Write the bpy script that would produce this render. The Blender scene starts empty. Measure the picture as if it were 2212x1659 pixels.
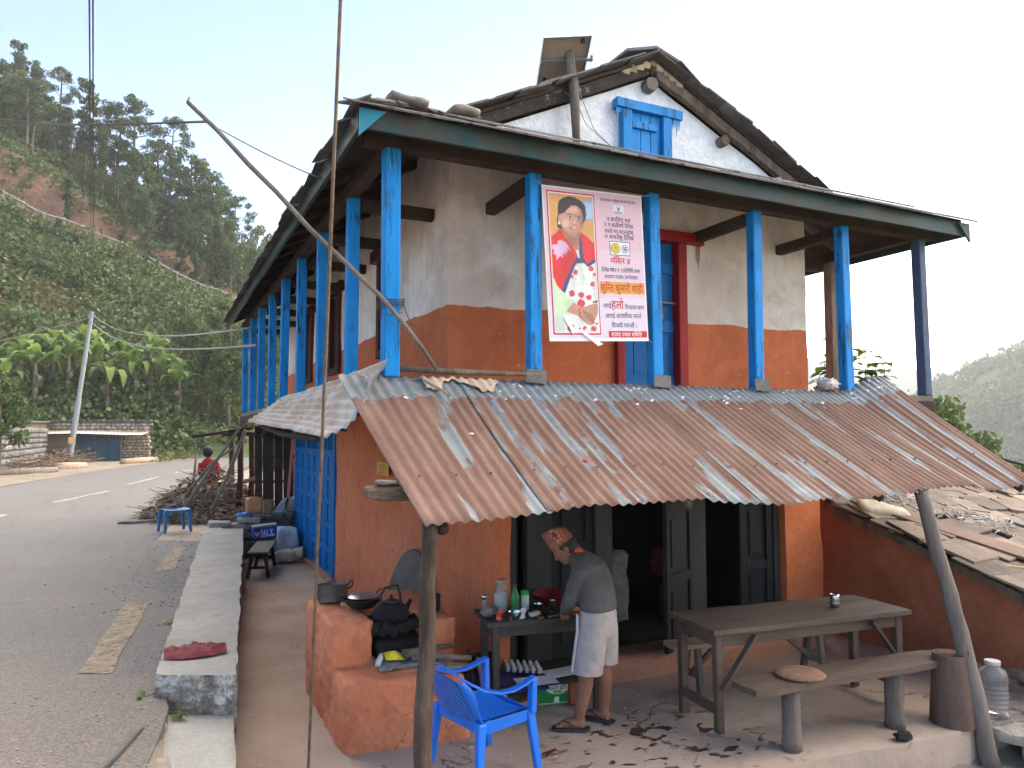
import bpy, bmesh, math, random
import numpy as np
from mathutils import Vector, Matrix, noise
R = math.radians
random.seed(7)
rng = np.random.default_rng(7)
S = bpy.context.scene
COL = S.collection

# ------------------------------------------------------------------ camera
CAM = Vector((-1.544, -5.357, 2.15))
YAW = R(25.5)
cd = bpy.data.cameras.new('camera')
cam = bpy.data.objects.new('camera', cd)
COL.objects.link(cam)
cam.location = CAM
cam.rotation_euler = (R(90) + math.atan(110.5 / 1600), 0, -YAW)
cd.sensor_width = 36.0
cd.lens = 36.0 * 1600 / 2212
cd.clip_start = 0.05
cd.clip_end = 9000
S.camera = cam

# ------------------------------------------------------------------ world and sun (evening light from the right, spread wide by bright thin cloud)
SUN_AZ = R(58)      # clockwise from +Y
SUN_EL = R(6)
w = bpy.data.worlds.new('World')
S.world = w
w.use_nodes = True
nt = w.node_tree
nt.nodes.clear()
sky = nt.nodes.new('ShaderNodeTexSky')
sky.sky_type = 'NISHITA'
sky.sun_disc = False
sky.sun_elevation = SUN_EL
sky.sun_rotation = SUN_AZ
sky.altitude = 2600
sky.air_density = 0.8
sky.dust_density = 2.6
sky.ozone_density = 1.6
bg = nt.nodes.new('ShaderNodeBackground')
bg.inputs['Strength'].default_value = 0.05
wo = nt.nodes.new('ShaderNodeOutputWorld')
nt.links.new(sky.outputs[0], bg.inputs[0])
nt.links.new(bg.outputs[0], wo.inputs[0])
sd = bpy.data.lights.new('sun', 'SUN')
sd.energy = 1.5
sd.angle = R(178)
sd.color = (1.0, 0.86, 0.70)
sun = bpy.data.objects.new('sun', sd)
COL.objects.link(sun)
dsun = Vector((math.sin(SUN_AZ) * math.cos(SUN_EL), math.cos(SUN_AZ) * math.cos(SUN_EL), math.sin(SUN_EL)))
sun.rotation_euler = dsun.to_track_quat('Z', 'Y').to_euler()
S.view_settings.view_transform = 'Standard'
S.view_settings.look = 'None'
S.view_settings.gamma = 1.0
S.view_settings.use_curve_mapping = False
S.view_settings.exposure = 3.78
S.render.engine = 'CYCLES'

# ------------------------------------------------------------------ mesh helpers
class MB:
    """collects geometry; build() links it as ONE mesh object"""
    def __init__(s):
        s.v = []; s.f = []; s.m = []; s.uv = None; s.M = None; s.mi = 0
    def add(s, vs, fs):
        n = len(s.v)
        if s.M is not None:
            vs = [tuple(s.M @ Vector(p)) for p in vs]
        s.v += [tuple(p) for p in vs]
        s.f += [tuple(i + n for i in f) for f in fs]
        s.m += [s.mi] * len(fs)
        return s
    def hexa(s, p):      # 8 points: bottom ring then top ring
        return s.add(p, [(3, 2, 1, 0), (4, 5, 6, 7), (0, 1, 5, 4), (1, 2, 6, 5), (2, 3, 7, 6), (3, 0, 4, 7)])
    def box(s, x0, x1, y0, y1, z0, z1):
        return s.hexa([(x0, y0, z0), (x1, y0, z0), (x1, y1, z0), (x0, y1, z0), (x0, y0, z1), (x1, y0, z1), (x1, y1, z1), (x0, y1, z1)])
    def bar(s, a, b, w, h, up=(0, 0, 1)):
        a = Vector(a); b = Vector(b); d = (b - a).normalized(); u = Vector(up)
        r = d.cross(u)
        if r.length < 1e-4: r = d.cross(Vector((1, 0, 0)))
        r.normalize(); u = r.cross(d)
        r = r * w / 2; u = u * h / 2
        return s.hexa([a - r - u, a + r - u, b + r - u, b - r - u, a - r + u, a + r + u, b + r + u, b - r + u])
    def tube(s, path, rad, n=10, cap=True, jit=0.0):
        P = [Vector(p) for p in path]
        if not hasattr(rad, '__len__'): rad = [rad] * len(P)
        vs = []; fs = []
        t0 = (P[1] - P[0]).normalized()
        ref = Vector((0, 0, 1)) if abs(t0.z) < .9 else Vector((1, 0, 0))
        nrm = t0.cross(ref).normalized()
        for i, p in enumerate(P):
            t = (P[min(i + 1, len(P) - 1)] - P[max(i - 1, 0)]).normalized()
            nrm = (nrm - t * nrm.dot(t)).normalized()
            bn = t.cross(nrm)
            for k in range(n):
                a = 2 * math.pi * k / n
                rr = rad[i] * (1 + jit * noise.noise(Vector((p.x * 9 + math.cos(a) * 1.7, p.y * 9 + math.sin(a) * 1.7, p.z * 5))))
                vs.append(p + (nrm * math.cos(a) + bn * math.sin(a)) * rr)
        for i in range(len(P) - 1):
            for k in range(n):
                a = i * n + k; b = i * n + (k + 1) % n
                fs.append((a, b, b + n, a + n))
        if cap:
            fs.append(tuple(range(n - 1, -1, -1)))
            fs.append(tuple((len(P) - 1) * n + k for k in range(n)))
        return s.add(vs, fs)
    def lathe(s, prof, n=20, c=(0, 0, 0), close=True):
        vs = []; fs = []
        for (r, z) in prof:
            for k in range(n):
                a = 2 * math.pi * k / n
                vs.append((c[0] + r * math.cos(a), c[1] + r * math.sin(a), c[2] + z))
        for i in range(len(prof) - 1):
            for k in range(n):
                a = i * n + k; b = i * n + (k + 1) % n
                fs.append((a, b, b + n, a + n))
        if close:
            fs.append(tuple(range(n - 1, -1, -1)))
            fs.append(tuple((len(prof) - 1) * n + k for k in range(n)))
        return s.add(vs, fs)
    def grid(s, fn, nu, nv, flip=False):
        vs = [fn(i / nu, j / nv) for j in range(nv + 1) for i in range(nu + 1)]
        fs = []
        for j in range(nv):
            for i in range(nu):
                a = j * (nu + 1) + i
                q = (a, a + 1, a + nu + 2, a + nu + 1)
                fs.append(q[::-1] if flip else q)
        return s.add(vs, fs)
    def prism(s, poly, h, o=(0, 0, 0), ux=(1, 0, 0), uy=(0, 1, 0)):
        o = Vector(o); ux = Vector(ux); uy = Vector(uy); nz = ux.cross(uy).normalized() * h
        b = [o + ux * p[0] + uy * p[1] for p in poly]
        n = len(b)
        return s.add(b + [p + nz for p in b], [tuple(range(n - 1, -1, -1)), tuple(range(n, 2 * n))] + [(i, (i + 1) % n, (i + 1) % n + n, i + n) for i in range(n)])
    def lump(s, c, r, sub=2, amp=.25, fr=2.0, seed=0):
        bm = bmesh.new()
        bmesh.ops.create_icosphere(bm, subdivisions=sub, radius=1)
        vs = []
        for vv in bm.verts:
            p = vv.co.copy()
            k = 1 + amp * noise.noise(p * fr + Vector((seed * 3.1, seed * 1.7, seed)))
            vs.append((c[0] + p.x * r[0] * k, c[1] + p.y * r[1] * k, c[2] + p.z * r[2] * k))
        fs = [tuple(q.index for q in f.verts) for f in bm.faces]
        bm.free()
        return s.add(vs, fs)
    def build(s, name, mat, parent=None, smooth=False, bevel=0, kind=None, weld=False, auto=None):
        me = bpy.data.meshes.new(name)
        me.from_pydata(s.v, [], s.f)
        mats = mat if isinstance(mat, (list, tuple)) else [mat]
        for mm in mats: me.materials.append(mm)
        if len(mats) > 1: me.polygons.foreach_set('material_index', s.m)
        if smooth: me.polygons.foreach_set('use_smooth', [True] * len(me.polygons))
        if s.uv is not None:
            ul = me.uv_layers.new(name='UVMap')
            li = np.zeros(len(me.loops), dtype=np.int32); me.loops.foreach_get('vertex_index', li)
            ul.data.foreach_set('uv', np.array(s.uv, dtype=np.float32)[li].ravel())
        me.update()
        o = bpy.data.objects.new(name, me)
        COL.objects.link(o)
        if weld:
            mo = o.modifiers.new('weld', 'WELD'); mo.merge_threshold = .002
        if bevel:
            mo = o.modifiers.new('bevel', 'BEVEL'); mo.width = bevel; mo.segments = 2; mo.limit_method = 'ANGLE'; mo.angle_limit = R(40)
        if auto is not None:
            me.polygons.foreach_set('use_smooth', [True] * len(me.polygons))
            me.set_sharp_from_angle(angle=R(auto))
        if parent is not None: child(o, parent)
        if kind: o['kind'] = kind
        return o

def child(o, p):
    o.parent = p
    root = p; off = Vector((0, 0, 0))
    o.matrix_parent_inverse = WM(p).inverted()
_wm = {}
def WM(p):
    m = Matrix.LocRotScale(p.location, p.rotation_euler.to_quaternion(), p.scale)
    if p.parent is not None:
        m = WM(p.parent) @ p.matrix_parent_inverse @ m
    return m

def thing(name, label, cat, loc=(0, 0, 0), group=None, rz=0):
    o = bpy.data.objects.new(name, None)
    o.empty_display_size = .1
    COL.objects.link(o)
    o.location = loc; o.rotation_euler = (0, 0, rz)
    return tag(o, label, cat, group)
def tag(o, label, cat, group=None):
    o['label'] = label; o['category'] = cat
    if group: o['group'] = group
    return o
def struct(o):
    o['kind'] = 'structure'; return o
def copy_tree(o, parent=None):
    c = o.copy(); COL.objects.link(c)
    if parent is not None: c.parent = parent
    for ch in list(o.children): copy_tree(ch, c)
    return c
def fbm(x, y, z=0, o=4):
    return noise.fractal(Vector((x, y, z)), 1.0, 2.0, o)

# ------------------------------------------------------------------ materials
def nodes(name):
    m = bpy.data.materials.new(name); m.use_nodes = True
    t = m.node_tree; t.nodes.clear()
    out = t.nodes.new('ShaderNodeOutputMaterial')
    b = t.nodes.new('ShaderNodeBsdfPrincipled')
    t.links.new(b.outputs[0], out.inputs[0])
    return m, t, b
def N(t, typ, **kw):
    n = t.nodes.new(typ)
    for k, v in kw.items():
        if k.startswith('i_'):
            n.inputs[int(k[2:]) if k[2:].isdigit() else k[2:]].default_value = v
        else: setattr(n, k, v)
    return n
def L(t, a, b): t.links.new(a, b)
def col(c): return (c[0], c[1], c[2], 1.0)
def ramp(t, fac, stops):
    r = t.nodes.new('ShaderNodeValToRGB')
    while len(r.color_ramp.elements) < len(stops): r.color_ramp.elements.new(.5)
    for e, (p, c) in zip(r.color_ramp.elements, stops):
        e.position = p; e.color = col(c) if hasattr(c, '__len__') else (c, c, c, 1)
    L(t, fac, r.inputs[0]); return r.outputs[0]
def mix(t, fac, a, b, mode='MIX'):
    m = t.nodes.new('ShaderNodeMix'); m.data_type = 'RGBA'; m.blend_type = mode
    for sock, v in ((m.inputs[0], fac), (m.inputs[6], a), (m.inputs[7], b)):
        if hasattr(v, 'is_linked'): L(t, v, sock)
        elif hasattr(v, '__len__'): sock.default_value = col(v)
        else: sock.default_value = v
    return m.outputs[2]
def math_(t, op, a, b=None, c=None):
    m = t.nodes.new('ShaderNodeMath'); m.operation = op
    for i, v in enumerate((a, b, c)):
        if v is None: continue
        if hasattr(v, 'is_linked'): L(t, v, m.inputs[i])
        else: m.inputs[i].default_value = v
    return m.outputs[0]
def coords(t, stretch=(1, 1, 1), kind='Object', rot=(0, 0, 0)):
    tc = N(t, 'ShaderNodeTexCoord')
    mp = N(t, 'ShaderNodeMapping'); mp.inputs['Scale'].default_value = stretch; mp.inputs['Rotation'].default_value = rot
    L(t, tc.outputs[kind], mp.inputs[0]); return mp.outputs[0]
def tex(t, v, sc, det=5, rough=.6, dist=0.0):
    n = N(t, 'ShaderNodeTexNoise'); n.inputs['Scale'].default_value = sc; n.inputs['Detail'].default_value = det
    n.inputs['Roughness'].default_value = rough; n.inputs['Distortion'].default_value = dist
    L(t, v, n.inputs['Vector']); return n.outputs[0]
def bump(t, b, h, st=.3, dist=.02, prev=None):
    n = N(t, 'ShaderNodeBump'); n.inputs['Strength'].default_value = st; n.inputs['Distance'].default_value = dist
    L(t, h, n.inputs['Height'])
    if prev is not None: L(t, prev, n.inputs['Normal'])
    L(t, n.outputs[0], b.inputs['Normal']); return n.outputs[0]
def plaster_wear(t, c, v, crack_c, amt=.7, dens=.56):
    """rain streaks, hand-smoothing patches and hairline cracks of mud plaster"""
    mp = N(t, 'ShaderNodeMapping'); mp.inputs['Scale'].default_value = (1, 1, .16); L(t, v, mp.inputs[0])
    c = mix(t, .3, c, mix(t, 1, c, ramp(t, tex(t, mp.outputs[0], 9, 5, .65), [(.3, .72), (.7, 1.2)]), 'MULTIPLY'))
    c = mix(t, .5, c, mix(t, 1, c, ramp(t, tex(t, v, 2.6, 3, .5, 1.2), [(.38, .8), (.45, 1.05), (.6, 1.0), (.66, 1.22)]), 'MULTIPLY'))
    vo = N(t, 'ShaderNodeTexVoronoi', feature='DISTANCE_TO_EDGE'); vo.inputs['Scale'].default_value = 2.4
    nn = N(t, 'ShaderNodeTexNoise'); nn.inputs['Scale'].default_value = 3.5; nn.inputs['Detail'].default_value = 6; L(t, v, nn.inputs['Vector'])
    wv = N(t, 'ShaderNodeVectorMath', operation='MULTIPLY_ADD'); L(t, nn.outputs['Color'], wv.inputs[0]); wv.inputs[1].default_value = (.5, .5, .5); L(t, v, wv.inputs[2]); L(t, wv.outputs[0], vo.inputs['Vector'])
    cr = math_(t, 'MULTIPLY', ramp(t, vo.outputs['Distance'], [(.006, 1), (.016, 0)]), ramp(t, tex(t, v, 1.3, 3), [(dens, 0), (dens + .05, 1)]))
    c = mix(t, math_(t, 'MULTIPLY', cr, amt), c, crack_c)
    chip = ramp(t, tex(t, v, 17, 3, .5), [(.70, 0), (.72, 1)])
    return mix(t, math_(t, 'MULTIPLY', chip, .55), c, tuple(min(1, k * 2.6 + .12) for k in crack_c))
def PM(name, c1, c2, sc=4, rough=.85, bst=.3, bsc=40, bd=.01, metal=0, st=(1, 1, 1), c3=None, spot=.62, spec=.3, rnd=0.0, kind='Object', trans=0, wear=None):
    m, t, b = nodes(name)
    v = coords(t, st, kind)
    c = ramp(t, tex(t, v, sc), [(.32, c1), (.68, c2)])
    if c3 is not None:
        c = mix(t, ramp(t, tex(t, v, sc * 3.1, 6, .7), [(spot, 0), (spot + .09, 1)]), c, c3)
    fine = tex(t, v, bsc, 4, .65)
    c = mix(t, .35, c, mix(t, 1.0, c, ramp(t, fine, [(.3, .55), (.7, 1.25)]), 'MULTIPLY'))
    if wear is not None: c = plaster_wear(t, c, v, wear)
    if rnd:
        oi = N(t, 'ShaderNodeObjectInfo')
        h = N(t, 'ShaderNodeHueSaturation'); L(t, c, h.inputs['Color'])
        L(t, math_(t, 'MULTIPLY_ADD', oi.outputs['Random'], rnd, 1 - rnd / 2), h.inputs['Value'])
        c = h.outputs[0]
    L(t, c, b.inputs['Base Color'])
    b.inputs['Roughness'].default_value = rough; b.inputs['Metallic'].default_value = metal
    b.inputs['Specular IOR Level'].default_value = spec
    if trans: b.inputs['Transmission Weight'].default_value = trans
    if bst: bump(t, b, fine, bst, bd)
    return m
def FLAT(name, c, rough=.6, metal=0, spec=.4):
    m, t, b = nodes(name)
    v = coords(t)
    L(t, mix(t, .15, c, mix(t, 1, c, ramp(t, tex(t, v, 30), [(.3, .5), (.7, 1.4)]), 'MULTIPLY')), b.inputs['Base Color'])
    b.inputs['Roughness'].default_value = rough; b.inputs['Metallic'].default_value = metal; b.inputs['Specular IOR Level'].default_value = spec
    return m

MAT = {}
MAT['mud_red'] = PM('mud_red', (.54, .155, .065), (.63, .20, .095), 1.3, .92, .45, 26, .012, c3=(.40, .19, .12), spot=.66, wear=(.14, .05, .03))
MAT['mud_stove'] = PM('mud_stove', (.56, .18, .085), (.65, .245, .13), 2.5, .9, .5, 18, .02, c3=(.42, .19, .12), spot=.64, wear=(.16, .06, .04))
MAT['mud_floor'] = PM('mud_floor', (.27, .165, .115), (.37, .245, .18), 1.1, .93, .5, 30, .012, c3=(.22, .13, .09), spot=.63)
MAT['step_mud'] = PM('step_mud', (.42, .18, .10), (.50, .25, .16), 2, .92, .4, 24, .012)
MAT['gable_white'] = PM('gable_white', (.80, .82, .85), (.88, .89, .90), 2.2, .9, .9, 16, .03, c3=(.60, .55, .50), spot=.70)
MAT['wood_dark'] = PM('wood_dark', (.028, .018, .013), (.06, .038, .027), 3, .85, .5, 40, .01, st=(1, 1, 1))
MAT['wood_table'] = PM('wood_table', (.07, .048, .036), (.125, .088, .065), 5, .7, .4, 60, .006, st=(.25, 1, 1))
MAT['wood_grey'] = PM('wood_grey', (.12, .10, .085), (.23, .195, .165), 6, .85, .7, 55, .008, st=(1, 1, .18), c3=(.05, .04, .035), spot=.6)
MAT['wood_bark'] = PM('wood_bark', (.10, .07, .05), (.23, .175, .13), 9, .9, 1.0, 45, .02, st=(1, 1, .22), c3=(.33, .17, .08), spot=.66)
MAT['pole_brown'] = PM('pole_brown', (.05, .033, .024), (.14, .10, .075), 12, .9, 1.2, 45, .02, st=(1, 1, .25), c3=(.30, .24, .19), spot=.63)
MAT['wood_pale'] = PM('wood_pale', (.30, .22, .15), (.42, .33, .24), 6, .85, .5, 50, .008, st=(.3, 1, 1))
MAT['door_grey'] = PM('door_grey', (.03, .03, .028), (.055, .052, .048), 3, .7, .3, 40, .005, st=(1, 1, .2))
MAT['door_dark'] = PM('door_dark', (.008, .010, .011), (.018, .02, .021), 3, .7, .3, 40, .005, st=(1, 1, .2))
MAT['slate'] = PM('slate', (.10, .095, .09), (.20, .185, .17), 3, .85, .6, 22, .02, rnd=.5, c3=(.27, .24, .20), spot=.62)
MAT['slate_pale'] = PM('slate_pale', (.15, .115, .088), (.26, .205, .16), 3, .85, .7, 22, .02, rnd=.7)
MAT['stone'] = PM('stone', (.24, .22, .19), (.40, .36, .30), 3, .9, .8, 14, .03, rnd=.5)
MAT['stone_tan'] = PM('stone_tan', (.34, .26, .18), (.50, .41, .30), 1.5, .9, .6, 8, .05, rnd=.6)
MAT['stone_grey'] = PM('stone_grey', (.15, .15, .14), (.27, .26, .24), 1.5, .9, .6, 8, .05, rnd=.6)
MAT['stone_dark'] = PM('stone_dark', (.07, .065, .06), (.16, .15, .14), 4, .9, .8, 16, .03, rnd=.4)
MAT['mortar'] = PM('mortar', (.16, .125, .09), (.24, .19, .14), 4, .95, .5, 20, .03)
MAT['concrete'] = PM('concrete', (.30, .295, .275), (.40, .39, .365), 1.8, .9, .6, 35, .012, c3=(.22, .21, .19), spot=.64)
MAT['concrete_old'] = PM('concrete_old', (.17, .15, .125), (.38, .36, .33), 7, .95, 1.2, 20, .04, c3=(.55, .54, .50), spot=.6)
MAT['sheet_zinc'] = PM('sheet_zinc', (.08, .08, .078), (.15, .145, .14), 9, .75, .3, 50, .004)
MAT['steel'] = FLAT('steel', (.62, .62, .62), .22, 1.0)
MAT['alu_black'] = PM('alu_black', (.012, .012, .012), (.03, .028, .026), 8, .55, .3, 60, .004)
MAT['soot'] = PM('soot', (.008, .008, .008), (.02, .018, .017), 8, .95, .6, 50, .01)
MAT['pot_grey'] = PM('pot_grey', (.10, .095, .09), (.19, .18, .17), 5, .4, .1, 60, .002, metal=.6)
MAT['cable_steel'] = PM('cable_steel', (.13, .095, .065), (.26, .20, .14), 14, .55, .2, 80, .002, metal=.5)
MAT['wire'] = FLAT('wire', (.06, .055, .05), .6)
MAT['wire_pale'] = FLAT('wire_pale', (.28, .26, .22), .6)
MAT['rubber'] = FLAT('rubber', (.03, .03, .032), .6)
MAT['black_hose'] = FLAT('black_hose', (.07, .075, .08), .5)
MAT['brick_red'] = PM('brick_red', (.35, .10, .05), (.42, .15, .08), 5, .9, .4, 40, .01)
def paint(name, c, worn, thr=.63, st=(1, 1, .12), sc=26, rough=.5, c2=None):
    m, t, b = nodes(name)
    v = coords(t, st)
    v2 = coords(t)
    base = ramp(t, tex(t, v2, 2.2), [(.3, c), (.7, c2 or tuple(min(1, k * 1.35 + .004) for k in c))])
    sc_ = ramp(t, tex(t, v, sc, 7, .75), [(thr, 0), (thr + .035, 1)])
    pat = ramp(t, tex(t, v2, 3.5), [(.38, 0), (.62, 1)])
    msk = math_(t, 'MULTIPLY', sc_, pat)
    L(t, mix(t, msk, base, worn), b.inputs['Base Color'])
    b.inputs['Roughness'].default_value = rough
    b.inputs['Specular IOR Level'].default_value = .2
    bump(t, b, tex(t, v, sc * 1.3, 5, .7), .35, .006)
    return m
MAT['blue_post'] = paint('blue_post', (.002, .19, .50), (.015, .05, .09), .53, sc=20)
MAT['blue_door'] = paint('blue_door', (.003, .115, .32), (.01, .03, .06), .58)
MAT['red_frame'] = paint('red_frame', (.26, .012, .012), (.08, .01, .01), .64)
MAT['brown_frame'] = paint('brown_frame', (.055, .014, .012), (.02, .01, .01), .64)
MAT['fascia'] = paint('fascia', (.012, .036, .034), (.045, .036, .028), .45, st=(.15, .15, 1), sc=9, c2=(.022, .075, .072))
MAT['dull_post'] = paint('dull_post', (.035, .07, .13), (.05, .035, .025), .50, sc=18)  # duller copy of the post blue; backlight and glare put into the colour
MAT['hut_blue'] = paint('hut_blue', (.07, .12, .17), (.05, .06, .07), .6)
# ------------------------------------------------------------------ lattice solids with uneven faces
def nbox(mb, P8, n=(4, 4, 4), amp=.01, fr=3.0, rnd=0.0, seed=0.0):
    nx, ny, nz = n
    P = [Vector(p) for p in P8]
    idx = {}; vs = []
    def pos(i, j, k):
        a = Vector((2 * i / nx - 1, 2 * j / ny - 1, 2 * k / nz - 1))
        if rnd:
            x2, y2, z2 = a.x ** 2, a.y ** 2, a.z ** 2
            b = Vector((a.x * math.sqrt(1 - y2 / 2 - z2 / 2 + y2 * z2 / 3), a.y * math.sqrt(1 - x2 / 2 - z2 / 2 + x2 * z2 / 3), a.z * math.sqrt(1 - x2 / 2 - y2 / 2 + x2 * y2 / 3)))
            a = a.lerp(b, rnd)
        u, v, t = (a.x + 1) / 2, (a.y + 1) / 2, (a.z + 1) / 2
        p = (P[0] * (1 - u) * (1 - v) + P[1] * u * (1 - v) + P[2] * u * v + P[3] * (1 - u) * v) * (1 - t) + (P[4] * (1 - u) * (1 - v) + P[5] * u * (1 - v) + P[6] * u * v + P[7] * (1 - u) * v) * t
        if amp:
            q = p * fr + Vector((seed, seed * 1.3, seed * .7))
            p = p + noise.noise_vector(q) * amp + noise.noise_vector(q * 3.3) * amp * .4
        return p
    def g(i, j, k):
        if (i, j, k) not in idx:
            idx[(i, j, k)] = len(vs); vs.append(pos(i, j, k))
        return idx[(i, j, k)]
    fs = []
    for i in range(nx):
        for j in range(ny):
            fs.append((g(i, j, 0), g(i, j + 1, 0), g(i + 1, j + 1, 0), g(i + 1, j, 0)))
            fs.append((g(i, j, nz), g(i + 1, j, nz), g(i + 1, j + 1, nz), g(i, j + 1, nz)))
    for i in range(nx):
        for k in range(nz):
            fs.append((g(i, 0, k), g(i + 1, 0, k), g(i + 1, 0, k + 1), g(i, 0, k + 1)))
            fs.append((g(i, ny, k), g(i, ny, k + 1), g(i + 1, ny, k + 1), g(i + 1, ny, k)))
    for j in range(ny):
        for k in range(nz):
            fs.append((g(0, j, k), g(0, j, k + 1), g(0, j + 1, k + 1), g(0, j + 1, k)))
            fs.append((g(nx, j, k), g(nx, j + 1, k), g(nx, j + 1, k + 1), g(nx, j, k + 1)))
    return mb.add(vs, fs)
def b8(x0, x1, y0, y1, z0, z1):
    return [(x0, y0, z0), (x1, y0, z0), (x1, y1, z0), (x0, y1, z0), (x0, y0, z1), (x1, y0, z1), (x1, y1, z1), (x0, y1, z1)]
def quadwall(a, b, th, z0, z1):     # footprint from a to b, thickness th to the left of a->b
    a = Vector((a[0], a[1], 0)); b = Vector((b[0], b[1], 0)); d = (b - a).normalized(); n = Vector((-d.y, d.x, 0)) * th
    q = [a, b, b + n, a + n]
    return [(p.x, p.y, z0) for p in q] + [(p.x, p.y, z1) for p in q]

# ------------------------------------------------------------------ terrain
def par_r(y): return -1.026 + .103 * y
def par_l(y): return -1.533 + .0884 * y
def smooth(a, b, x):
    t = min(1, max(0, (x - a) / (b - a))); return t * t * (3 - 2 * t)
def crest(x): return max(10, 33 - .72 * x) if x > -30 else 55
def hill(x, y):
    """height of the hillside across the road"""
    if y < 56: return 0
    hc = crest(x) + 3 * fbm(x * .03, y * .03)
    t = (y - 56) / 62.0
    h = hc * (t if t < 1 else 1 + .25 * (1 - math.exp(-(t - 1) * 1.2)))
    hb = hc * (94 - 56) / 62.0          # the bench of the upper road
    if 90 < y < 104:
        if y < 97: h = h + (hb - h) * smooth(90, 92.5, y)
        else: h = hb + (hc * (104 - 56) / 62. - hb) * smooth(97, 101.5, y)
    h += .9 * fbm(x * .09, y * .09) * smooth(58, 66, y)
    return h
def ground(x, y):
    z = .385
    if y < 9.35 and x > (par_l(y) + par_r(y)) / 2: z = -.03
    if y < -1.72 and x > -1.08: z = -.27 + .03 * fbm(x * 2, y * 2)
    if x > 6.6: z = -.3 - max(0, x - 6.9) * .42
    if y > 10.6 and x > .8: z = .3 if x < 6.6 else z
    z = max(z, -70)
    return z + (hill(x, y) if x < 60 else hill(x, y) * max(0, 1 - (x - 60) / 80))
def axis(lo, hi, step, far, k):
    a = list(np.arange(lo, hi + 1e-6, step)); s = step; p = hi
    while p < far: s *= k; p += s; a.append(p)
    s = step; p = lo; b = []
    while p > -far: s *= k; p -= s; b.append(p)
    return b[::-1] + a
xs = axis(-4.0, 8.0, .25, 1500, 1.22)
xs = sorted(set(xs + [float(v) for v in np.arange(-60, 60.1, 3)]))
ys = axis(-4.0, 12.0, .25, 1500, 1.22)
ys = sorted(set([v for v in ys if not (50 < v < 140)] + [float(v) for v in np.arange(50, 140.1, 1.5)]))
mb = MB()
vs = [(x, y, ground(x, y)) for y in ys for x in xs]
nx = len(xs)
mb.add(vs, [(j * nx + i, j * nx + i + 1, j * nx + i + nx + 1, j * nx + i + nx) for j in range(len(ys) - 1) for i in range(nx - 1)])
def ground_mat():
    m, t, b = nodes('ground')
    v = coords(t)
    dirt = ramp(t, tex(t, v, 1.6), [(.3, (.20, .165, .13)), (.7, (.29, .25, .20))])
    grass = ramp(t, tex(t, v, .35, 6), [(.3, (.035, .06, .018)), (.52, (.075, .10, .03)), (.72, (.14, .12, .055))])
    sx = N(t, 'ShaderNodeSeparateXYZ'); L(t, coords(t), sx.inputs[0])
    far = ramp(t, math_(t, 'ADD', math_(t, 'DIVIDE', sx.outputs[1], 100.0), math_(t, 'MULTIPLY', tex(t, v, .15), .1)), [(.52, 0), (.57, 1)])
    right = ramp(t, math_(t, 'DIVIDE', sx.outputs[0], 20.0), [(.36, 0), (.42, 1)])
    k = math_(t, 'MAXIMUM', far, right)
    L(t, mix(t, k, dirt, grass), b.inputs['Base Color'])
    b.inputs['Roughness'].default_value = .95
    bump(t, b, tex(t, v, 9, 6), .6, .05)
    return m
struct(mb.build('ground', ground_mat(), smooth=True))

# the road runs along +Y to the left of the house
def road_c(y): return -4.95 + .0 * y + (max(0, y - 8) ** 1.5) * .0275
def road_mat():
    m, t, b = nodes('road_asphalt')
    v = coords(t)
    asp = ramp(t, tex(t, v, .9, 6), [(.3, (.115, .115, .114)), (.7, (.15, .148, .144))])
    dust = ramp(t, tex(t, coords(t, (1, .35, 1)), .8, 6, .65), [(.40, 0), (.72, 1)])
    c = mix(t, math_(t, 'MULTIPLY', dust, .55), asp, (.17, .155, .14))
    c = mix(t, math_(t, 'MULTIPLY', ramp(t, tex(t, coords(t, (.3, 1.6, 1)), 1.1, 5, .6), [(.48, 0), (.7, 1)]), .5), c, (.18, .155, .13))
    c = mix(t, math_(t, 'MULTIPLY', ramp(t, tex(t, coords(t, (1.6, .2, 1)), 1.6, 5, .6), [(.55, 0), (.72, 1)]), .35), c, (.06, .06, .06))
    sx = N(t, 'ShaderNodeSeparateXYZ'); L(t, coords(t), sx.inputs[0])
    nearf = math_(t, 'SUBTRACT', math_(t, 'MULTIPLY', tex(t, v, 1.4), 3.4), sx.outputs[1])      # dusty patch close to the broken edge
    c = mix(t, math_(t, 'MULTIPLY', ramp(t, nearf, [(.35, 0), (1.0, 1)]), .8), c, (.185, .16, .14))
    vo = N(t, 'ShaderNodeTexVoronoi'); vo.inputs['Scale'].default_value = 52; L(t, v, vo.inputs['Vector'])
    c = mix(t, .55, c, mix(t, 1, c, ramp(t, vo.outputs['Distance'], [(0, 1.45), (.3, 1.0), (.6, .5)]), 'MULTIPLY'))
    c = mix(t, math_(t, 'MULTIPLY', ramp(t, tex(t, v, 23, 5, .7), [(.60, 0), (.68, 1)]), .5), c, (.30, .275, .245))
    L(t, c, b.inputs['Base Color']); b.inputs['Roughness'].default_value = .93
    p = bump(t, b, vo.outputs['Distance'], -.8, .012)
    bump(t, b, tex(t, v, 6, 5), .35, .03, p)
    return m
mb = MB()
Y = [-9 + .5 * i for i in range(46)] + [14 + 1.5 * i for i in range(1, 52)]
def road_r(y):
    e = par_l(y) + .02 if y < 8.4 else road_c(y) + 3.9
    if y < .25: e = -1.40 - .055 * (y < -.2) * 0 + .05 * fbm(y * 2.1, 3) - .12 * max(0, .25 - y)
    return e
row = []
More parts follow.
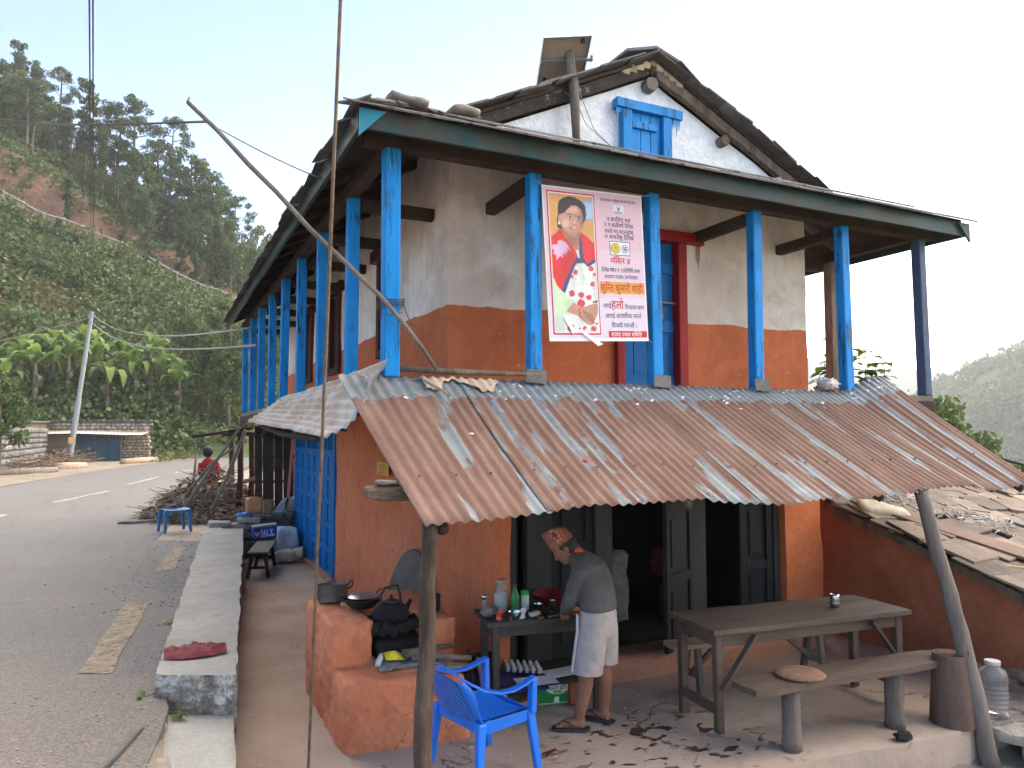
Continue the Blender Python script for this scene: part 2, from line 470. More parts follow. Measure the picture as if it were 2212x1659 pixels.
for y in Y:
    c = road_c(y); x0 = c - 3.3 + .12 * fbm(y * .6, 1.5); x1 = road_r(y) if y < 8.4 else c + 3.5 + .15 * fbm(y * .5, 9)
    n = 14
    row.append([(x0 + (x1 - x0) * i / n, y, .40 + .012 * fbm(x0 + (x1 - x0) * i / n, y) + .02 * math.sin(math.pi * i / n)) for i in range(n + 1)])
n = 14
mb.add([p for r_ in row for p in r_], [(j * (n + 1) + i, j * (n + 1) + i + 1, (j + 1) * (n + 1) + i + 1, (j + 1) * (n + 1) + i) for j in range(len(row) - 1) for i in range(n)])
nr = len(mb.v)
lip = [(r_[-1][0] + .02 * fbm(r_[-1][1] * 5, 2), r_[-1][1], r_[-1][2] - .16) for r_ in row]      # broken vertical edge of the asphalt
mb.add([r_[-1] for r_ in row] + lip, [(j, j + len(row), j + len(row) + 1, j + 1) for j in range(len(row) - 1)])
road = struct(mb.build('road', road_mat(), smooth=True))
def road_z(x, y):
    c = road_c(y); return .40 + .012 * fbm(x, y) + .02 * math.sin(math.pi * min(1, max(0, (x - c + 3.3) / 6.9)))
def marking(pts, mat, name):
    mb = MB()
    a, b_, c_, d_ = [Vector((p[0], p[1], 0)) for p in pts]
    def fn(u, v):
        p = (a * (1 - u) + b_ * u) * (1 - v) + (d_ * (1 - u) + c_ * u) * v
        p = p + Vector((.02 * fbm(p.x * 7, p.y * 7), .03 * fbm(p.x * 5, p.y * 5, 4), 0))
        return (p.x, p.y, road_z(p.x, p.y) + .006)
    mb.grid(fn, 4, 10)
    o = mb.build(name, mat); child(o, road); return o
def worn_paint(name, c):
    m, t, b = nodes(name)
    v = coords(t)
    L(t, mix(t, ramp(t, tex(t, v, 7, 7, .7), [(.36, 0), (.62, .95)]), c, (.15, .13, .11)), b.inputs['Base Color'])
    b.inputs['Roughness'].default_value = .9; bump(t, b, tex(t, v, 60), .3, .006)
    L(t, ramp(t, tex(t, v, 16, 7, .75), [(.50, .95), (.66, .35)]), b.inputs['Alpha'])      # worn through to the asphalt
    return m
MAT['yellow_line'] = worn_paint('yellow_line', (.30, .235, .15)); MAT['white_line'] = worn_paint('white_line', (.55, .55, .52))
marking([(-2.02, 1.03), (-1.80, .95), (-1.57, 3.33), (-1.79, 3.44)], MAT['yellow_line'], 'lane_marking')
marking([(-1.53, 5.33), (-1.31, 5.30), (-1.10, 7.39), (-1.28, 7.48)], MAT['yellow_line'], 'lane_marking')
for (x0, y0, x1, y1) in ((-4.75, 12.4, -4.42, 14.6), (-3.93, 17.1, -2.86, 20.9), (-2.46, 24.0, -1.46, 28.9), (-.8, 32.2, .5, 37), (-4.9, 6, -4.85, 9.5)):
    marking([(x0 - .07, y0), (x0 + .07, y0), (x1 + .07, y1), (x1 - .07, y1)], MAT['white_line'], 'lane_marking')
# far shoulder
mb = MB()
def sh(u, v):
    y = 8 + 70 * v; c = road_c(y); x = c - 3.25 - u * 3.2
    return (x, y, .412 + .05 * fbm(x, y) * min(1, 6 * u * (1 - u)))
mb.grid(sh, 6, 60)
struct(mb.build('road_shoulder', PM('gravel', (.20, .165, .125), (.29, .245, .19), .8, .95, .8, 12, .05), smooth=True))

# ------------------------------------------------------------------ parapet, lower slab, courtyard, end wall of the passage
pw = MB()
nbox(pw, [(par_l(.22), .24, -.1), (par_r(0), .0, -.1), (par_r(8.4), 8.36, -.1), (par_l(8.3), 8.32, -.1), (par_l(.22), .24, .55), (par_r(0), .0, .55), (par_r(8.4), 8.36, .55), (par_l(8.3), 8.32, .55)], (9, 110, 7), .022, 3.6)
def parapet_mat():
    m, t, b = nodes('parapet')
    v = coords(t)
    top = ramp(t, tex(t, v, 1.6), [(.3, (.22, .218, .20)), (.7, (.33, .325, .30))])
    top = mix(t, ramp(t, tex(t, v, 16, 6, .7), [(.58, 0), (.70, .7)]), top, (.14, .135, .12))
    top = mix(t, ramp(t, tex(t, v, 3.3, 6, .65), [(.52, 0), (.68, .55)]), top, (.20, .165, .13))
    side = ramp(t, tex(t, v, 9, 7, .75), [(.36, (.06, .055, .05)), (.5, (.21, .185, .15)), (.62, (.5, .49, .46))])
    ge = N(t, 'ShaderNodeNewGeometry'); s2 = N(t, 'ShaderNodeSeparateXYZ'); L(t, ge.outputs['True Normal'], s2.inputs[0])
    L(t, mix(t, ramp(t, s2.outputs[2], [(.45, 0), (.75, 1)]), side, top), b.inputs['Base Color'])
    b.inputs['Roughness'].default_value = .93
    p = bump(t, b, tex(t, v, 40), .35, .01); bump(t, b, tex(t, v, 11, 6), .4, .03, p)
    return m
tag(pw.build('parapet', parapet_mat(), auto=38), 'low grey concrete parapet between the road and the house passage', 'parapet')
pw = MB()
nbox(pw, [(-1.50, .2, -.2), (-1.03, .0, -.2), (-1.23, -2.6, -.2), (-2.1, -2.6, -.2), (-1.50, .2, .31), (-1.03, .0, .31), (-1.23, -2.6, .31), (-2.1, -2.6, .31)][::1], (6, 26, 5), .02, 3)
tag(pw.build('concrete_slab', MAT['concrete'], smooth=True), 'lower concrete slab in front of the broken end of the parapet', 'slab')
# courtyard floor, with a raised worn edge on the right
def court_mat():
    m, t, b = nodes('courtyard')
    v = coords(t)
    c = ramp(t, tex(t, v, 1.0, 6), [(.3, (.28, .195, .145)), (.5, (.37, .285, .225)), (.7, (.43, .345, .285))])
    c = mix(t, ramp(t, tex(t, v, 4.5, 6, .7), [(.6, 0), (.72, .55)]), c, (.28, .18, .13))
    sx = N(t, 'ShaderNodeSeparateXYZ'); L(t, v, sx.inputs[0])
    wetx = ramp(t, math_(t, 'ABSOLUTE', math_(t, 'SUBTRACT', sx.outputs[0], 1.75)), [(.55, 1), (1.2, 0)])
    wety = ramp(t, math_(t, 'ABSOLUTE', math_(t, 'ADD', sx.outputs[1], .95)), [(.35, 1), (.75, 0)])
    blot = ramp(t, tex(t, coords(t, (1, 1.5, 1)), 8.0, 2, .4, .6), [(.60, 0), (.63, 1)])
    wet = math_(t, 'MULTIPLY', math_(t, 'MULTIPLY', wetx, wety), blot)
    c = mix(t, wet, c, (.075, .042, .03))
    vo = N(t, 'ShaderNodeTexVoronoi', feature='DISTANCE_TO_EDGE'); vo.inputs['Scale'].default_value = .75
    wv = N(t, 'ShaderNodeVectorMath', operation='ADD'); nn = N(t, 'ShaderNodeTexNoise'); nn.inputs['Scale'].default_value = 2.2; nn.inputs['Detail'].default_value = 6; L(t, v, nn.inputs['Vector'])
    L(t, v, wv.inputs[0]); L(t, nn.outputs['Color'], wv.inputs[1]); L(t, wv.outputs[0], vo.inputs['Vector'])
    crack = ramp(t, vo.outputs['Distance'], [(.004, 1), (.012, 0)])
    crack = math_(t, 'MULTIPLY', crack, ramp(t, tex(t, v, .7), [(.54, 0), (.60, 1)]))
    c = mix(t, math_(t, 'MULTIPLY', crack, .8), c, (.07, .045, .03))
    L(t, c, b.inputs['Base Color'])
    L(t, ramp(t, wet, [(0, .93), (1, .35)]), b.inputs['Roughness'])
    p = bump(t, b, tex(t, v, 26, 5), .4, .012); p = bump(t, b, tex(t, v, 3, 5), .4, .05, p); bump(t, b, crack, -.6, .02, p)
    return m
mb = MB()
def edge_y(x): return -1.56 - .085 * max(0, x - 1.6) + .05 * fbm(x * 1.7, 2) + (.10 if x > 3.6 else 0) * (x - 3.6) if x > -.4 else -3.4
X = [-1.3 + .1 * i for i in range(70)]
nyy = 60
def cf(x, v):
    y0 = edge_y(x); y = y0 + (9.3 - y0) * v ** 1.8
    return (x, y, .015 * fbm(x * .8, y * .8) + .006 * fbm(x * 4, y * 4) - .012)
mb.add([cf(x, j / nyy) for j in range(nyy + 1) for x in X], [(j * len(X) + i, j * len(X) + i + 1, (j + 1) * len(X) + i + 1, (j + 1) * len(X) + i) for j in range(nyy) for i in range(len(X) - 1)])
mb.add([cf(x, 0) for x in X] + [(x, edge_y(x) + .02 * fbm(x * 6, 7), -.32) for x in X], [(i + 1, i, i + len(X), i + len(X) + 1) for i in range(len(X) - 1)])
struct(mb.build('courtyard_floor', court_mat(), smooth=True))
# low stone wall that closes the passage
ew = thing('stone_wall', 'low dark dry-stone wall closing the passage under the jerrycans', 'wall', (.35, 9.0, 0))
mb = MB(); nbox(mb, [(-.16, 8.56, -.05), (.84, 9.05, -.05), (.84, 9.5, -.05), (-.16, 9.3, -.05), (-.16, 8.56, .70), (.84, 9.05, .70), (.84, 9.5, .70), (-.16, 9.3, .70)], (12, 4, 8), .03, 3)
mb.build('core', PM('wall_plaster', (.13, .085, .065), (.22, .15, .115), 3, .95, .6, 18, .03), ew, smooth=True)
for r_ in range(5):
    for c_ in range(5):
        u = (c_ + .5 + .3 * (r_ % 2) - .15) / 5.1
        if u > .62 and r_ < 4: continue
        p = Vector((-.16, 8.55, 0)).lerp(Vector((.84, 9.04, 0)), u); z = .05 + r_ * .14
        m2 = MB(); d = .1
        nbox(m2, b8(p.x - .1, p.x + .1, p.y - .05, p.y + .1, z, z + .12), (3, 3, 3), .02, 6, .5, r_ * 7 + c_)
        m2.build('stone', MAT['stone_dark'], ew, smooth=True)

# loose gravel on the near road and along the broken edge
random.seed(41); mb = MB()
ico = [(0, 0, 1), (.89, 0, .45), (.28, .85, .45), (-.72, .53, .45), (-.72, -.53, .45), (.28, -.85, .45), (.5, .4, -.5), (-.5, .4, -.5), (0, -.7, -.5)]
icf = [(0, 1, 2), (0, 2, 3), (0, 3, 4), (0, 4, 5), (0, 5, 1), (1, 6, 2), (2, 7, 3), (3, 7, 4), (4, 8, 5), (5, 8, 1), (1, 8, 6), (6, 7, 2), (7, 8, 4), (6, 8, 7)]
for k in range(800):
    y = -2.2 + 11 * random.random() ** 1.8; e = road_r(y); x = e - abs(random.gauss(0, 1)) * (.35 + .25 * random.random()) * (1.6 if y < 1 else 1) - .01; s = random.uniform(.004, .011) * (1 + .8 * (y > 3)); a = random.uniform(0, 6.28)
    z = road_z(x, y); mb.add([(x + s * (p[0] * math.cos(a) - p[1] * math.sin(a)), y + s * 1.3 * (p[0] * math.sin(a) + p[1] * math.cos(a)), z + s * .3 + s * .6 * p[2]) for p in ico], icf)
o = mb.build('gravel', PM('pebbles', (.24, .22, .195), (.36, .33, .29), 3, .95, .4, 60, .005)); o['kind'] = 'stuff'; o['label'] = 'loose gravel strewn along the broken road edge'
# ------------------------------------------------------------------ the house
H = thing('house', 'two-storey mud house with blue balcony posts and slate roof', 'house', (3, 5, 0))
def band_mat():
    m, t, b = nodes('upper_wall')
    v = coords(t)
    sx = N(t, 'ShaderNodeSeparateXYZ'); L(t, v, sx.inputs[0])
    zz = math_(t, 'ADD', sx.outputs[2], math_(t, 'MULTIPLY', math_(t, 'SUBTRACT', tex(t, v, 1.8, 6, .55), .5), .12))
    band = ramp(t, math_(t, 'SUBTRACT', zz, 2.84), [(.498, 1), (.502, 0)])
    white = ramp(t, tex(t, v, 1.7, 6), [(.3, (.72, .64, .56)), (.7, (.86, .79, .73))])
    white = mix(t, ramp(t, tex(t, v, 5, 6, .7), [(.6, 0), (.75, .5)]), white, (.42, .30, .22))
    white = mix(t, ramp(t, tex(t, v, .9, 5), [(.42, 0), (.62, .7)]), white, (.55, .42, .32))
    red = ramp(t, tex(t, v, 2.2, 6), [(.3, (.47, .115, .036)), (.7, (.57, .155, .058))])
    L(t, plaster_wear(t, mix(t, band, white, red), v, (.20, .11, .07), .5, .66), b.inputs['Base Color'])
    b.inputs['Roughness'].default_value = .93
    p = bump(t, b, tex(t, v, 30, 5), .35, .012); bump(t, b, tex(t, v, 4, 5), .35, .04, p)
    return m
UW = band_mat()
WZ0, WZ1 = 2.58, 5.0
def wallpiece(name, P8, n, mat, amp=.014, fr=1.6):
    mb = MB(); nbox(mb, P8, n, amp, fr); return mb.build(name, mat, H, smooth=False, auto=50)
# upper front wall with door opening X 2.66..3.32
wallpiece('upper_wall', b8(.78, 2.62, .86, 1.25, WZ0, WZ1), (14, 3, 20), UW)
wallpiece('upper_wall', b8(3.36, 5.2, .86, 1.25, WZ0, WZ1), (14, 3, 20), UW)
wallpiece('upper_wall', b8(2.62, 3.36, .86, 1.25, 4.22, WZ1), (6, 3, 8), UW)
# upper long wall, windows at 2.55..3.12, 5.2..5.85, 7.3..8.3
wy = [1.25, 2.56, 3.14, 5.22, 5.86, 7.30, 8.1, 10.3]
for i in range(0, 8, 2):
    wallpiece('upper_wall', b8(.78, 1.17, wy[i], wy[i + 1], WZ0, WZ1), (3, 12, 20), UW)
for (a, c) in ((2.56, 3.14), (5.22, 5.86), (7.30, 8.1)):
    wallpiece('upper_wall', b8(.78, 1.17, a, c, 4.2, WZ1), (3, 4, 6), UW); wallpiece('upper_wall', b8(.78, 1.17, a, c, WZ0, 3.05), (3, 4, 4), UW)
    fr = MB()
    fr.box(.735, .86, a - .02, a + .09, 3.04, 4.2); fr.box(.735, .86, c - .09, c + .02, 3.04, 4.2)
    fr.box(.735, .86, a + .09, c - .09, 3.04, 3.13)
    o = fr.build('window', MAT['brown_frame'], H, bevel=.006)
    li = MB(); li.box(.70, .86, a - .2, c + .2, 4.2, 4.34); li.build('lintel', MAT['brown_frame'], o, bevel=.008)
    for k in range(2):
        q = MB(); mid = (a + c) / 2; q.box(.80, .83, a + .09 if k == 0 else mid + .005, mid - .005 if k == 0 else c - .09, 3.13, 4.2); q.build('shutter', MAT['brown_frame'], o, bevel=.005)
wallpiece('upper_wall', b8(4.81, 5.2, 1.25, 10.3, WZ0, WZ1), (3, 20, 10), UW)
wallpiece('upper_wall', b8(1.17, 4.81, 9.9, 10.3, WZ0, WZ1), (10, 3, 10), UW)
# gable
mb = MB()
nu, nv = 34, 18
def gab(u, v, y):
    x = .80 + 4.38 * u; top = 5.89 - .478 * abs(x - 3.0); z = 4.9 + (top - 4.9) * v
    q = noise.noise_vector(Vector((x * 2.2, 0, z * 2.2))) * .02
    return (x, y + q.y, z)
mb.grid(lambda u, v: gab(u, v, .84), nu, nv); mb.grid(lambda u, v: gab(u, v, 1.15), nu, nv, True)
mb.build('gable_wall', MAT['gable_white'], H, smooth=True)
# lower walls: long side (skewed a little), end corner, pillar
LW = MAT['mud_red']
def lx(y): return 1.0 - .028 * (y - .35)
wallpiece('lower_wall', [(lx(.35), .35, -.1), (lx(.35) + .16, .35, -.1), (lx(5.7) + .4, 5.7, -.1), (lx(5.7), 5.7, -.1), (lx(.35), .35, 2.5), (lx(.35) + .16, .35, 2.5), (lx(5.7) + .4, 5.7, 2.5), (lx(5.7), 5.7, 2.5)], (2, 40, 24), LW, .016)
wallpiece('lower_wall', b8(.85, 1.25, 9.15, 10.3, -.1, 2.5), (2, 8, 16), LW)
wallpiece('lower_wall', b8(.852, 1.25, 5.7, 9.15, 2.2, 2.5), (2, 12, 3), LW)
wallpiece('lower_wall', b8(4.27, 4.78, .35, .85, -.1, 2.5), (6, 6, 24), PM('mud_glow', (.56, .16, .055), (.66, .21, .085), 1.6, .92, .5, 22, .015), .02, 2.2)  # pillar: sky glow from the right is painted into its mud colour
wallpiece('lower_wall', b8(4.6, 5.0, .85, 10.3, -.1, 2.5), (2, 16, 10), LW)
SHADEW = PM('room_shade', (.02, .014, .012), (.045, .03, .025), 2, .95, .4, 20, .01)  # near-black room surfaces: the shade of the interior is put into their colour
wallpiece('lower_wall', b8(1.2, 4.7, 3.0, 3.3, -.1, 2.5), (10, 2, 10), SHADEW)
wallpiece('lower_wall', b8(1.17, 1.22, .55, 3.0, .16, 2.5), (1, 6, 6), SHADEW); wallpiece('lower_wall', b8(4.50, 4.595, .86, 3.0, .16, 2.5), (1, 6, 6), SHADEW)
mb = MB(); mb.box(1.22, 4.5, .64, 3.0, .17, .185); mb.build('room_floor', SHADEW, H)
mb = MB(); mb.box(1.22, 4.5, .64, 3.0, 2.36, 2.39); mb.build('room_ceiling', SHADEW, H)
wallpiece('lower_wall', b8(1.25, 4.6, 9.9, 10.3, -.1, 2.5), (10, 2, 10), LW)
mb = MB(); nbox(mb, b8(1.17, 4.6, .24, 3.2, -.1, .165), (30, 16, 3), .015, 3)
mb.build('porch_step', MAT['step_mud'], H, smooth=True)
mb = MB(); mb.box(1.16, 4.29, .38, .62, 2.16, 2.46); mb.build('lintel', MAT['wood_dark'], H, bevel=.01)
# floor and joists of the balcony
mb = MB(); mb.box(-.06, 6.06, -.06, 10.4, 2.52, 2.575); mb.build('balcony_floor', MAT['wood_grey'], H)
mb = MB(); mb.box(-.07, 6.07, -.07, .07, 2.40, 2.518); mb.build('edge_beam', MAT['wood_dark'], H, bevel=.01)
mb = MB(); mb.box(-.07, .07, .075, 10.4, 2.40, 2.518); mb.build('edge_beam', MAT['wood_dark'], H, bevel=.01)
mb = MB(); mb.box(5.93, 6.07, .075, 10.4, 2.40, 2.518); mb.build('edge_beam', MAT['wood_dark'], H, bevel=.01)
for k in range(9):
    mb = MB(); y = .45 + k * 1.2; mb.box(.075, 5.925, y - .05, y + .05, 2.40, 2.517); mb.build('joist', MAT['wood_dark'], H)
# posts
def post(x, y, w, name='post', z0=2.578, z1=4.31, mat=None):
    mb = MB(); k = w / 2
    j = [random.uniform(-.012, .012) for _ in range(4)]
    mb.hexa([(x - k + j[0], y - k + j[1], z0), (x + k + j[0], y - k + j[1], z0), (x + k + j[0], y + k + j[1], z0), (x - k + j[0], y + k + j[1], z0), (x - k + j[2], y - k + j[3], z1), (x + k + j[2], y - k + j[3], z1), (x + k + j[2], y + k + j[3], z1), (x - k + j[2], y + k + j[3], z1)])
    return mb.build(name, mat or MAT['blue_post'], H, bevel=.012)
for k in range(6): post(1.2 * k if k else 0, 0, .108 if k else .122, mat=MAT['dull_post'] if k == 5 else None)
for k in range(1, 9): post(0, 10.3 / 8 * k, .11)
for y in (1.2, 3.6, 6.0, 8.4): post(6.0, y, .12, mat=MAT['wood_bark'] if y < 3 else MAT['dull_post'])
# plates over the posts, ties back to the wall
mb = MB(); mb.box(-.22, 6.22, -.055, .055, 4.312, 4.43); mb.build('plate_beam', MAT['wood_dark'], H, bevel=.01)
mb = MB(); mb.box(-.055, .055, .058, 10.75, 4.312, 4.43); mb.build('plate_beam', MAT['wood_dark'], H, bevel=.01)
mb = MB(); mb.box(5.945, 6.055, .058, 10.75, 4.312, 4.43); mb.build('plate_beam', MAT['wood_dark'], H, bevel=.01)
for k in range(1, 5):
    mb = MB(); mb.box(1.2 * k - .05, 1.2 * k + .05, .07, 1.0, 4.20, 4.31); mb.build('tie_beam', MAT['wood_dark'], H, bevel=.01)
for k in range(1, 9):
    mb = MB(); y = 10.3 / 8 * k; mb.box(.07, .9, y - .05, y + .05, 4.20, 4.31); mb.build('tie_beam', MAT['wood_dark'], H, bevel=.01)
    if k < 8:
        mb = MB(); mb.box(5.1, 5.93, y - .05, y + .05, 4.20, 4.31); mb.build('tie_beam', MAT['wood_dark'], H, bevel=.01)
# roof
RS = .478; RB = 4.46
def rz_l(x): return RB + RS * (x + .3)
def slab(poly, zf, th, name, mat):
    mb = MB(); n = len(poly)
    mb.add([(x, y, zf(x, y)) for x, y in poly] + [(x, y, zf(x, y) + th) for x, y in poly], [tuple(range(n - 1, -1, -1)), tuple(range(n, 2 * n))] + [(i, (i + 1) % n, (i + 1) % n + n, i + n) for i in range(n)])
    return mb.build(name, mat, H)
RD = PM('roof_deck', (.045, .032, .025), (.085, .062, .048), 4, .9, .6, 20, .02, st=(1, 6, 1))
zl = lambda x, y: RB + RS * (x + .3)
zr = lambda x, y: RB + RS * (6.3 - x)
zf = lambda x, y: RB + RS * (y + .3)
slab([(-.3, -.3), (.84, .84), (.84, .74), (3.0, .74), (3.0, 10.9), (-.3, 10.9)], zl, .035, 'roof_deck', RD)
slab([(6.3, -.3), (6.3, 10.9), (3.002, 10.9), (3.002, .74), (5.16, .74), (5.16, .84)], zr, .035, 'roof_deck', RD)
slab([(-.298, -.3), (6.298, -.3), (5.158, .838), (.842, .838)], zf, .034, 'roof_deck', RD)
for i in range(16):     # rafters under both main slopes
    y = 1.2 + i * .62
    mb = MB(); mb.bar((-.24, y, zl(-.24, y) - .045), (.95, y, zl(.95, y) - .045), .07, .07); mb.build('rafter', MAT['wood_dark'], H)
    mb = MB(); mb.bar((6.24, y, zr(6.24, y) - .045), (5.05, y, zr(5.05, y) - .045), .07, .07); mb.build('rafter', MAT['wood_bark'], H)
for i in range(9):
    x = .6 + i * .6
    mb = MB(); mb.bar((x, -.24, zf(x, -.24) - .045), (x, .9, zf(x, .9) - .045), .06, .07); mb.build('rafter', MAT['wood_dark'], H)
for s in (0, 1):
    a = (-.25, -.25, RB - .02) if s == 0 else (6.25, -.25, RB - .02); b_ = (.9, .9, rz_l(.9) - .05) if s == 0 else (5.1, .9, rz_l(.9) - .05)
    mb = MB(); mb.bar(a, b_, .09, .10); mb.build('hip_rafter', MAT['wood_dark'], H)
# eave boards
FZ0, FZ1 = 4.305, 4.452
def fboard(x0, x1, y0, y1, name='fascia_board'):
    mb = MB(); nbox(mb, b8(x0, x1, y0, y1, FZ0, FZ1), (24 if x1 - x0 > 1 else 1, 24 if y1 - y0 > 1 else 1, 2), .008, 1.1); return mb.build(name, MAT['fascia'], H)
fboard(-.33, 6.33, -.335, -.303)
fboard(-.335, -.303, -.30, 5.2); fboard(-.338, -.306, 5.21, 10.85)
fboard(6.303, 6.335, -.30, 10.85)
mb = MB(); mb.prism([(0, 0), (.19, .20), (0, .20)], .02, (-.34, -.345, FZ0 - .07), (1, 0, 0), (0, 0, 1)); mb.build('corner_bracket', paint('teal', (.02, .17, .24), (.02, .06, .05), .6), H)
mb = MB(); mb.prism([(0, 0), (0, .2), (-.19, .2)], .02, (6.34, -.345, FZ0 - .07), (1, 0, 0), (0, 0, 1)); mb.build('corner_bracket', MAT['fascia'], H)
# slates: eave courses, verges, ridge
def slate(cx, cy, w, d, nrm, ang, zf_, th=.022, lift=0, mat=None, parent=None):
    m2 = MB()
    q = [(-w / 2, -d / 2), (w / 2, -d / 2), (w / 2, d / 2), (-w / 2, d / 2)]
    ca, sa = math.cos(ang), math.sin(ang); pts = []
    for (a, b_) in q:
        a += random.uniform(-.02, .02); b_ += random.uniform(-.03, .03)
        x = cx + a * ca - b_ * sa; y = cy + a * sa + b_ * ca
        pts.append((x, y, zf_(x, y) + lift))
    m2.hexa(pts + [(p[0] + random.uniform(-.004, .004), p[1], p[2] + th) for p in pts])
    return m2.build('slate', mat or MAT['slate'], parent or H, bevel=.004)
x = -.42
while x < 6.3:
    ww = min(random.uniform(.28, .46), 6.44 - x)
    corner = x < .2 or x + ww > 5.8
    slate(x + ww / 2, -.33 if corner else -.22 + random.uniform(-.02, .02), ww - .006, .16 if corner else .4, 0, random.uniform(-.03, .03), zf, random.uniform(.014, .026), .04)
    if not corner: slate(x + ww / 2, -.02 + random.uniform(-.02, .02), ww - .006, .4, 0, random.uniform(-.03, .03), zf, .02, .066)
    x += ww
y = -.40
while y < 10.95:
    ww = random.uniform(.28, .46)
    slate(-.33 if y < .2 else -.22 + random.uniform(-.02, .02), y + ww / 2, .16 if y < .2 else .4, ww - .006, 0, random.uniform(-.03, .03), zl, random.uniform(.014, .026), .04)
    if y > .3: slate(6.22, y + ww / 2, .4, ww - .006, 0, random.uniform(-.03, .03), zr, .02, .04)
    y += ww
for s in range(18):      # lying stones and slates on the hip
    t_ = s / 18.0; x = -.3 + 1.2 * t_
    slate(x + random.uniform(-.05, .05), x + .05, .24, .2, 0, .78 + random.uniform(-.2, .2), lambda a, b_: RB + RS * (x + .3) + RS / 2 * ((a - x) + (b_ - x)), .016, .05 + .008 * (s % 3))
for (x, l, w_) in ((.15, .12, .34), (.62, .12, .26)):
    m2 = MB(); nbox(m2, b8(x - w_ / 2, x + w_ / 2, .0, .3, zf(0, .1) + .085, zf(0, .1) + .145), (4, 4, 3), .02, 5, .45); m2.build('roof_stone', MAT['stone'], H, smooth=True)
for side, zz in ((-1, zl), (1, zr)):
    for row in range(3):
        k = 0
        while True:
            d = .06 + k * .215 + row * .07
            x = 3.0 + side * d
            if abs(x - 3.0) > 2.35: break
            slate(x + side * .1, .78 + row * .30 + random.uniform(-.03, .03), .36, .34, 0, random.uniform(-.1, .1), zz, random.uniform(.014, .026), .042 + .006 * (k % 3) + .014 * (k % 2))
            k += 1
# rake boards of the gable (dark, with pale lichen)
LICH = PM('rake_board', (.035, .028, .024), (.07, .055, .045), 4, .9, .6, 30, .01, c3=(.45, .46, .43), spot=.60)
for side in (-1, 1):
    mb = MB()
    nbox(mb, [(3.0 + side * .05, .755, 5.88), (3.0 + side * 2.3, .755, 4.82), (3.0 + side * 2.3, .825, 4.82), (3.0 + side * .05, .825, 5.88), (3.0 + side * .05, .755, 6.0), (3.0 + side * 2.3, .755, 4.93), (3.0 + side * 2.3, .825, 4.93), (3.0 + side * .05, .825, 6.0)], (24, 1, 2), .012, 2)
    mb.build('rake_board', LICH if side < 0 else MAT['wood_bark'], H, auto=40)
for k, (x, z, r_) in enumerate(((2.98, 5.79, .075), (3.95, 5.36, .06), (4.72, 5.03, .04))):
    mb = MB(); mb.tube([(x, .74, z), (x, .80, z), (x, 1.0, z)], [r_ * .96, r_, r_], 14, jit=.15); mb.build('log_end', [MAT['wood_grey'], MAT['wood_bark'], MAT['concrete']][k], H, smooth=False, auto=40)
for k in range(9):      # little stones packed under the ridge cap
    m2 = MB(); a = k - 4; c = (3.0 + a * .085, .80, 6.0 - abs(a) * .04 + .02)
    nbox(m2, b8(c[0] - .05, c[0] + .05, c[1] - .06, c[1] + .06, c[2] - .035, c[2] + .045), (2, 2, 2), .012, 8, .3, k); m2.build('packing_stone', MAT['stone_tan'], H, auto=40)
for k in range(26):
    y = .70 + k * .4
    for s in (-1, 1):
        m2 = MB(); z = 6.10 + .015 * random.random()
        m2.hexa([(3.0, y, z + .05), (3.0 + s * .36, y, z - .06), (3.0 + s * .36, y + .42, z - .05), (3.0, y + .42, z + .05), (3.0, y, z + .08), (3.0 + s * .36, y, z - .03), (3.0 + s * .36, y + .42, z - .02), (3.0, y + .42, z + .08)])
        m2.build('ridge_slate', MAT['slate'], H)
# gable window, blue
gw = MB(); gw.box(2.735, 3.115, .862, .868, 4.9, 5.468)
gwo = gw.build('gable_window', MAT['blue_post'], H)
for (a, c) in ((2.62, 2.73), (3.12, 3.23)):
    gw = MB(); gw.box(a, c, .79, .87, 4.9, 5.47); gw.build('jamb', MAT['blue_post'], gwo, bevel=.006)
mb = MB(); nbox(mb, b8(2.54, 3.36, .775, .87, 5.472, 5.565), (10, 1, 2), .008, 4); mb.build('lintel', MAT['blue_post'], gwo, auto=40)
for k in range(3):
    mb = MB(); mb.box(2.735 + k * .128, 2.735 + (k + 1) * .128 - .006, .835, .86, 4.9, 5.468); mb.build('plank', MAT['blue_post'], gwo, bevel=.004)
for z in (5.33, 5.02):
    mb = MB(); mb.box(2.745, 3.05, .805, .833, z - .035, z + .035); mb.build('batten', MAT['blue_post'], gwo, bevel=.004)
mb = MB()      # paint runs on the plaster
for (x, l) in ((2.56, .12), (2.59, .07), (2.63, .16), (3.30, .20), (3.33, .12), (3.27, .09)):
    mb.prism([(-.02, 0), (.02, 0), (.008, -l * .7), (0, -l), (-.008, -l * .6)], .003, (x, .806, 5.475), (1, 0, 0), (0, 0, 1))
mb.build('paint_run', FLAT('blue_run', (.03, .30, .62), .6), gwo)
gwo.location.y = -.04
# upper front door: red frame, blue planks
df = MB(); df.box(2.56, 2.65, .80, .95, 2.58, 4.17); df.box(3.33, 3.44, .80, .95, 2.58, 4.17)
dfo = df.build('door', MAT['red_frame'], H, bevel=.008)
mb = MB(); nbox(mb, b8(2.40, 3.66, .785, .95, 4.172, 4.285), (10, 1, 2), .006, 4); mb.build('lintel', MAT['red_frame'], dfo, auto=40)
for k in range(4):
    mb = MB(); x = 2.655 + k * .1675; mb.box(x, x + .161, .905, .93, 2.6, 4.17); mb.build('plank', MAT['blue_door'], dfo, bevel=.004)
for z in (2.70, 3.28, 3.9):
    mb = MB(); mb.box(2.67, 3.31, .878, .903, z - .06, z + .06); mb.build('batten', MAT['blue_door'], dfo, bevel=.004)
mb = MB(); mb.box(3.02, 3.36, .862, .876, 3.52, 3.54); mb.box(3.10, 3.16, .86, .875, 3.38, 3.52)
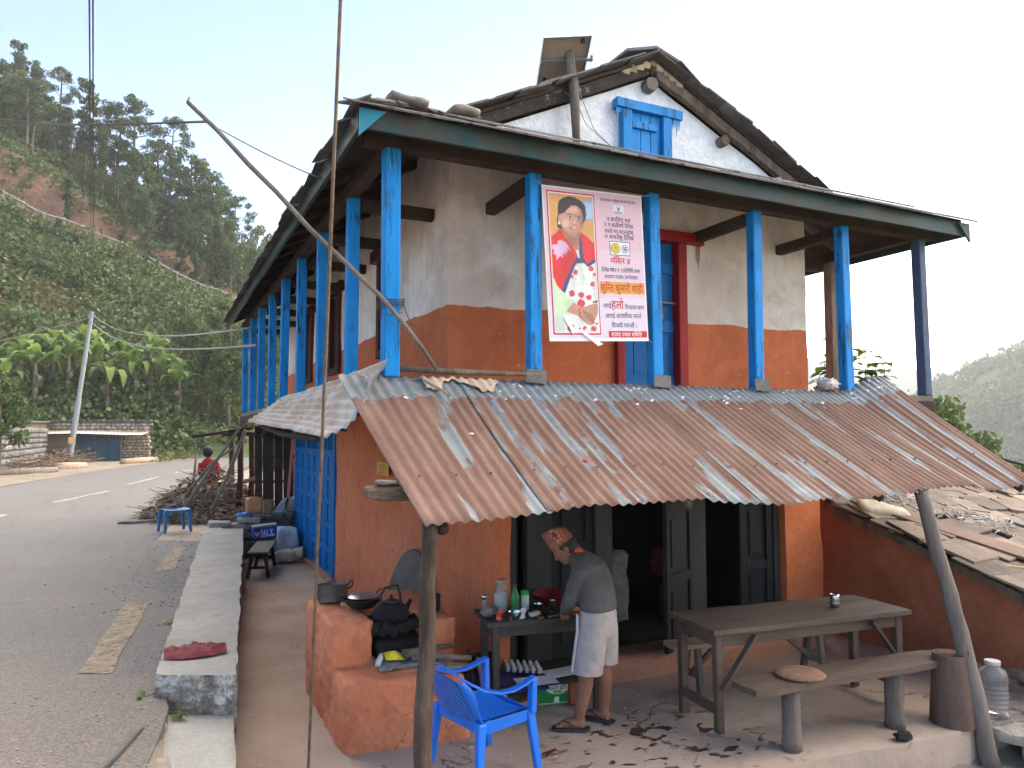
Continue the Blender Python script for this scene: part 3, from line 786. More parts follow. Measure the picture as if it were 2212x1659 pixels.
mb.tube([(3.115, .85, 3.42), (3.115, .85, 3.48), (3.13, .85, 3.495), (3.145, .85, 3.48), (3.145, .85, 3.42)], .006, 6); mb.box(3.105, 3.155, .84, .86, 3.36, 3.425)
mb.build('padlock', PM('lock_iron', (.10, .10, .10), (.2, .2, .19), 20, .5, .2, 60, .002, metal=.4), dfo, bevel=.002)
mb = MB()
for (x, l) in ((3.60, .16), (3.615, .2), (3.63, .24), (3.645, .18)): mb.prism([(-.004, 0), (.004, 0), (.002, -l), (-.002, -l)], .002, (x, .848, 4.17), (1, 0, 0), (0, 0, 1))
mb.build('paint_run', FLAT('red_run', (.22, .04, .03), .7), dfo)
# street-side folding doors, blue
def leaf(a, b_, z0, z1, name, parent, mat, panels=5, th=.035, vent=True):
    """panelled leaf between two ground points"""
    a = Vector((a[0], a[1], 0)); b_ = Vector((b_[0], b_[1], 0)); d = b_ - a; Lh = d.length; d.normalize(); nrm = Vector((d.y, -d.x, 0))
    mb = MB()
    mb.M = Matrix(((d.x, nrm.x, 0, a.x), (d.y, nrm.y, 0, a.y), (0, 0, 1, 0), (0, 0, 0, 1)))
    st = .07
    mb.box(0, Lh, -th * .25, th * .25, z0, z1)
    mb.box(0, st, th * .25, th, z0, z1); mb.box(Lh - st, Lh, th * .25, th, z0, z1)
    o = mb.build(name, mat, parent, bevel=.005)
    hh = (z1 - z0) / panels
    for k in range(panels + 1):
        r_ = MB(); r_.M = mb.M; zc = z0 + k * hh; zz0 = max(z0, zc - .045); zz1 = min(z1, zc + .045)
        r_.box(st + .002, Lh - st - .002, th * .25, th * .98, zz0, zz1); r_.build('rail', mat, o, bevel=.005)
        if k < panels:
            r_ = MB(); r_.M = mb.M; r_.box(st + .05, Lh - st - .05, th * .25, th * .7, zc + .10, zc + hh - .10); r_.build('panel', mat, o, bevel=.008)
    return o
sdx = .83
dr = MB()
for y in (5.72, 6.85, 7.95, 9.08):
    dr.box(sdx - .02, sdx + .1, y - .055, y + .055, .06, 2.2)
dr.box(sdx - .02, sdx + .1, 5.775, 6.795, 1.86, 1.93); dr.box(sdx - .02, sdx + .1, 6.905, 7.895, 1.86, 1.93); dr.box(sdx - .02, sdx + .1, 8.005, 9.025, 1.86, 1.93)
dro = dr.build('street_door', MAT['blue_door'], H, bevel=.008)
mb = MB(); nbox(mb, b8(sdx - .06, sdx + .1, 5.1, 9.2, 2.203, 2.34), (1, 12, 2), .008, 2); mb.build('lintel', paint('grey_blue', (.07, .12, .16), (.04, .05, .05), .6), dro)
mb = MB(); nbox(mb, b8(sdx - .07, sdx + .12, 5.6, 9.15, -.04, .06), (1, 20, 1), .012, 3); mb.build('sill', MAT['step_mud'], dro)
for (y0, y1) in ((5.78, 6.28), (6.29, 6.79), (6.91, 7.39), (7.40, 7.89), (8.01, 8.51), (8.52, 9.02)):
    leaf((sdx + .03, y1), (sdx + .03, y0), .065, 1.86, 'door_leaf', dro, MAT['blue_door'], 5)
    for k in range(3):
        q = MB(); yy = y0 + .06 + k * .16; q.box(sdx + .02, sdx + .06, yy, yy + .05, 1.932, 2.2); q.build('vent_bar', MAT['blue_door'], dro)
mb = MB(); mb.box(sdx + .10, sdx + .14, 5.7, 9.1, .06, 2.2); mb.build('back_board', MAT['wood_dark'], dro)
# porch front: frames and dark leaves
pf = MB()
for (a, c) in ((1.17, 1.25), (1.34, 1.58), (2.03, 2.21), (3.10, 3.28), (4.19, 4.265)):
    pf.box(a, c, .42 - (.0 if c - a < .1 else .03), .50, .17, 2.15)
pfo = pf.build('porch_frame', MAT['door_grey'], H, bevel=.008)
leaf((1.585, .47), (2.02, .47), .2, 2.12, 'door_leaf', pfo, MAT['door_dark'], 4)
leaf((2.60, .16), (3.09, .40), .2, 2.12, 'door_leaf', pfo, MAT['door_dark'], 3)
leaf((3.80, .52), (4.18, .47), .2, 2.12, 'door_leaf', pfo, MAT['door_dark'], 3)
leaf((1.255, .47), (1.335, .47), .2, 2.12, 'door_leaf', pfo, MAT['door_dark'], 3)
# ------------------------------------------------------------------ corrugated awnings
def rust_mat():
    m, t, b = nodes('rusty_sheet')
    uv = N(t, 'ShaderNodeTexCoord').outputs['UV']
    sx = N(t, 'ShaderNodeSeparateXYZ'); L(t, uv, sx.inputs[0])
    u, v = sx.outputs[0], sx.outputs[1]
    def sc(a, c, off=0):
        mp = N(t, 'ShaderNodeMapping'); mp.inputs['Scale'].default_value = (a, c, 1); mp.inputs['Location'].default_value = (off, off * .7, 0); L(t, uv, mp.inputs[0]); return mp.outputs[0]
    rust = ramp(t, tex(t, sc(2.4, .7), 2.2, 6, .6), [(.28, (.12, .060, .040)), (.5, (.175, .095, .066)), (.75, (.25, .155, .115))])
    rust = mix(t, .45, rust, mix(t, 1, rust, ramp(t, tex(t, sc(1, 1), 60, 3, .6), [(.3, .6), (.7, 1.35)]), 'MULTIPLY'))
    zinc = ramp(t, tex(t, sc(2, 3), 3, 5), [(.3, (.155, .172, .17)), (.7, (.225, .25, .265))])
    # streaks of bare zinc that follow the corrugations (one value per corrugation, broken up along the slope)
    cu = math_(t, 'FLOOR', math_(t, 'DIVIDE', u, .078))
    wn = N(t, 'ShaderNodeTexWhiteNoise', noise_dimensions='1D'); L(t, cu, wn.inputs['W'])
    st = tex(t, sc(2.2, .38), 2.2, 3, .5)
    k = math_(t, 'ADD', math_(t, 'MULTIPLY', st, 1.0), math_(t, 'MULTIPLY', math_(t, 'SUBTRACT', wn.outputs['Value'], .5), .20))
    k = math_(t, 'ADD', k, math_(t, 'MULTIPLY', math_(t, 'SUBTRACT', tex(t, sc(9, 3), 3, 5, .6), .5), .16))
    top = ramp(t, math_(t, 'ADD', v, math_(t, 'MULTIPLY', math_(t, 'SUBTRACT', wn.outputs['Value'], .5), .10)), [(.27, .5), (.33, 0)])
    k = math_(t, 'ADD', k, top)
    msk = ramp(t, k, [(.575, 0), (.60, 1)])
    c = mix(t, msk, rust, zinc)
    vo = N(t, 'ShaderNodeTexVoronoi'); vo.inputs['Scale'].default_value = 24; vo.inputs['Randomness'].default_value = 1; L(t, sc(1, 1), vo.inputs['Vector'])
    dens = math_(t, 'MULTIPLY', ramp(t, v, [(.0, 1), (.28, .8), (.42, .3), (.7, .12), (1, .05)]), ramp(t, tex(t, sc(1, 1), 1.7), [(.4, .3), (.6, 1)]))
    sp = N(t, 'ShaderNodeSeparateColor'); L(t, vo.outputs['Color'], sp.inputs[0])
    spk = math_(t, 'MULTIPLY', math_(t, 'LESS_THAN', vo.outputs['Distance'], math_(t, 'MULTIPLY', sp.outputs[1], .42)), math_(t, 'GREATER_THAN', math_(t, 'ADD', dens, sp.outputs[0]), 1.25))
    c = mix(t, spk, c, (.74, .75, .75))
    vb = N(t, 'ShaderNodeTexVoronoi'); vb.inputs['Scale'].default_value = 7; L(t, sc(1, 1, 3), vb.inputs['Vector'])
    s3 = N(t, 'ShaderNodeSeparateColor'); L(t, vb.outputs['Color'], s3.inputs[0])
    bl = math_(t, 'MULTIPLY', math_(t, 'LESS_THAN', vb.outputs['Distance'], .22), math_(t, 'MULTIPLY', math_(t, 'GREATER_THAN', s3.outputs[0], .86), math_(t, 'LESS_THAN', v, .45)))
    c = mix(t, math_(t, 'MULTIPLY', bl, .6), c, (.06, .26, .55))
    L(t, c, b.inputs['Base Color'])
    L(t, ramp(t, msk, [(0, .85), (1, .55)]), b.inputs['Roughness'])
    L(t, math_(t, 'MULTIPLY', msk, .1), b.inputs['Metallic'])
    bump(t, b, tex(t, sc(1, 1), 70, 5), .25, .003)
    return m
RUST = rust_mat()
AW = thing('corrugated_awning', 'rusty corrugated iron awning over the porch and cooking place', 'awning', (2.5, -.8, 1.7))
PIT = .078
def eave_y(x):
    pts = [(-.3, -1.615), (.12, -1.59), (.37, -1.56), (.9, -1.515), (1.0, -1.535), (1.7, -1.51), (1.75, -1.54), (2.3, -1.62), (2.8, -1.56), (3.5, -1.54), (4.1, -1.49), (5.3, -1.50)]
    return float(np.interp(x, [p[0] for p in pts], [p[1] for p in pts]))
def awn_pt(x, v, lift=0):
    y0 = -.03 + .02 * fbm(x * 1.1, 5); y1 = eave_y(x)
    y = y0 + (y1 - y0) * v
    z0 = 2.585 + (.17 * smooth(4.6, 5.25, x)); z = z0 + (y - y0) * (.58 + .04 * smooth(4.4, 5.2, x)) - .015 * math.sin(math.pi * v) * (1 + .8 * math.sin(x * 1.7))
    z -= .10 * smooth(4.35, 5.25, x) * v
    z += .008 * math.cos(2 * math.pi * x / PIT) + lift
    return (x, y, z)
nsheet = 7; wsh = 5.55 / nsheet
for k in range(nsheet):
    mb = MB(); x0 = -.27 + k * wsh; x1 = x0 + wsh + .03; nu = int((x1 - x0) / PIT * 8); nv = 16
    lift = .003 * (k % 2) + .0006 * k; off = random.uniform(-.012, .012)
    skew = random.uniform(-.02, .02)
    def fn(u, v):
        x = x0 + (x1 - x0) * u
        p = awn_pt(x, v * (1 + off), lift); return (p[0] + skew * v - (.12 * (1 - v) if x < .2 and k == 0 else 0) * (1 - u), p[1], p[2])
    mb.grid(fn, nu, nv)
    mb.uv = [(x0 + (x1 - x0) * i / nu, (j / nv) * 1.78 + .013 * k) for j in range(nv + 1) for i in range(nu + 1)]
    o = mb.build('metal_sheet', RUST, AW, smooth=True)
    so = o.modifiers.new('solid', 'SOLIDIFY'); so.thickness = .0018; so.offset = -1
    nails = MB()
    for q in range(3):
        x = x0 + PIT * (1.0 + 3.1 * q); p = awn_pt(round(x / PIT) * PIT, .74, lift)
        nails.lathe([(.011, 0), (.011, .003), (.004, .008)], 8, (p[0], p[1], p[2] + .003))
    nails.build('roofing_nail', MAT['wire'], o)
for (y, z) in ((-1.18, None), (-.62, None)):
    mb = MB(); path = [(x, y + .01 * fbm(x, 1), awn_pt(x, (y + .03) / (eave_y(x) + .03))[2] - .045 + .006 * fbm(x * 2, 3)) for x in np.linspace(-.2, 5.2, 14)]
    mb.tube(path, .03, 8); mb.build('purlin', MAT['wood_dark'], AW, smooth=True)
for x in (-.12, 1.55, 3.36, 5.1):
    mb = MB(); mb.tube([(x, -.05, 2.47), (x, -.8, awn_pt(x, .5)[2] - .10), (x, -1.50, awn_pt(x, .96)[2] - .07)], [.04, .04, .035], 8); mb.build('rafter', MAT['wood_dark'], AW, smooth=True)
mb = MB()     # the weathered stub of a beam that sticks out on the left
nbox(mb, [(-.47, -1.2, 1.785), (-.1, -1.2, 1.76), (-.1, -1.08, 1.76), (-.47, -1.08, 1.785), (-.47, -1.2, 1.86), (-.1, -1.2, 1.845), (-.1, -1.08, 1.845), (-.47, -1.08, 1.86)], (16, 4, 6), .02, 9, .25)
mb.build('beam_stub', PM('beam_old', (.06, .042, .033), (.24, .175, .13), 10, .95, 1.3, 50, .02, st=(.2, 1, 1)), AW, auto=40)
mb = MB()
nbox(mb, b8(-.40, -.15, -1.20, -1.08, 1.868, 1.888), (10, 3, 2), .012, 9, .25); mb.build('beam_stub', MAT['wood_grey'], AW, auto=40)
# scrap timber, torn sacking and weights along the upper edge
mb = MB(); mb.tube([(.06, -.03, 2.645), (.5, -.05, 2.637), (1.22, -.10, 2.633)], [.02, .026, .016], 7, jit=.2); tag(mb.build('wood_stick', MAT['wood_bark'], smooth=True), 'thin split stick lying on the awning between two front posts', 'stick')
mb = MB()
def sack(u, v):
    x = .22 + .62 * u; y = -.07 - .16 * v * (.55 + .45 * math.sin(u * 9 + 1) + .3 * fbm(u * 9, 2)); z = awn_pt(x, min(1, max(.01, (-.03 - y) / 1.5)))[2] + .022 + .012 * fbm(u * 14, v * 5)
    return (x, y, z)
mb.grid(sack, 40, 8); o = tag(mb.build('torn_sacking', PM('sacking', (.45, .33, .23), (.60, .47, .36), 12, .95, .8, 60, .01), smooth=True), 'strip of torn beige sacking on the awning top edge', 'sacking')
so = o.modifiers.new('solid', 'SOLIDIFY'); so.thickness = .006
mb = MB(); mb.tube([(.23, -.13, 2.56), (.33, -.33, 2.452)], [.012, .01], 6); tag(mb.build('wood_stick', MAT['wood_pale']), 'short pale stick on the rusty awning near the corner post', 'stick')
for i, (x, lab) in enumerate(((1.17, 'bent grey tin flap at the foot of the post left of the banner'), (2.41, 'bent grey tin flap at the foot of the post right of the banner'), (3.56, 'bent grey tin flap at the foot of the fourth front post'))):
    mb = MB(); mb.hexa([(x - .10, -.13, 2.57), (x + .09, -.12, 2.56), (x + .09, -.115, 2.56), (x - .10, -.125, 2.57), (x - .07, -.09, 2.68), (x + .11, -.09, 2.67), (x + .11, -.085, 2.67), (x - .07, -.085, 2.68)])
    tag(mb.build('tin_flap', MAT['sheet_zinc']), lab, 'tin flap', 'tin flaps at the posts')
mb = MB(); mb.lump((4.52, -.02, 2.66), (.11, .07, .06), 3, .8, 3, 4); tag(mb.build('plastic_bag', PM('bag_dirty', (.5, .42, .38), (.75, .73, .70), 9, .6, .4, 30, .01, c3=(.30, .08, .05), spot=.55), smooth=True), 'crumpled white and brown plastic bag beside the fifth front post', 'plastic bag')
# bits of rubbish on the sheet
for i, (x, y, c, lab) in enumerate(((1.06, -1.05, (.55, .03, .03), 'tiny red scrap lying on the rusty awning'), (.36, -.72, (.6, .45, .33), 'tan pebble lying on the rusty awning left part'), (3.02, -.40, (.65, .42, .28), 'orange tan chip lying high on the rusty awning'))):
    mb = MB(); z = awn_pt(x, (-.03 - y) / 1.5)[2]; mb.lump((x, y, z + .012), (.022, .016, .01), 2, .5, 3, i); tag(mb.build('scrap', FLAT('scrap%d' % i, c), smooth=True), lab, 'scrap')
# small awning on the street side
LA = thing('side_awning', 'small bent corrugated sheet awning over the blue street doors', 'awning', (-.35, 2, 2.2))
mb = MB(); nu, nv = 44, 26
def la(u, v):      # u outwards, v along the house; corrugations run along the house
    y = -.42 + 4.75 * v + .06 * math.sin(u * 7) * (1 - v)
    x = -.13 - .40 * u + .03 * math.sin(v * 4)
    z = 2.66 - .52 * u + .18 * u * v - .09 * math.sin(math.pi * u) * (1 - v) + .05 * v * (1 - u) * -1 + .012 * math.cos(2 * math.pi * u * 7.5) + .015 * fbm(u * 2, v * 6)
    return (x, y, z)
mb.grid(la, nu, nv); mb.uv = [(j / nv * .5 + 7, .25 + i / nu * .6 + .3 * (j / nv)) for j in range(nv + 1) for i in range(nu + 1)]
def rust2():
    m, t, b = nodes('bent_sheet')
    v = coords(t, (1, .5, 1))
    c = ramp(t, tex(t, v, 5, 6, .65), [(.36, (.24, .16, .12)), (.5, (.32, .28, .25)), (.62, (.38, .385, .38))])
    L(t, c, b.inputs['Base Color']); b.inputs['Roughness'].default_value = .65; b.inputs['Metallic'].default_value = .15
    bump(t, b, tex(t, v, 50), .2, .004); return m
o = mb.build('metal_sheet', rust2(), LA, smooth=True); so = o.modifiers.new('solid', 'SOLIDIFY'); so.thickness = .002
mb = MB(); mb.tube([(-.47, .3, 2.12), (-.45, 2.2, 2.16), (-.42, 4.2, 2.27)], .025, 8); mb.build('pole_rail', MAT['wood_dark'], LA, smooth=True)
for y in (1.3, 3.9):
    mb = MB(); mb.tube([(.0, y, 2.45), (-.44, y, 2.13)], .022, 7); mb.build('bracket', MAT['wood_dark'], LA, smooth=True)
# poles that carry the awning
def rough_pole(path, rad, name, lab, mat, n=16):
    P = [Vector(p) for p in path]; pts = []; rr = []
    for i in range(len(P) - 1):
        for k in range(8):
            t_ = k / 8; p = P[i].lerp(P[i + 1], t_); p = p + Vector((.012 * fbm(p.z * 2.3, 1), .012 * fbm(p.z * 2.1, 8), 0)); pts.append(p); rr.append((rad[i] + (rad[i + 1] - rad[i]) * t_) * (1 + .08 * fbm(p.z * 5, 3)))
    pts.append(P[-1]); rr.append(rad[-1])
    mb = MB(); mb.tube(pts, rr, n, jit=.12); return tag(mb.build(name, mat, smooth=True), lab, 'pole')
px, py = -.19, -1.52
rough_pole([(-.245, -1.52, -.02), (-.225, -1.52, .8), (-.205, -1.52, 1.68)], [.05, .047, .041], 'support_pole', 'thick rough wooden pole under the left end of the awning', MAT['pole_brown'])
rough_pole([(4.07, -1.80, -.32), (3.97, -1.66, .67), (3.86, -1.45, 1.735)], [.066, .058, .05], 'support_pole', 'leaning grey wooden pole under the right end of the awning', MAT['wood_grey'])
# ------------------------------------------------------------------ solar panel
SP = thing('solar_panel', 'small solar panel on a wooden post above the gable', 'solar panel', (2.03, .75, 5.0))
mb = MB(); mb.tube([(2.05, .72, 4.98), (2.02, .70, 5.4), (1.935, .66, 5.88)], [.035, .05, .045], 10, jit=.1); mb.build('post', MAT['wood_grey'], SP, smooth=True)
c4 = [Vector(p) for p in ((1.622, .611, 5.845), (2.093, .497, 5.918), (2.209, .83, 5.726), (1.727, .949, 5.643))]
pc = (c4[0] + c4[1] + c4[2] + c4[3]) / 4; ux = (c4[1] - c4[0] + c4[2] - c4[3]).normalized(); uy = (c4[0] - c4[3] + c4[1] - c4[2]); uy = (uy - ux * uy.dot(ux)).normalized(); nn_ = ux.cross(uy)
if nn_.y > 0: nn_ = -nn_
def pbox(mb, a0, a1, b0, b1, c0, c1):
    f = lambda a, b_, c: pc + ux * a + uy * b_ + nn_ * c
    return mb.hexa([f(a0, b0, c0), f(a1, b0, c0), f(a1, b1, c0), f(a0, b1, c0), f(a0, b0, c1), f(a1, b0, c1), f(a1, b1, c1), f(a0, b1, c1)])
mb = MB(); pbox(mb, -.225, .225, -.24, .24, -.022, -.012); mb.build('back_sheet', FLAT('back_sheet', (.30, .255, .20), .6), SP)
mb = MB(); pbox(mb, -.24, -.225, -.255, .255, -.03, .005); pbox(mb, .225, .24, -.255, .255, -.03, .005); pbox(mb, -.225, .225, .24, .255, -.03, .005); pbox(mb, -.225, .225, -.255, -.24, -.03, .005)
mb.build('frame', FLAT('alu_frame', (.30, .34, .38), .4, .7), SP)
mb = MB(); pbox(mb, -.225, .225, -.24, .24, -.034, -.03); mb.build('cell_glass', FLAT('cells', (.01, .015, .04), .1), SP)
mb = MB(); pbox(mb, -.24, .29, .0, .03, .012, .03); pbox(mb, .27, .29, -.02, .05, -.02, .012); mb.build('bracket', FLAT('galv', (.28, .30, .31), .5, .6), SP)
for (a, b_) in ((.16, .20), (-.17, -.20)):
    mb = MB(); pbox(mb, a - .015, a + .015, b_ - .02, b_ + .02, -.012, .012); mb.build('junction_box', MAT['rubber'], SP)
mb = MB(); mb.tube([tuple(pc + ux * .16 + uy * .2), tuple(pc + ux * .06 + uy * .08 - Vector((0, .03, 0))), (2.06, .66, 5.45), (2.3, .80, 5.2), (2.62, .80, 4.98)], .004, 5)
mb.tube([tuple(pc - ux * .17 - uy * .2), (2.0, .66, 5.4), (2.2, .78, 5.22), (2.6, .79, 4.99)], .004, 5); mb.build('lead', MAT['wire_pale'], SP)
m2 = MB(); nbox(m2, b8(1.66, 1.98, .74, 1.0, 5.44, 5.56), (5, 4, 3), .03, 4, .5); tag(m2.build('stone', MAT['slate'], smooth=True), 'flat stone weighing down the roof below the solar panel', 'stone')
# ------------------------------------------------------------------ guy cable, leaning branch, wires
def strand_cable(a, b_, r, name, lab, turns, mat):
    a = Vector(a); b_ = Vector(b_); mb = MB(); d = (b_ - a).normalized(); e1 = d.cross(Vector((1, 0, 0))).normalized(); e2 = d.cross(e1); n = int(turns * 10)
    for s in range(5):
        pts = []
        for i in range(n + 1):
            t_ = i / n; an = 2 * math.pi * (turns * t_ + s / 5); pts.append(a.lerp(b_, t_) + (e1 * math.cos(an) + e2 * math.sin(an)) * r * .55)
        mb.tube(pts, r * .52, 5, cap=False)
    return tag(mb.build(name, mat, smooth=True), lab, 'cable')
strand_cable((-.60, -.31, -.02), (-.907, -2.674, 6.58), .0095, 'guy_cable', 'thick twisted steel guy cable rising in front of the house corner', 95, MAT['cable_steel'])
mb = MB(); path = [(-1.432, -.12, 4.357), (-1.25, -.12, 4.20), (-1.03, -.12, 3.99), (-.85, -.12, 3.83), (-.62, -.12, 3.60), (-.4, -.12, 3.41), (-.115, -.12, 3.16), (.05, -.14, 2.98), (.2, -.14, 2.80), (.335, -.12, 2.64)]
path = [(p[0] + .012 * fbm(i * 1.3, 2), p[1], p[2] + .012 * fbm(i * 1.7, 5)) for i, p in enumerate(path)]
mb.tube(path, [.015, .016, .017, .017, .018, .018, .018, .017, .016, .014], 9, jit=.15); mb.tube([path[0], (-1.42, -.10, 4.40)], [.008, .006], 5)
tag(mb.build('branch_pole', MAT['wood_grey'], smooth=True), 'long crooked grey branch tied to the corner post', 'branch')
mb = MB()
for k in range(5):
    z = 3.10 + k * .012; q = .085
    mb.tube([(-q, -q, z), (q, -q, z + .01), (q, q, z), (-q, q, z - .006), (-q, -q, z)], .003, 4)
mb.tube([(.08, -.09, 3.10), (.11, -.1, 3.02), (.14, -.1, 2.97), (.18, -.1, 2.95)], .004, 5); mb.tube([(-.09, -.08, 3.1), (-.1, -.08, 3.05), (-.02, -.1, 3.03), (.07, -.1, 3.06)], .003, 5)
tag(mb.build('wire_binding', MAT['wire'], smooth=True), 'wire lashed round the corner post and the branch', 'wire')
def sag(a, b_, s, n=14):
    a = Vector(a); b_ = Vector(b_); return [tuple(a.lerp(b_, i / n) - Vector((0, 0, s * 4 * (i / n) * (1 - i / n)))) for i in range(n + 1)]
mb = MB(); mb.tube(sag((-1.30, -.13, 4.235), (-.335, 1.0, 4.36), .02), .006, 5, cap=False); tag(mb.build('wire', MAT['wire_pale']), 'thin wire from the branch to the eave of the house', 'wire')
# ------------------------------------------------------------------ lettering helper: flat text meshes (Devanagari syllables composed by hand)
CONS = set(chr(c) for c in range(0x915, 0x93a)); VIR = '\u094d'; IM = '\u093f'
def syllables(s):
    out = []; i = 0
    while i < len(s):
        ch = s[i]
        if ch in CONS:
            cl = [ch]; i += 1; ra = False
            while i + 1 < len(s) and s[i] == VIR and s[i + 1] in CONS:
                if s[i + 1] == 'र': ra = True
                else: cl.append(s[i + 1])
                i += 2
            ma = ''
            while i < len(s) and ('\u093a' <= s[i] <= '\u094f' or s[i] in '\u0901\u0902\u0903'): ma += s[i]; i += 1
            if IM in ma: out.append((IM, 'g')); ma = ma.replace(IM, '')
            for c in cl[:-1]: out.append((c, 'h'))
            out.append((cl[-1] + ma, 'r' if ra else 'g'))
        else:
            j = i + 1
            while j < len(s) and ('\u093a' <= s[j] <= '\u094f' or s[j] in '\u0901\u0902'): j += 1
            out.append((s[i:j], 'g')); i = j
    return out
_gl = {}
def prepare(strings):
    todo = sorted(set(g for s, bold in strings for g in [(q[0], bold) for q in syllables(s)] if g not in _gl and g[0] != ' '))
    obs = []
    for (g, bold) in todo:
        cu = bpy.data.curves.new('tmp', 'FONT'); cu.body = g; cu.resolution_u = 3
        if bold: cu.offset = .009
        ob = bpy.data.objects.new('tmp', cu); COL.objects.link(ob); obs.append(ob)
    bpy.context.view_layer.update(); dg = bpy.context.evaluated_depsgraph_get()
    for key, ob in zip(todo, obs):
        me = ob.evaluated_get(dg).to_mesh()
        vs = [(v.co.x, v.co.y) for v in me.vertices]; fs = [tuple(p.vertices) for p in me.polygons]
        hl = [p[0] for p in vs if .52 < p[1] < .66] or [p[0] for p in vs] or [.3]
        adv = max(hl) - (.009 if key[1] else 0)
        if key[0] == IM: adv = max([p[0] for p in vs if p[1] < .35] or [.2]) + .055
        _gl[key] = (vs, fs, adv); ob.evaluated_get(dg).to_mesh_clear()
    for ob in obs:
        cu = ob.data; bpy.data.objects.remove(ob); bpy.data.curves.remove(cu)
def text2d(s, bold=False):
    x = 0; V = []; F = []
    for (g, kind) in syllables(s):
        if g == ' ': x += .27; continue
        vs, fs, adv = _gl[(g, bold)]
        if kind == 'h':
            cut = adv * .70; keep = []; n = len(V)
            V += [(x + min(p[0], cut), p[1]) for p in vs]; F += [tuple(i + n for i in f) for f in fs if min(vs[i][0] for i in f) < cut - .001]
            x += cut; continue
        n = len(V); V += [(x + p[0], p[1]) for p in vs]; F += [tuple(i + n for i in f) for f in fs]
        if kind == 'r':
            n = len(V); V += [(x + adv * .55, .20), (x + adv * .6, .26), (x + adv * .18, -.03), (x + adv * .12, .03)]; F.append((n, n + 1, n + 3, n + 2)[:4])
        x += adv
    return V, F, x

# ------------------------------------------------------------------ election banner
BN = thing('banner', 'pink election banner with a portrait hung between two front posts', 'banner', (1.76, -.08, 2.95))
BC = [Vector((1.241, -.080, 4.206)), Vector((2.232, -.080, 4.249)), Vector((2.277, -.10, 2.977)), Vector((1.301, -.10, 2.923))]
def bp(u, v, lay=0):
    p = (BC[0] * (1 - u) + BC[1] * u) * (1 - v) + (BC[3] * (1 - u) + BC[2] * u) * v
    return (p.x, p.y - .0009 * lay, p.z)
mb = MB(); mb.grid(lambda u, v: bp(u, v), 6, 8, True); mb.grid(lambda u, v: (bp(u, v)[0], bp(u, v)[1] + .0015, bp(u, v)[2]), 6, 8)
def flex(name, c, rough=.45):
    m, t, b = nodes(name); v = coords(t, (1, 1, .6))
    L(t, mix(t, ramp(t, tex(t, v, 4), [(.3, 0), (.7, .3)]), c, tuple(k * .82 for k in c)), b.inputs['Base Color'])
    b.inputs['Roughness'].default_value = rough; b.inputs['Specular IOR Level'].default_value = .3
    bump(t, b, tex(t, v, 3.2, 3), .35, .03); return m
mb.build('cloth', flex('flex_white', (.78, .74, .76)), BN)
LAYM = {}
def pm(c):
    key = tuple(round(k, 3) for k in c)
    if key not in LAYM: LAYM[key] = flex('print_%d' % len(LAYM), c)
    return LAYM[key]
class Print:
    def __init__(s): s.mb = MB(); s.mats = []
    def poly(s, pts, c, lay):
        m = pm(c)
        if m not in s.mats: s.mats.append(m)
        s.mb.mi = s.mats.index(m); q = [bp(u, v, lay) for u, v in pts]
        a = sum(pts[i][0] * pts[(i + 1) % len(pts)][1] - pts[(i + 1) % len(pts)][0] * pts[i][1] for i in range(len(pts)))
        s.mb.add(q, [tuple(range(len(q))) if a < 0 else tuple(range(len(q) - 1, -1, -1))])
    def rect(s, u0, v0, u1, v1, c, lay): s.poly([(u0, v0), (u1, v0), (u1, v1), (u0, v1)], c, lay)
    def text(s, txt, uc, vc, h, c, lay, bold=False, wmax=None):
        V, F, wd = text2d(txt, bold)
        sc = h / .75; asp = 1.27
        if wmax and wd * sc * asp > wmax: sc2 = wmax / (wd * asp)
        else: sc2 = sc
        m = pm(c)
        if m not in s.mats: s.mats.append(m)
        s.mb.mi = s.mats.index(m)
        s.mb.add([bp(uc + (p[0] - wd / 2) * sc2 * asp, vc - (p[1] - .3) * sc, lay) for p in V], [f for f in F])
lines = [('दैलेखको विकास र समृद्धिको लागि योग्य नेतृत्व रोजौं', 0), ('न बदलिए मत', 0), ('न त बदलियो दैलेख', 0), ('तपाईं मत बदल्नुहोस्', 0), ('म बनाउँछु दैलेख', 0), ('मंसिर ४', 1), ('दैलेख क्षेत्र नं. १ प्रतिनिधि सभा', 0), ('सदस्य पदका उम्मेदवार', 0), ('कुन्ति कुमारी शाही', 1), ('लाई', 0), ('हलो', 1), ('चिन्हमा छाप', 0), ('लगाई अत्याधिक मतले', 0), ('विजयी गराऔं ।', 0), ('राप्रपा प्रचार समिति', 1), ('गुणको चिन्ह', 0), ('हलो', 0)]
prepare(lines)
RED = (.55, .012, .015); NAVY = (.03, .03, .09); PINK = (.72, .50, .58)
bgp = Print()
bgp.rect(.012, .012, .988, .40, (.70, .47, .52), 1); bgp.rect(.012, .40, .988, .72, (.70, .53, .60), 1); bgp.rect(.012, .72, .988, .988, (.70, .60, .68), 1)
bgp.rect(.040, .030, .505, .968, RED, 2); bgp.rect(.052, .040, .495, .958, (.78, .76, .77), 3)
bgp.mb.build('background_print', bgp.mats, BN)
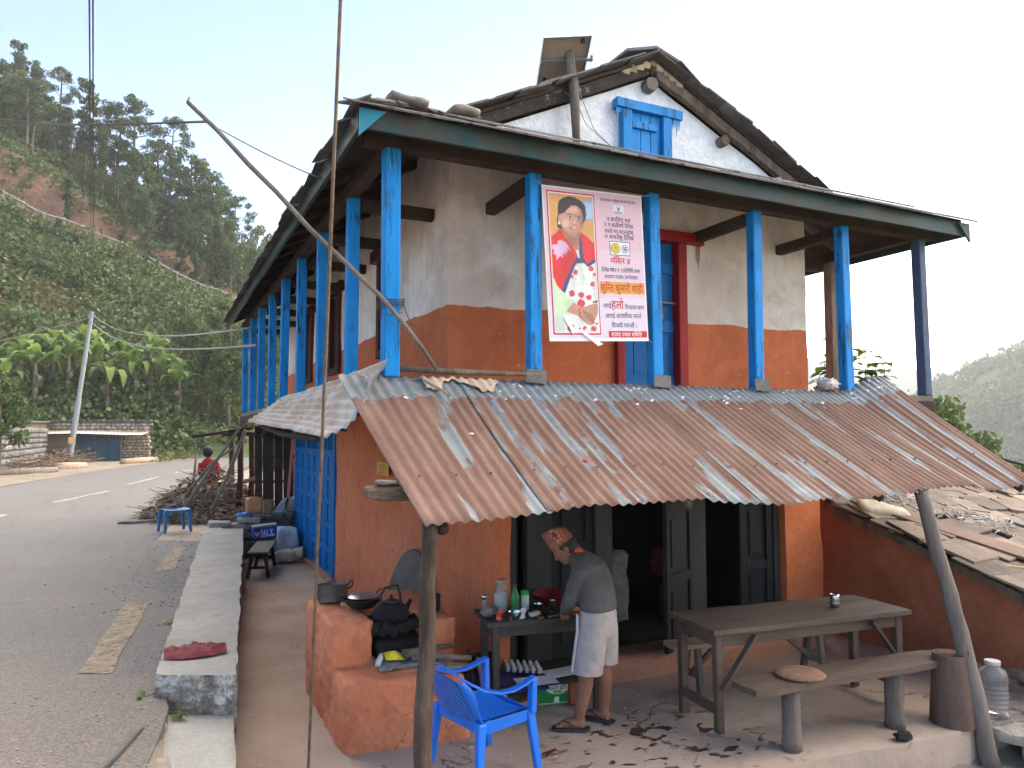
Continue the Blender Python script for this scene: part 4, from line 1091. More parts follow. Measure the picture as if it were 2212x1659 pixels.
class Raster:
    nx, ny = 110, 300
    def __init__(s):
        g = np.meshgrid((np.arange(s.nx) + .5) / s.nx * 427. + .0, (np.arange(s.ny) + .5) / s.ny); s.A, s.B = g[0] / 427., g[1]; s.C = np.zeros((s.ny, s.nx, 3)); s.mb = None; s.mats = []
    def poly(s, pts, c, lay):
        P = [((u - .060) / .427, (v - .048) / .902) for u, v in pts]; m = np.zeros(s.A.shape)
        for dx, dy in ((-.3, -.3), (.3, -.3), (-.3, .3), (.3, .3)):
            X = s.A + dx / s.nx; Y_ = s.B + dy / s.ny; ins = np.zeros(X.shape, bool)
            for (x0, y0), (x1, y1) in zip(P, P[1:] + P[:1]):
                ins ^= ((y0 > Y_) != (y1 > Y_)) & (X < (x1 - x0) * (Y_ - y0) / (y1 - y0 + 1e-12) + x0)
            m += ins * .25
        s.C = s.C * (1 - m[..., None]) + np.array(c) * m[..., None]
    def rect(s, u0, v0, u1, v1, c, lay): s.poly([(u0, v0), (u1, v0), (u1, v1), (u0, v1)], c, lay)
    def glow(s, x, y, rx, ry, k):      # soft light or shade inside the printed photograph
        u, v = pc2(x, y); a = (u - .060) / .427; b_ = (v - .048) / .902; w_ = np.exp(-(((s.A - a) * 425 / rx) ** 2 + ((s.B - b_) * 1380 / ry) ** 2)); s.C = np.clip(s.C * (1 + (k - 1) * w_)[..., None], 0, 1)
PR = Raster()
def pc2(x, y):
    b_ = (y - 130) / 1405.0; a = (x - 345 - 30 * b_) / 425.0; b_ = (y - 130 - 45 * a) / 1380.0
    return (.060 + .427 * min(1, max(0, a)), .048 + .902 * min(1, max(0, b_)))
def pp(pts, c, lay): PR.poly([pc2(*p) for p in pts], c, lay)
def ell(x, y, rx, ry, c, lay, n=14, rot=0):
    pp([(x + rx * math.cos(2 * math.pi * k / n) * math.cos(rot) - ry * math.sin(2 * math.pi * k / n) * math.sin(rot), y + rx * math.cos(2 * math.pi * k / n) * math.sin(rot) + ry * math.sin(2 * math.pi * k / n) * math.cos(rot)) for k in range(n)], c, lay)
SK = (.52, .27, .185); SKD = (.36, .16, .10); HAIR = (.02, .012, .012); SH = (.62, .012, .015); TR = (.03, .03, .16); WH = (.68, .70, .66)
PR.rect(.060, .048, .487, .950, (.62, .31, .09), 4)
pp([(345, 1050), (800, 1050), (800, 1560), (345, 1560)], (.52, .58, .50), 4.5)
pp([(675, 205), (775, 215), (778, 422), (690, 410)], (.20, .36, .55), 5); pp([(695, 225), (770, 235), (770, 400), (705, 392)], (.36, .52, .66), 5.5)
pp([(430, 260), (440, 215), (480, 182), (540, 165), (600, 180), (660, 215), (698, 270), (706, 350), (696, 405), (668, 450), (620, 480), (480, 500), (450, 500), (422, 480), (415, 400), (428, 350)], HAIR, 6)
pp([(365, 975), (445, 1100), (552, 1230), (500, 1320), (440, 1360), (375, 1345)], (.50, .68, .42), 6)
pp([(545, 880), (690, 850), (705, 890), (782, 850), (797, 1210), (770, 1300), (660, 1300), (500, 1180), (470, 1130)], WH, 6)
pp([(458, 1345), (560, 1360), (660, 1420), (797, 1380), (797, 1545), (462, 1535)], WH, 6)
pp([(600, 850), (660, 860), (670, 1060), (640, 1070)], (.50, .64, .50), 6.5)
pp([(462, 500), (640, 545), (628, 650), (606, 716), (540, 640), (500, 580)], SKD, 7)
pp([(360, 565), (400, 540), (450, 488), (485, 560), (590, 715), (604, 768), (548, 880), (485, 1005), (447, 1115), (400, 1060), (366, 960)], SH, 8)
pp([(640, 530), (705, 580), (778, 655), (782, 795), (702, 862), (662, 832), (645, 700)], SH, 8)
pp([(636, 545), (655, 640), (665, 800), (612, 800), (625, 700), (628, 600)], TR, 8.5)
pp([(604, 770), (660, 790), (704, 860), (782, 795), (784, 845), (706, 892), (664, 842), (590, 850), (542, 962), (477, 1138), (445, 1113), (486, 1003), (548, 878)], TR, 8.5)
pp([(595, 710), (622, 720), (630, 800), (612, 790)], (.62, .68, .58), 8.7)
pp([(448, 300), (520, 252), (600, 256), (655, 300), (673, 380), (661, 470), (630, 540), (580, 570), (530, 556), (480, 510), (446, 440), (438, 360)], SK, 9)
pp([(600, 256), (655, 300), (673, 380), (661, 470), (630, 540), (590, 568), (640, 480), (648, 380), (630, 300)], (.42, .20, .13), 9.3)
ell(500, 440, 30, 42, (.60, .34, .25), 9.5); ell(560, 310, 62, 28, (.60, .34, .24), 9.5)
pp([(446, 350), (490, 335), (520, 300), (560, 262), (620, 262), (668, 320), (690, 330), (690, 270), (650, 212), (540, 165), (470, 190), (432, 250), (432, 330)], HAIR, 10)
ell(441, 400, 14, 40, (.50, .25, .17), 9.6)
for (x, y) in ((545, 380), (630, 399)):
    ell(x, y, 26, 9, (.70, .62, .58), 10.5, rot=.12); ell(x, y + 1, 9, 9, (.015, .01, .01), 11); ell(x, y - 8, 28, 4, (.05, .02, .015), 11.3, rot=.14); ell(x, y - 28, 33, 5, (.10, .045, .03), 11, rot=.14)
ell(596, 357, 5, 6, (.06, .01, .01), 11)
pp([(592, 390), (606, 440), (596, 456), (572, 450), (578, 420)], (.60, .35, .26), 10.4); ell(590, 456, 22, 5, (.33, .14, .09), 10.6, rot=.1)
pp([(535, 482), (575, 480), (590, 486), (622, 490), (605, 508), (575, 510), (548, 498)], (.50, .03, .05), 11); ell(582, 492, 26, 4, (.75, .66, .62), 11.4, rot=.08)
ell(437, 437, 9, 15, (.80, .80, .78), 11)
pp([(360, 655), (420, 645), (418, 612), (455, 608), (505, 640), (545, 722), (505, 690), (515, 735), (478, 720), (500, 755), (462, 745), (465, 785), (440, 765), (400, 805), (405, 760), (372, 735), (388, 710), (360, 690)], (.62, .38, .55), 9)
random.seed(3)
for (x, y, r_) in ((540, 1148, 34), (632, 1165, 30), (706, 1195, 27), (630, 1255, 40), (735, 910, 26), (748, 1070, 24), (582, 938, 26), (522, 1485, 34), (768, 970, 16), (548, 978, 18), (745, 1512, 30), (655, 1500, 20), (780, 1470, 14), (610, 1500, 10)):
    pp([(x + r_ * (1 + .25 * random.uniform(-1, 1)) * math.cos(k * .9), y + r_ * (1.1 + .25 * random.uniform(-1, 1)) * math.sin(k * .9)) for k in range(7)], (.58, .03, .06), 7.2)
for k in range(16): ell(random.uniform(500, 780), random.uniform(900, 1200), 7, 7, (.12, .45, .55) if k % 2 else (.15, .42, .18), 7.4, 6)
for k in range(10): ell(random.uniform(470, 780), random.uniform(1400, 1530), 7, 7, (.12, .45, .55), 6.6, 6)
pp([(482, 1318), (552, 1238), (640, 1295), (700, 1275), (790, 1258), (797, 1330), (775, 1410), (735, 1480), (690, 1470), (640, 1425), (590, 1370)], (.45, .22, .145), 9)
for k in range(5): pp([(640 + 20 * k, 1330 + 8 * k), (655 + 20 * k, 1325 + 8 * k), (700 + 15 * k, 1420 + 12 * k), (690 + 14 * k, 1425 + 12 * k)], (.28, .12, .08), 9.5)
ell(617, 1352, 13, 52, (.50, .01, .03), 10, rot=-.15); ell(622, 1352, 6, 44, (.45, .22, .145), 10.5, rot=-.15); ell(770, 1246, 30, 10, (.03, .02, .02), 10, rot=-.2)
for q_ in ((505, 430, 40, 55, 1.22), (600, 300, 60, 30, 1.15), (655, 430, 30, 90, .72), (470, 520, 50, 30, .75), (580, 545, 70, 18, .8), (545, 395, 36, 14, .85), (630, 412, 32, 14, .82), (560, 620, 60, 50, .8), (400, 760, 40, 160, 1.15), (540, 760, 40, 120, .75), (720, 700, 40, 90, 1.15), (480, 900, 40, 100, .8), (420, 1180, 40, 120, 1.15), (520, 1260, 40, 60, .85), (700, 1120, 40, 200, 1.1), (560, 1050, 30, 120, .85), (780, 1100, 26, 220, .8), (700, 1380, 50, 60, 1.2), (640, 1420, 40, 40, .75), (560, 1290, 50, 30, 1.15), (560, 230, 60, 30, 1.8), (470, 260, 30, 50, 1.5), (400, 250, 60, 90, 1.15), (740, 520, 40, 60, .85)): PR.glow(*q_)
PR.C = np.clip(PR.C * (1 + .10 * rng.normal(size=PR.C.shape[:2]))[..., None], 0, 1)
for _ in range(1): PR.C[1:-1, 1:-1] = .5 * PR.C[1:-1, 1:-1] + .125 * (PR.C[:-2, 1:-1] + PR.C[2:, 1:-1] + PR.C[1:-1, :-2] + PR.C[1:-1, 2:])
V = [bp(.060 + .427 * i / PR.nx, .048 + .902 * j / PR.ny, 4) for j in range(PR.ny + 1) for i in range(PR.nx + 1)]; w1 = PR.nx + 1
me = bpy.data.meshes.new('portrait_print'); me.from_pydata(V, [], [(j * w1 + i, (j + 1) * w1 + i, (j + 1) * w1 + i + 1, j * w1 + i + 1) for j in range(PR.ny) for i in range(PR.nx)])
ca = me.color_attributes.new('ink', 'FLOAT_COLOR', 'CORNER'); cc = np.ones((PR.ny * PR.nx, 4, 4), dtype=np.float32); cc[:, :, :3] = PR.C.reshape(-1, 1, 3); ca.data.foreach_set('color', cc.ravel())
m, t, b = nodes('portrait_ink'); vc = N(t, 'ShaderNodeVertexColor'); vc.layer_name = 'ink'; L(t, vc.outputs[0], b.inputs['Base Color']); b.inputs['Roughness'].default_value = .45; bump(t, b, tex(t, coords(t, (1, 1, .6)), 3.2, 3), .35, .03)
me.materials.append(m); o = bpy.data.objects.new('portrait_print', me); COL.objects.link(o); child(o, BN)
TX = Print()
TX.text(lines[0][0], .745, .058, .020, NAVY, 3, wmax=.36)
TX.rect(.69, .082, .805, .140, (.70, .70, .74), 2); TX.text('गुणको चिन्ह', .745, .136, .012, NAVY, 4, wmax=.09)
def plough(uc, vc, s, c):
    for (a, b_, w_) in (((-.5, -.9), (.1, .75), .10), ((.1, .75), (.7, -.35), .12), ((-.05, .35), (.75, -.45), .10), ((-.25, .05), (.1, .8), .12), ((.1, .75), (.45, .8), .1)):
        d = Vector((b_[0] - a[0], b_[1] - a[1])); n_ = Vector((-d.y, d.x)).normalized() * w_
        TX.poly([(uc + s * (p[0]) * 1.27, vc + s * p[1]) for p in ((a[0] + n_.x, a[1] + n_.y), (b_[0] + n_.x * .6, b_[1] + n_.y * .6), (b_[0] - n_.x * .6, b_[1] - n_.y * .6), (a[0] - n_.x, a[1] - n_.y))], c, 5)
plough(.745, .106, .02, (.35, .02, .02))
for (i, v, h) in ((1, .186, .030), (2, .225, .030), (3, .268, .030), (4, .306, .030)): TX.text(lines[i][0], .745, v, h, NAVY, 3, wmax=.30)
TX.rect(.640, .334, .850, .430, (.06, .06, .20), 2); TX.rect(.646, .3385, .844, .4255, (.74, .74, .76), 3)
def disc(uc, vc, r_, c, lay): TX.poly([(uc + 1.27 * r_ * math.cos(2 * math.pi * k / 24), vc + r_ * math.sin(2 * math.pi * k / 24)) for k in range(24)], c, lay)
disc(.698, .382, .036, (.03, .16, .05), 4); disc(.698, .382, .033, (.66, .50, .03), 5); plough(.698, .372, .018, (.45, .05, .02))
disc(.797, .384, .029, (.02, .02, .03), 4); disc(.797, .384, .026, (.70, .70, .72), 5)
def sw(pts): TX.poly([(.797 + 1.27 * .0026 * a, .384 + .0026 * b_) for a, b_ in pts], (.01, .01, .02), 6)
for k in range(4):      # the ballot mark: four bent arms
    ca, sa = ((1, 0), (0, 1), (-1, 0), (0, -1))[k]
    f = lambda a, b_: (a * ca - b_ * sa, a * sa + b_ * ca)
    sw([f(-1, -1), f(1, -1), f(1, 6), f(-1, 6)]); sw([f(-6, 4), f(-1, 4), f(-1, 6), f(-6, 6)])
TX.text('मंसिर ४', .745, .468, .044, RED, 3, True)
TX.text(lines[6][0], .745, .532, .030, NAVY, 3, wmax=.40); TX.text(lines[7][0], .745, .578, .028, NAVY, 3, wmax=.34)
TX.rect(.520, .612, .985, .690, (.66, .32, .06), 2); TX.text(lines[8][0], .745, .655, .055, RED, 3, True, wmax=.44)
TX.text('लाई', .585, .775, .034, NAVY, 3); TX.text('हलो', .69, .768, .062, RED, 3, True, wmax=.125); TX.text('चिन्हमा छाप', .865, .782, .032, NAVY, 3, wmax=.20)
TX.text(lines[12][0], .75, .842, .034, NAVY, 3, wmax=.37); TX.text(lines[13][0], .75, .906, .034, NAVY, 3, wmax=.26)
TX.rect(.585, .942, .985, .985, RED, 2); TX.text(lines[14][0], .77, .967, .030, (.75, .73, .74), 3, True, wmax=.32)
TX.mb.build('lettering', TX.mats, BN)
mb = MB()      # hem, loose white tapes and strings
mb.grid(lambda u, v: bp(u, 1 + .0 * v + .01 * v, 1), 8, 1, True)
for (u0, u1, v0, v1, w_) in ((.16, .235, .86, .965, .035), (.33, .49, .955, 1.045, .05)):
    a = Vector(bp(u0, v0, 14)); b_ = Vector(bp(u1, v1, 16)); mb.hexa([a + Vector((-w_ / 2, 0, 0)), a + Vector((w_ / 2, 0, 0)), a + Vector((w_ / 2, .001, 0)), a + Vector((-w_ / 2, .001, 0)), b_ + Vector((-w_ / 2, 0, 0)), b_ + Vector((w_ / 2, 0, .02)), b_ + Vector((w_ / 2, .001, .02)), b_ + Vector((-w_ / 2, .001, 0))])
mb.build('loose_tape', flex('tape_white', (.80, .80, .82)), BN)
mb = MB(); mb.tube([bp(0, 0), (1.18, -.07, 4.24), (1.2, .0, 4.3)], .004, 5); mb.tube([bp(1, 0), (2.32, -.07, 4.27), (2.4, .07, 4.3)], .004, 5); mb.tube([bp(1, 1), (2.34, -.06, 2.96)], .003, 5); mb.build('string', MAT['wire_pale'], BN)
# ------------------------------------------------------------------ mud stove and cooking things
def ribbon(mb, path, side, w, h, taper=None):
    P = [Vector(p) for p in path]; sd_ = Vector(side).normalized(); rings = []
    for i, p in enumerate(P):
        t_ = (P[min(i + 1, len(P) - 1)] - P[max(i - 1, 0)]).normalized(); u = sd_.cross(t_).normalized(); ww = (w if taper is None else taper[i]) / 2
        rings.append([p - sd_ * ww - u * h / 2, p + sd_ * ww - u * h / 2, p + sd_ * ww + u * h / 2, p - sd_ * ww + u * h / 2])
    vs = [q for r_ in rings for q in r_]; fs = [(3, 2, 1, 0), tuple(4 * (len(P) - 1) + k for k in range(4))]
    for i in range(len(P) - 1):
        for k in range(4): fs.append((4 * i + k, 4 * i + (k + 1) % 4, 4 * i + 4 + (k + 1) % 4, 4 * i + 4 + k))
    return mb.add(vs, fs)
ST = thing('mud_stove', 'red mud cooking stove with a sooty fire hole', 'stove', (.1, .5, 0))
mb = MB()
for P8, n_, rd in (([(-.37, -.19, -.12), (.55, -.32, -.12), (.55, .42, -.12), (-.36, .42, -.12), (-.355, -.17, .46), (.53, -.30, .45), (.53, .42, .45), (-.35, .42, .46)], (18, 14, 12), .10), (b8(-.36, -.03, .19, 1.24, -.1, .77), (9, 18, 12), .10), (b8(-.14, .58, .60, 1.25, -.05, .765), (12, 12, 12), .10), (b8(.36, .59, .12, .68, .2, .755), (6, 10, 9), .10)):
    nbox(mb, P8, n_, .022, 2.6, rd)
o = mb.build('body', MAT['mud_stove'], ST, smooth=True)
r_ = o.modifiers.new('remesh', 'REMESH'); r_.mode = 'VOXEL'; r_.voxel_size = .013; r_.use_smooth_shade = True
s_ = o.modifiers.new('smooth', 'SMOOTH'); s_.factor = .5; s_.iterations = 16
tx_ = bpy.data.textures.new('mud_lumps', 'CLOUDS'); tx_.noise_scale = .09; tx_.noise_depth = 3
d_ = o.modifiers.new('lumps', 'DISPLACE'); d_.texture = tx_; d_.strength = .022; d_.mid_level = .5
mb = MB(); nbox(mb, b8(-.02, .36, .20, .62, .42, .60), (8, 8, 4), .03, 5, .2); mb.build('fire_hole', MAT['soot'], ST, smooth=True)
mb = MB()
for k in range(26):
    a = 2 * math.pi * k / 26; r_ = .165 + .03 * random.random(); mb.lump((.12 + r_ * math.cos(a), .33 + r_ * math.sin(a), .665 + .05 * random.random()), (.045, .045, .05), 1, .5, 3, k)
mb.build('soot_rim', MAT['soot'], ST, smooth=True)
mb = MB()
def ash(u, v): x = -.05 + .45 * u; y = -.06 + .36 * v; return (x, y, .468 + .018 * fbm(x * 9, y * 9) + .012 * math.sin(math.pi * u) * math.sin(math.pi * v))
mb.grid(ash, 20, 16); mb.build('ash', PM('ash', (.16, .145, .135), (.42, .40, .385), 14, .97, .6, 40, .02), ST, smooth=True)
def vessel(prof, c, mat, name, lab, cat, n=28, rot=None, extra=None):
    t_ = thing(name, lab, cat, c); mb = MB()
    mb.M = Matrix.Translation(c) @ (rot.to_matrix().to_4x4() if rot else Matrix.Identity(4)); mb.lathe(prof, n)
    o = mb.build('body', mat, t_, auto=45)
    return t_, mb.M
# kettle
K, KM = vessel([(.07, 0), (.125, .03), (.14, .075), (.125, .125), (.09, .155), (.055, .165)], (.12, .30, .70), MAT['soot'], 'kettle', 'soot-black kettle boiling on the stove', 'kettle')
mb = MB(); mb.M = KM; mb.lathe([(.06, .163), (.058, .178), (.03, .192), (.012, .195), (.014, .215), (.004, .222)], 20); mb.build('lid', MAT['alu_black'], K, smooth=True)
mb = MB(); mb.M = KM; ribbon(mb, [(-.075, .0, .15), (-.085, 0, .22), (-.05, 0, .275), (.05, 0, .29), (.07, 0, .22), (.08, 0, .15)], (0, 1, 0), .03, .018); mb.build('handle', MAT['alu_black'], K, bevel=.004)
mb = MB(); mb.M = KM; mb.tube([(.11, .06, .05), (.16, .09, .10), (.19, .10, .15)], [.03, .02, .014], 10); mb.build('spout', MAT['soot'], K, smooth=True)
# wide grey pot
q = Matrix.Rotation(R(-6), 4, 'X').to_3x3().to_quaternion()
Pt, PMx = vessel([(.10, 0), (.122, .012), (.128, .13), (.138, .145), (.140, .15), (.128, .147), (.122, .13), (.118, .02), (.0, .018)], (-.19, .95, .765), MAT['pot_grey'], 'cooking_pot', 'wide grey pot on the back corner of the stove', 'pot', 32, q)
mb = MB(); mb.M = PMx; mb.tube([(.125, .03 * 0 - .02, .10), (.15, -.045, .115), (.165, -.04, .15), (.155, -.01, .165), (.135, .0, .13)], .007, 7); mb.build('handle', MAT['alu_black'], Pt, smooth=True)
# wok with a plate on it
Wk, WM_ = vessel([(.04, 0), (.09, .012), (.135, .05), (.15, .085), (.145, .087), (.13, .052), (.085, .018), (0, .01)], (-.02, .62, .765), MAT['alu_black'], 'wok', 'black wok covered by a steel plate on the stove', 'wok', 32)
for s in (-1, 1):
    mb = MB(); mb.M = WM_; a = R(20 if s > 0 else 200); d = (math.cos(a), math.sin(a)); mb.tube([(d[0] * .14 - d[1] * .03, d[1] * .14 + d[0] * .03, .08), (d[0] * .17 - d[1] * .03, d[1] * .17 + d[0] * .03, .115), (d[0] * .18, d[1] * .18, .13), (d[0] * .17 + d[1] * .03, d[1] * .17 - d[0] * .03, .115), (d[0] * .14 + d[1] * .03, d[1] * .14 - d[0] * .03, .08)], .006, 7); mb.build('handle', MAT['alu_black'], Wk, smooth=True)
mb = MB(); mb.lathe([(.06, .02), (.095, .012), (.118, -.004), (.122, -.002), (.1, .016), (.06, .026)], 28, (-.02, .62, .862)); tag(mb.build('steel_plate', PM('plate', (.30, .22, .20), (.55, .55, .58), 3, .3, 0, 30, .001, metal=.7), auto=40), 'upturned steel plate covering the black wok', 'plate')
Sp, SM = vessel([(.066, 0), (.072, .01), (.072, .115), (.078, .12), (.070, .12), (.066, .02), (0, .018)], (.47, .36, .757), MAT['alu_black'], 'small_pot', 'small straight-sided black pot on the right of the stove', 'pot')
mb = MB(); nbox(mb, b8(-.16, -.06, .74, .82, .762, .79), (4, 3, 2), .008, 9, .4); tag(mb.build('bread_piece', FLAT('bread', (.5, .36, .2), .9), smooth=True), 'small tan lump between the grey pot and the wok', 'lump')
# round stone leaning on the wall
mb = MB(); c = Vector((.80, 2.05, .52)); nrm = Vector((-.93, -.10, .22)).normalized(); ux_ = nrm.cross(Vector((0, 0, 1))).normalized(); uz_ = ux_.cross(nrm)
ring = []
for k in range(26):
    a = 2 * math.pi * k / 26; rr = .45 * (1 + .05 * fbm(math.cos(a) * 1.5, math.sin(a) * 1.5)); ring.append(c + ux_ * rr * math.cos(a) + uz_ * rr * math.sin(a))
mb.add([p - nrm * .03 for p in ring] + [p + nrm * .03 for p in ring], [tuple(range(25, -1, -1)), tuple(range(26, 52))] + [(k, (k + 1) % 26, (k + 1) % 26 + 26, k + 26) for k in range(26)])
tag(mb.build('round_slab', PM('grind', (.085, .068, .055), (.15, .125, .105), 5, .9, .7, 25, .015, c3=(.25, .2, .15), spot=.66), bevel=.012), 'dark round wooden disc leaning on the wall behind the stove', 'disc')
mb = MB(); mb.box(.865, .873, 3.02, 3.5, 1.68, 1.83); o = tag(mb.build('notice_sign', FLAT('notice', (.72, .46, .08), .6)), 'small yellow notice fixed on the red wall', 'sign')
mb = MB()
for k in range(5): mb.box(.861, .8645, 3.08, 3.44 - .06 * (k % 2), 1.705 + k * .022, 1.712 + k * .022)
for k in range(2): mb.box(.861, .8645, 3.36 - .1 * k, 3.42 - .1 * k, 1.69, 1.70)
child(mb.build('lettering', FLAT('notice_ink', (.35, .05, .03))), o)
# firewood, packet and rubbish on the hearth
for i, (a, b_, r_, m_, lab) in enumerate((((.20, .02, .50), (.62, -.12, .49), .022, 'wood_grey', 'thick grey firewood stick lying out of the fire hole'), ((.16, .10, .50), (.56, .12, .53), .02, 'wood_bark', 'brown firewood stick laid over the hearth'), ((.22, -.10, .485), (.60, -.26, .47), .016, 'wood_bark', 'thin firewood stick at the front of the hearth'), ((.14, .06, .53), (.34, .0, .52), .035, 'wood_bark', 'frayed brown log end in the fire hole'))):
    mb = MB(); mb.tube([a, [(a[k] + b_[k]) / 2 + .01 for k in range(3)], b_], [r_, r_ * 1.1, r_ * .8], 8, jit=.3); tag(mb.build('firewood', MAT[m_], smooth=True), lab, 'firewood', 'firewood at the stove')
for i, (x, y, lab, m_) in enumerate(((.70, -.02, 'dark stick standing against the right end of the stove', 'wood_dark'), (.74, -.10, 'pale peeled stick standing beside the stove', 'wood_grey'))):
    mb = MB(); mb.tube([(x, y, 0), (x - .02, y + .01, .3), (x - .05, y + .04, .52 - .05 * i)], [.02, .018, .017], 8, jit=.2); tag(mb.build('firewood', MAT[m_], smooth=True), lab, 'firewood', 'firewood at the stove')
mb = MB()
def pk(u, v): x = .02 + .13 * u; y = .07 + .10 * v - .05 * u; return (x, y, .50 + .035 * math.sin(math.pi * u) * math.sin(math.pi * v) + .008 * fbm(u * 8, v * 8) + .03 * v)
mb.grid(pk, 10, 10); mb.grid(lambda u, v: (pk(u, v)[0], pk(u, v)[1], .497), 10, 10, True)
o = tag(mb.build('snack_packet', PM('packet', (.75, .55, .02), (.80, .68, .06), 14, .35, .4, 20, .01, c3=(.5, .03, .02), spot=.58), smooth=True), 'crumpled yellow and red snack packet on the hearth', 'packet')
mb = MB(); mb.tube([(-.05, .05, .475), (-.02, .10, .50), (.0, .13, .53)], [.02, .024, .016], 8); tag(mb.build('sock_rag', FLAT('rag_white', (.55, .54, .52), .9), smooth=True), 'small white rag on the hearth beside the packet', 'rag')
mb = MB(); nbox(mb, [(.22, -.22, .472), (.55, -.30, .468), (.56, -.18, .47), (.25, -.12, .474), (.22, -.22, .478), (.55, -.30, .474), (.56, -.18, .476), (.25, -.12, .48)], (8, 3, 1), .006, 8); tag(mb.build('cardboard', FLAT('card', (.42, .30, .17), .9)), 'torn flat cardboard on the front edge of the hearth', 'cardboard')

# ------------------------------------------------------------------ cook's table
def table(name, lab, o_, ang, Lx, Dy, h, mat, leg=.06, ap=.10, braces=True, inset=.05, top_t=.035, stretch=True, planks=3):
    T = thing(name, lab, 'table', (o_[0], o_[1], 0)); M_ = Matrix.Translation((o_[0], o_[1], 0)) @ Matrix.Rotation(ang, 4, 'Z')
    for k in range(planks):
        mb = MB(); mb.M = M_; w_ = Dy / planks; nbox(mb, b8(-.0 + .008 * (k % 2), Lx, k * w_ + .002, (k + 1) * w_ - .002, h - top_t, h), (14, 3, 1), .004, 4); mb.build('top_plank', mat, T, auto=40)
    for (x, y) in ((inset, inset), (Lx - inset - leg, inset), (inset, Dy - inset - leg), (Lx - inset - leg, Dy - inset - leg)):
        mb = MB(); mb.M = M_; mb.hexa([(x + .008, y + .006, 0), (x + leg, y + .004, 0), (x + leg, y + leg, 0), (x + .008, y + leg, 0), (x, y, h - top_t - .002), (x + leg, y, h - top_t - .002), (x + leg, y + leg, h - top_t - .002), (x, y + leg, h - top_t - .002)]); mb.build('leg', mat, T, bevel=.008)
    for y in (inset + .008, Dy - inset - .035):
        mb = MB(); mb.M = M_; mb.box(inset + leg + .002, Lx - inset - leg - .002, y, y + .027, h - top_t - ap, h - top_t - .003); mb.build('apron', mat, T, bevel=.005)
    for x in (inset + .008, Lx - inset - .035):
        mb = MB(); mb.M = M_; mb.box(x, x + .027, inset + leg + .002, Dy - inset - leg - .002, h - top_t - ap, h - top_t - .003); mb.build('apron', mat, T, bevel=.005)
        if stretch:
            mb = MB(); mb.M = M_; mb.box(x, x + .03, inset + leg, Dy - inset - leg, .13, .20); mb.build('stretcher', mat, T, bevel=.005)
    if braces:
        for s in (0, 1):
            x0 = inset + leg * .5 if s == 0 else Lx - inset - leg * .5; x1 = x0 + (.30 if s == 0 else -.30)
            mb = MB(); mb.M = M_; mb.bar((x0, inset - .014, h - .43), (x1, inset - .014, h - .07), .022, .055, (0, 1, 0)); mb.build('brace', mat, T, bevel=.004)
    return T, M_
table('cook_table', 'dark work table beside the man, crowded with jars and bowls', (.72, -.20), R(-8), .98, .47, .75, PM('wood_black', (.035, .03, .028), (.075, .063, .055), 5, .6, .4, 50, .006, st=(.25, 1, 1)), .055, .09, False, stretch=False, planks=2)
sh_ = thing('low_shelf', 'low shelf board on bricks under the cook table', 'shelf', (1.1, -.05, 0))
mb = MB(); nbox(mb, [(.66, -.20, .20), (1.64, -.32, .20), (1.72, .18, .20), (.74, .26, .20), (.66, -.20, .225), (1.64, -.32, .225), (1.72, .18, .225), (.74, .26, .225)], (10, 5, 1), .004, 3); mb.build('board', MAT['wood_dark'], sh_)
for (x, y) in ((.80, .12), (1.58, .08), (.85, -.10), (1.56, -.16)):
    mb = MB(); mb.box(x - .06, x + .06, y - .05, y + .05, 0, .197); mb.build('brick', MAT['brick_red'], sh_, bevel=.006)
mb = MB()
def oil(u, v): x = .66 + .60 * u + .05 * v; y = -.23 - .06 * u + .46 * v; return (x, y, .231 + .006 * fbm(x * 7, y * 7) - (.05 * (1 - v * 8) if v < .125 else 0))
mb.grid(oil, 14, 16); tag(mb.build('printed_sheet', PM('blue_print', (.02, .025, .10), (.035, .04, .16), 3, .35, .3, 20, .006, c3=(.45, .46, .50), spot=.66), smooth=True), 'dark blue printed plastic sheet on the low shelf', 'sheet')
for (x, y, a, lab) in ((1.18, -.22, -.15, 'white paper sheet at the front of the low shelf'), (1.48, -.12, .1, 'white paper sheet behind the legs of the man')):
    mb = MB(); mb.M = Matrix.Translation((x, y, .236)) @ Matrix.Rotation(a, 4, 'Z'); mb.grid(lambda u, v: ((u - .5) * .32, (v - .5) * .2, .004 * fbm(u * 3, v * 3)), 4, 3); tag(mb.build('paper', FLAT('paper', (.66, .68, .70), .9)), lab, 'paper')
mb = MB(); mb.grid(lambda u, v: (.74 + .18 * u, -.245 - .03 * v + .02 * u, .20 - .07 * v * u - .02 * v), 4, 4); tag(mb.build('paper', FLAT('paper_torn', (.62, .62, .62), .9)), 'torn white paper hanging over the shelf edge', 'paper')
vessel([(.085, 0), (.105, .02), (.11, .13), (.118, .14), (.108, .14), (.1, .025), (0, .02)], (.90, .12, .235), MAT['alu_black'], 'low_pot', 'black cooking pot standing on the low shelf', 'pot')
# eggs tray
ET = MB()
for i in range(6):
    for j in range(4):
        x = 1.08 + i * .042 + j * .012; y = .06 + j * .042 - i * .03; ET.lathe([(.02, 0), (.012, .04), (.004, .045)], 8, (x - .02, y - .02, .25 + .005 * j)); ET.lump((x, y, .262), (.018, .018, .022), 1, 0)
tag(ET.build('egg_tray', PM('eggtray', (.48, .42, .36), (.60, .54, .48), 10, .9, .4, 40, .005), smooth=True), 'grey papier egg tray on the low shelf', 'egg tray')
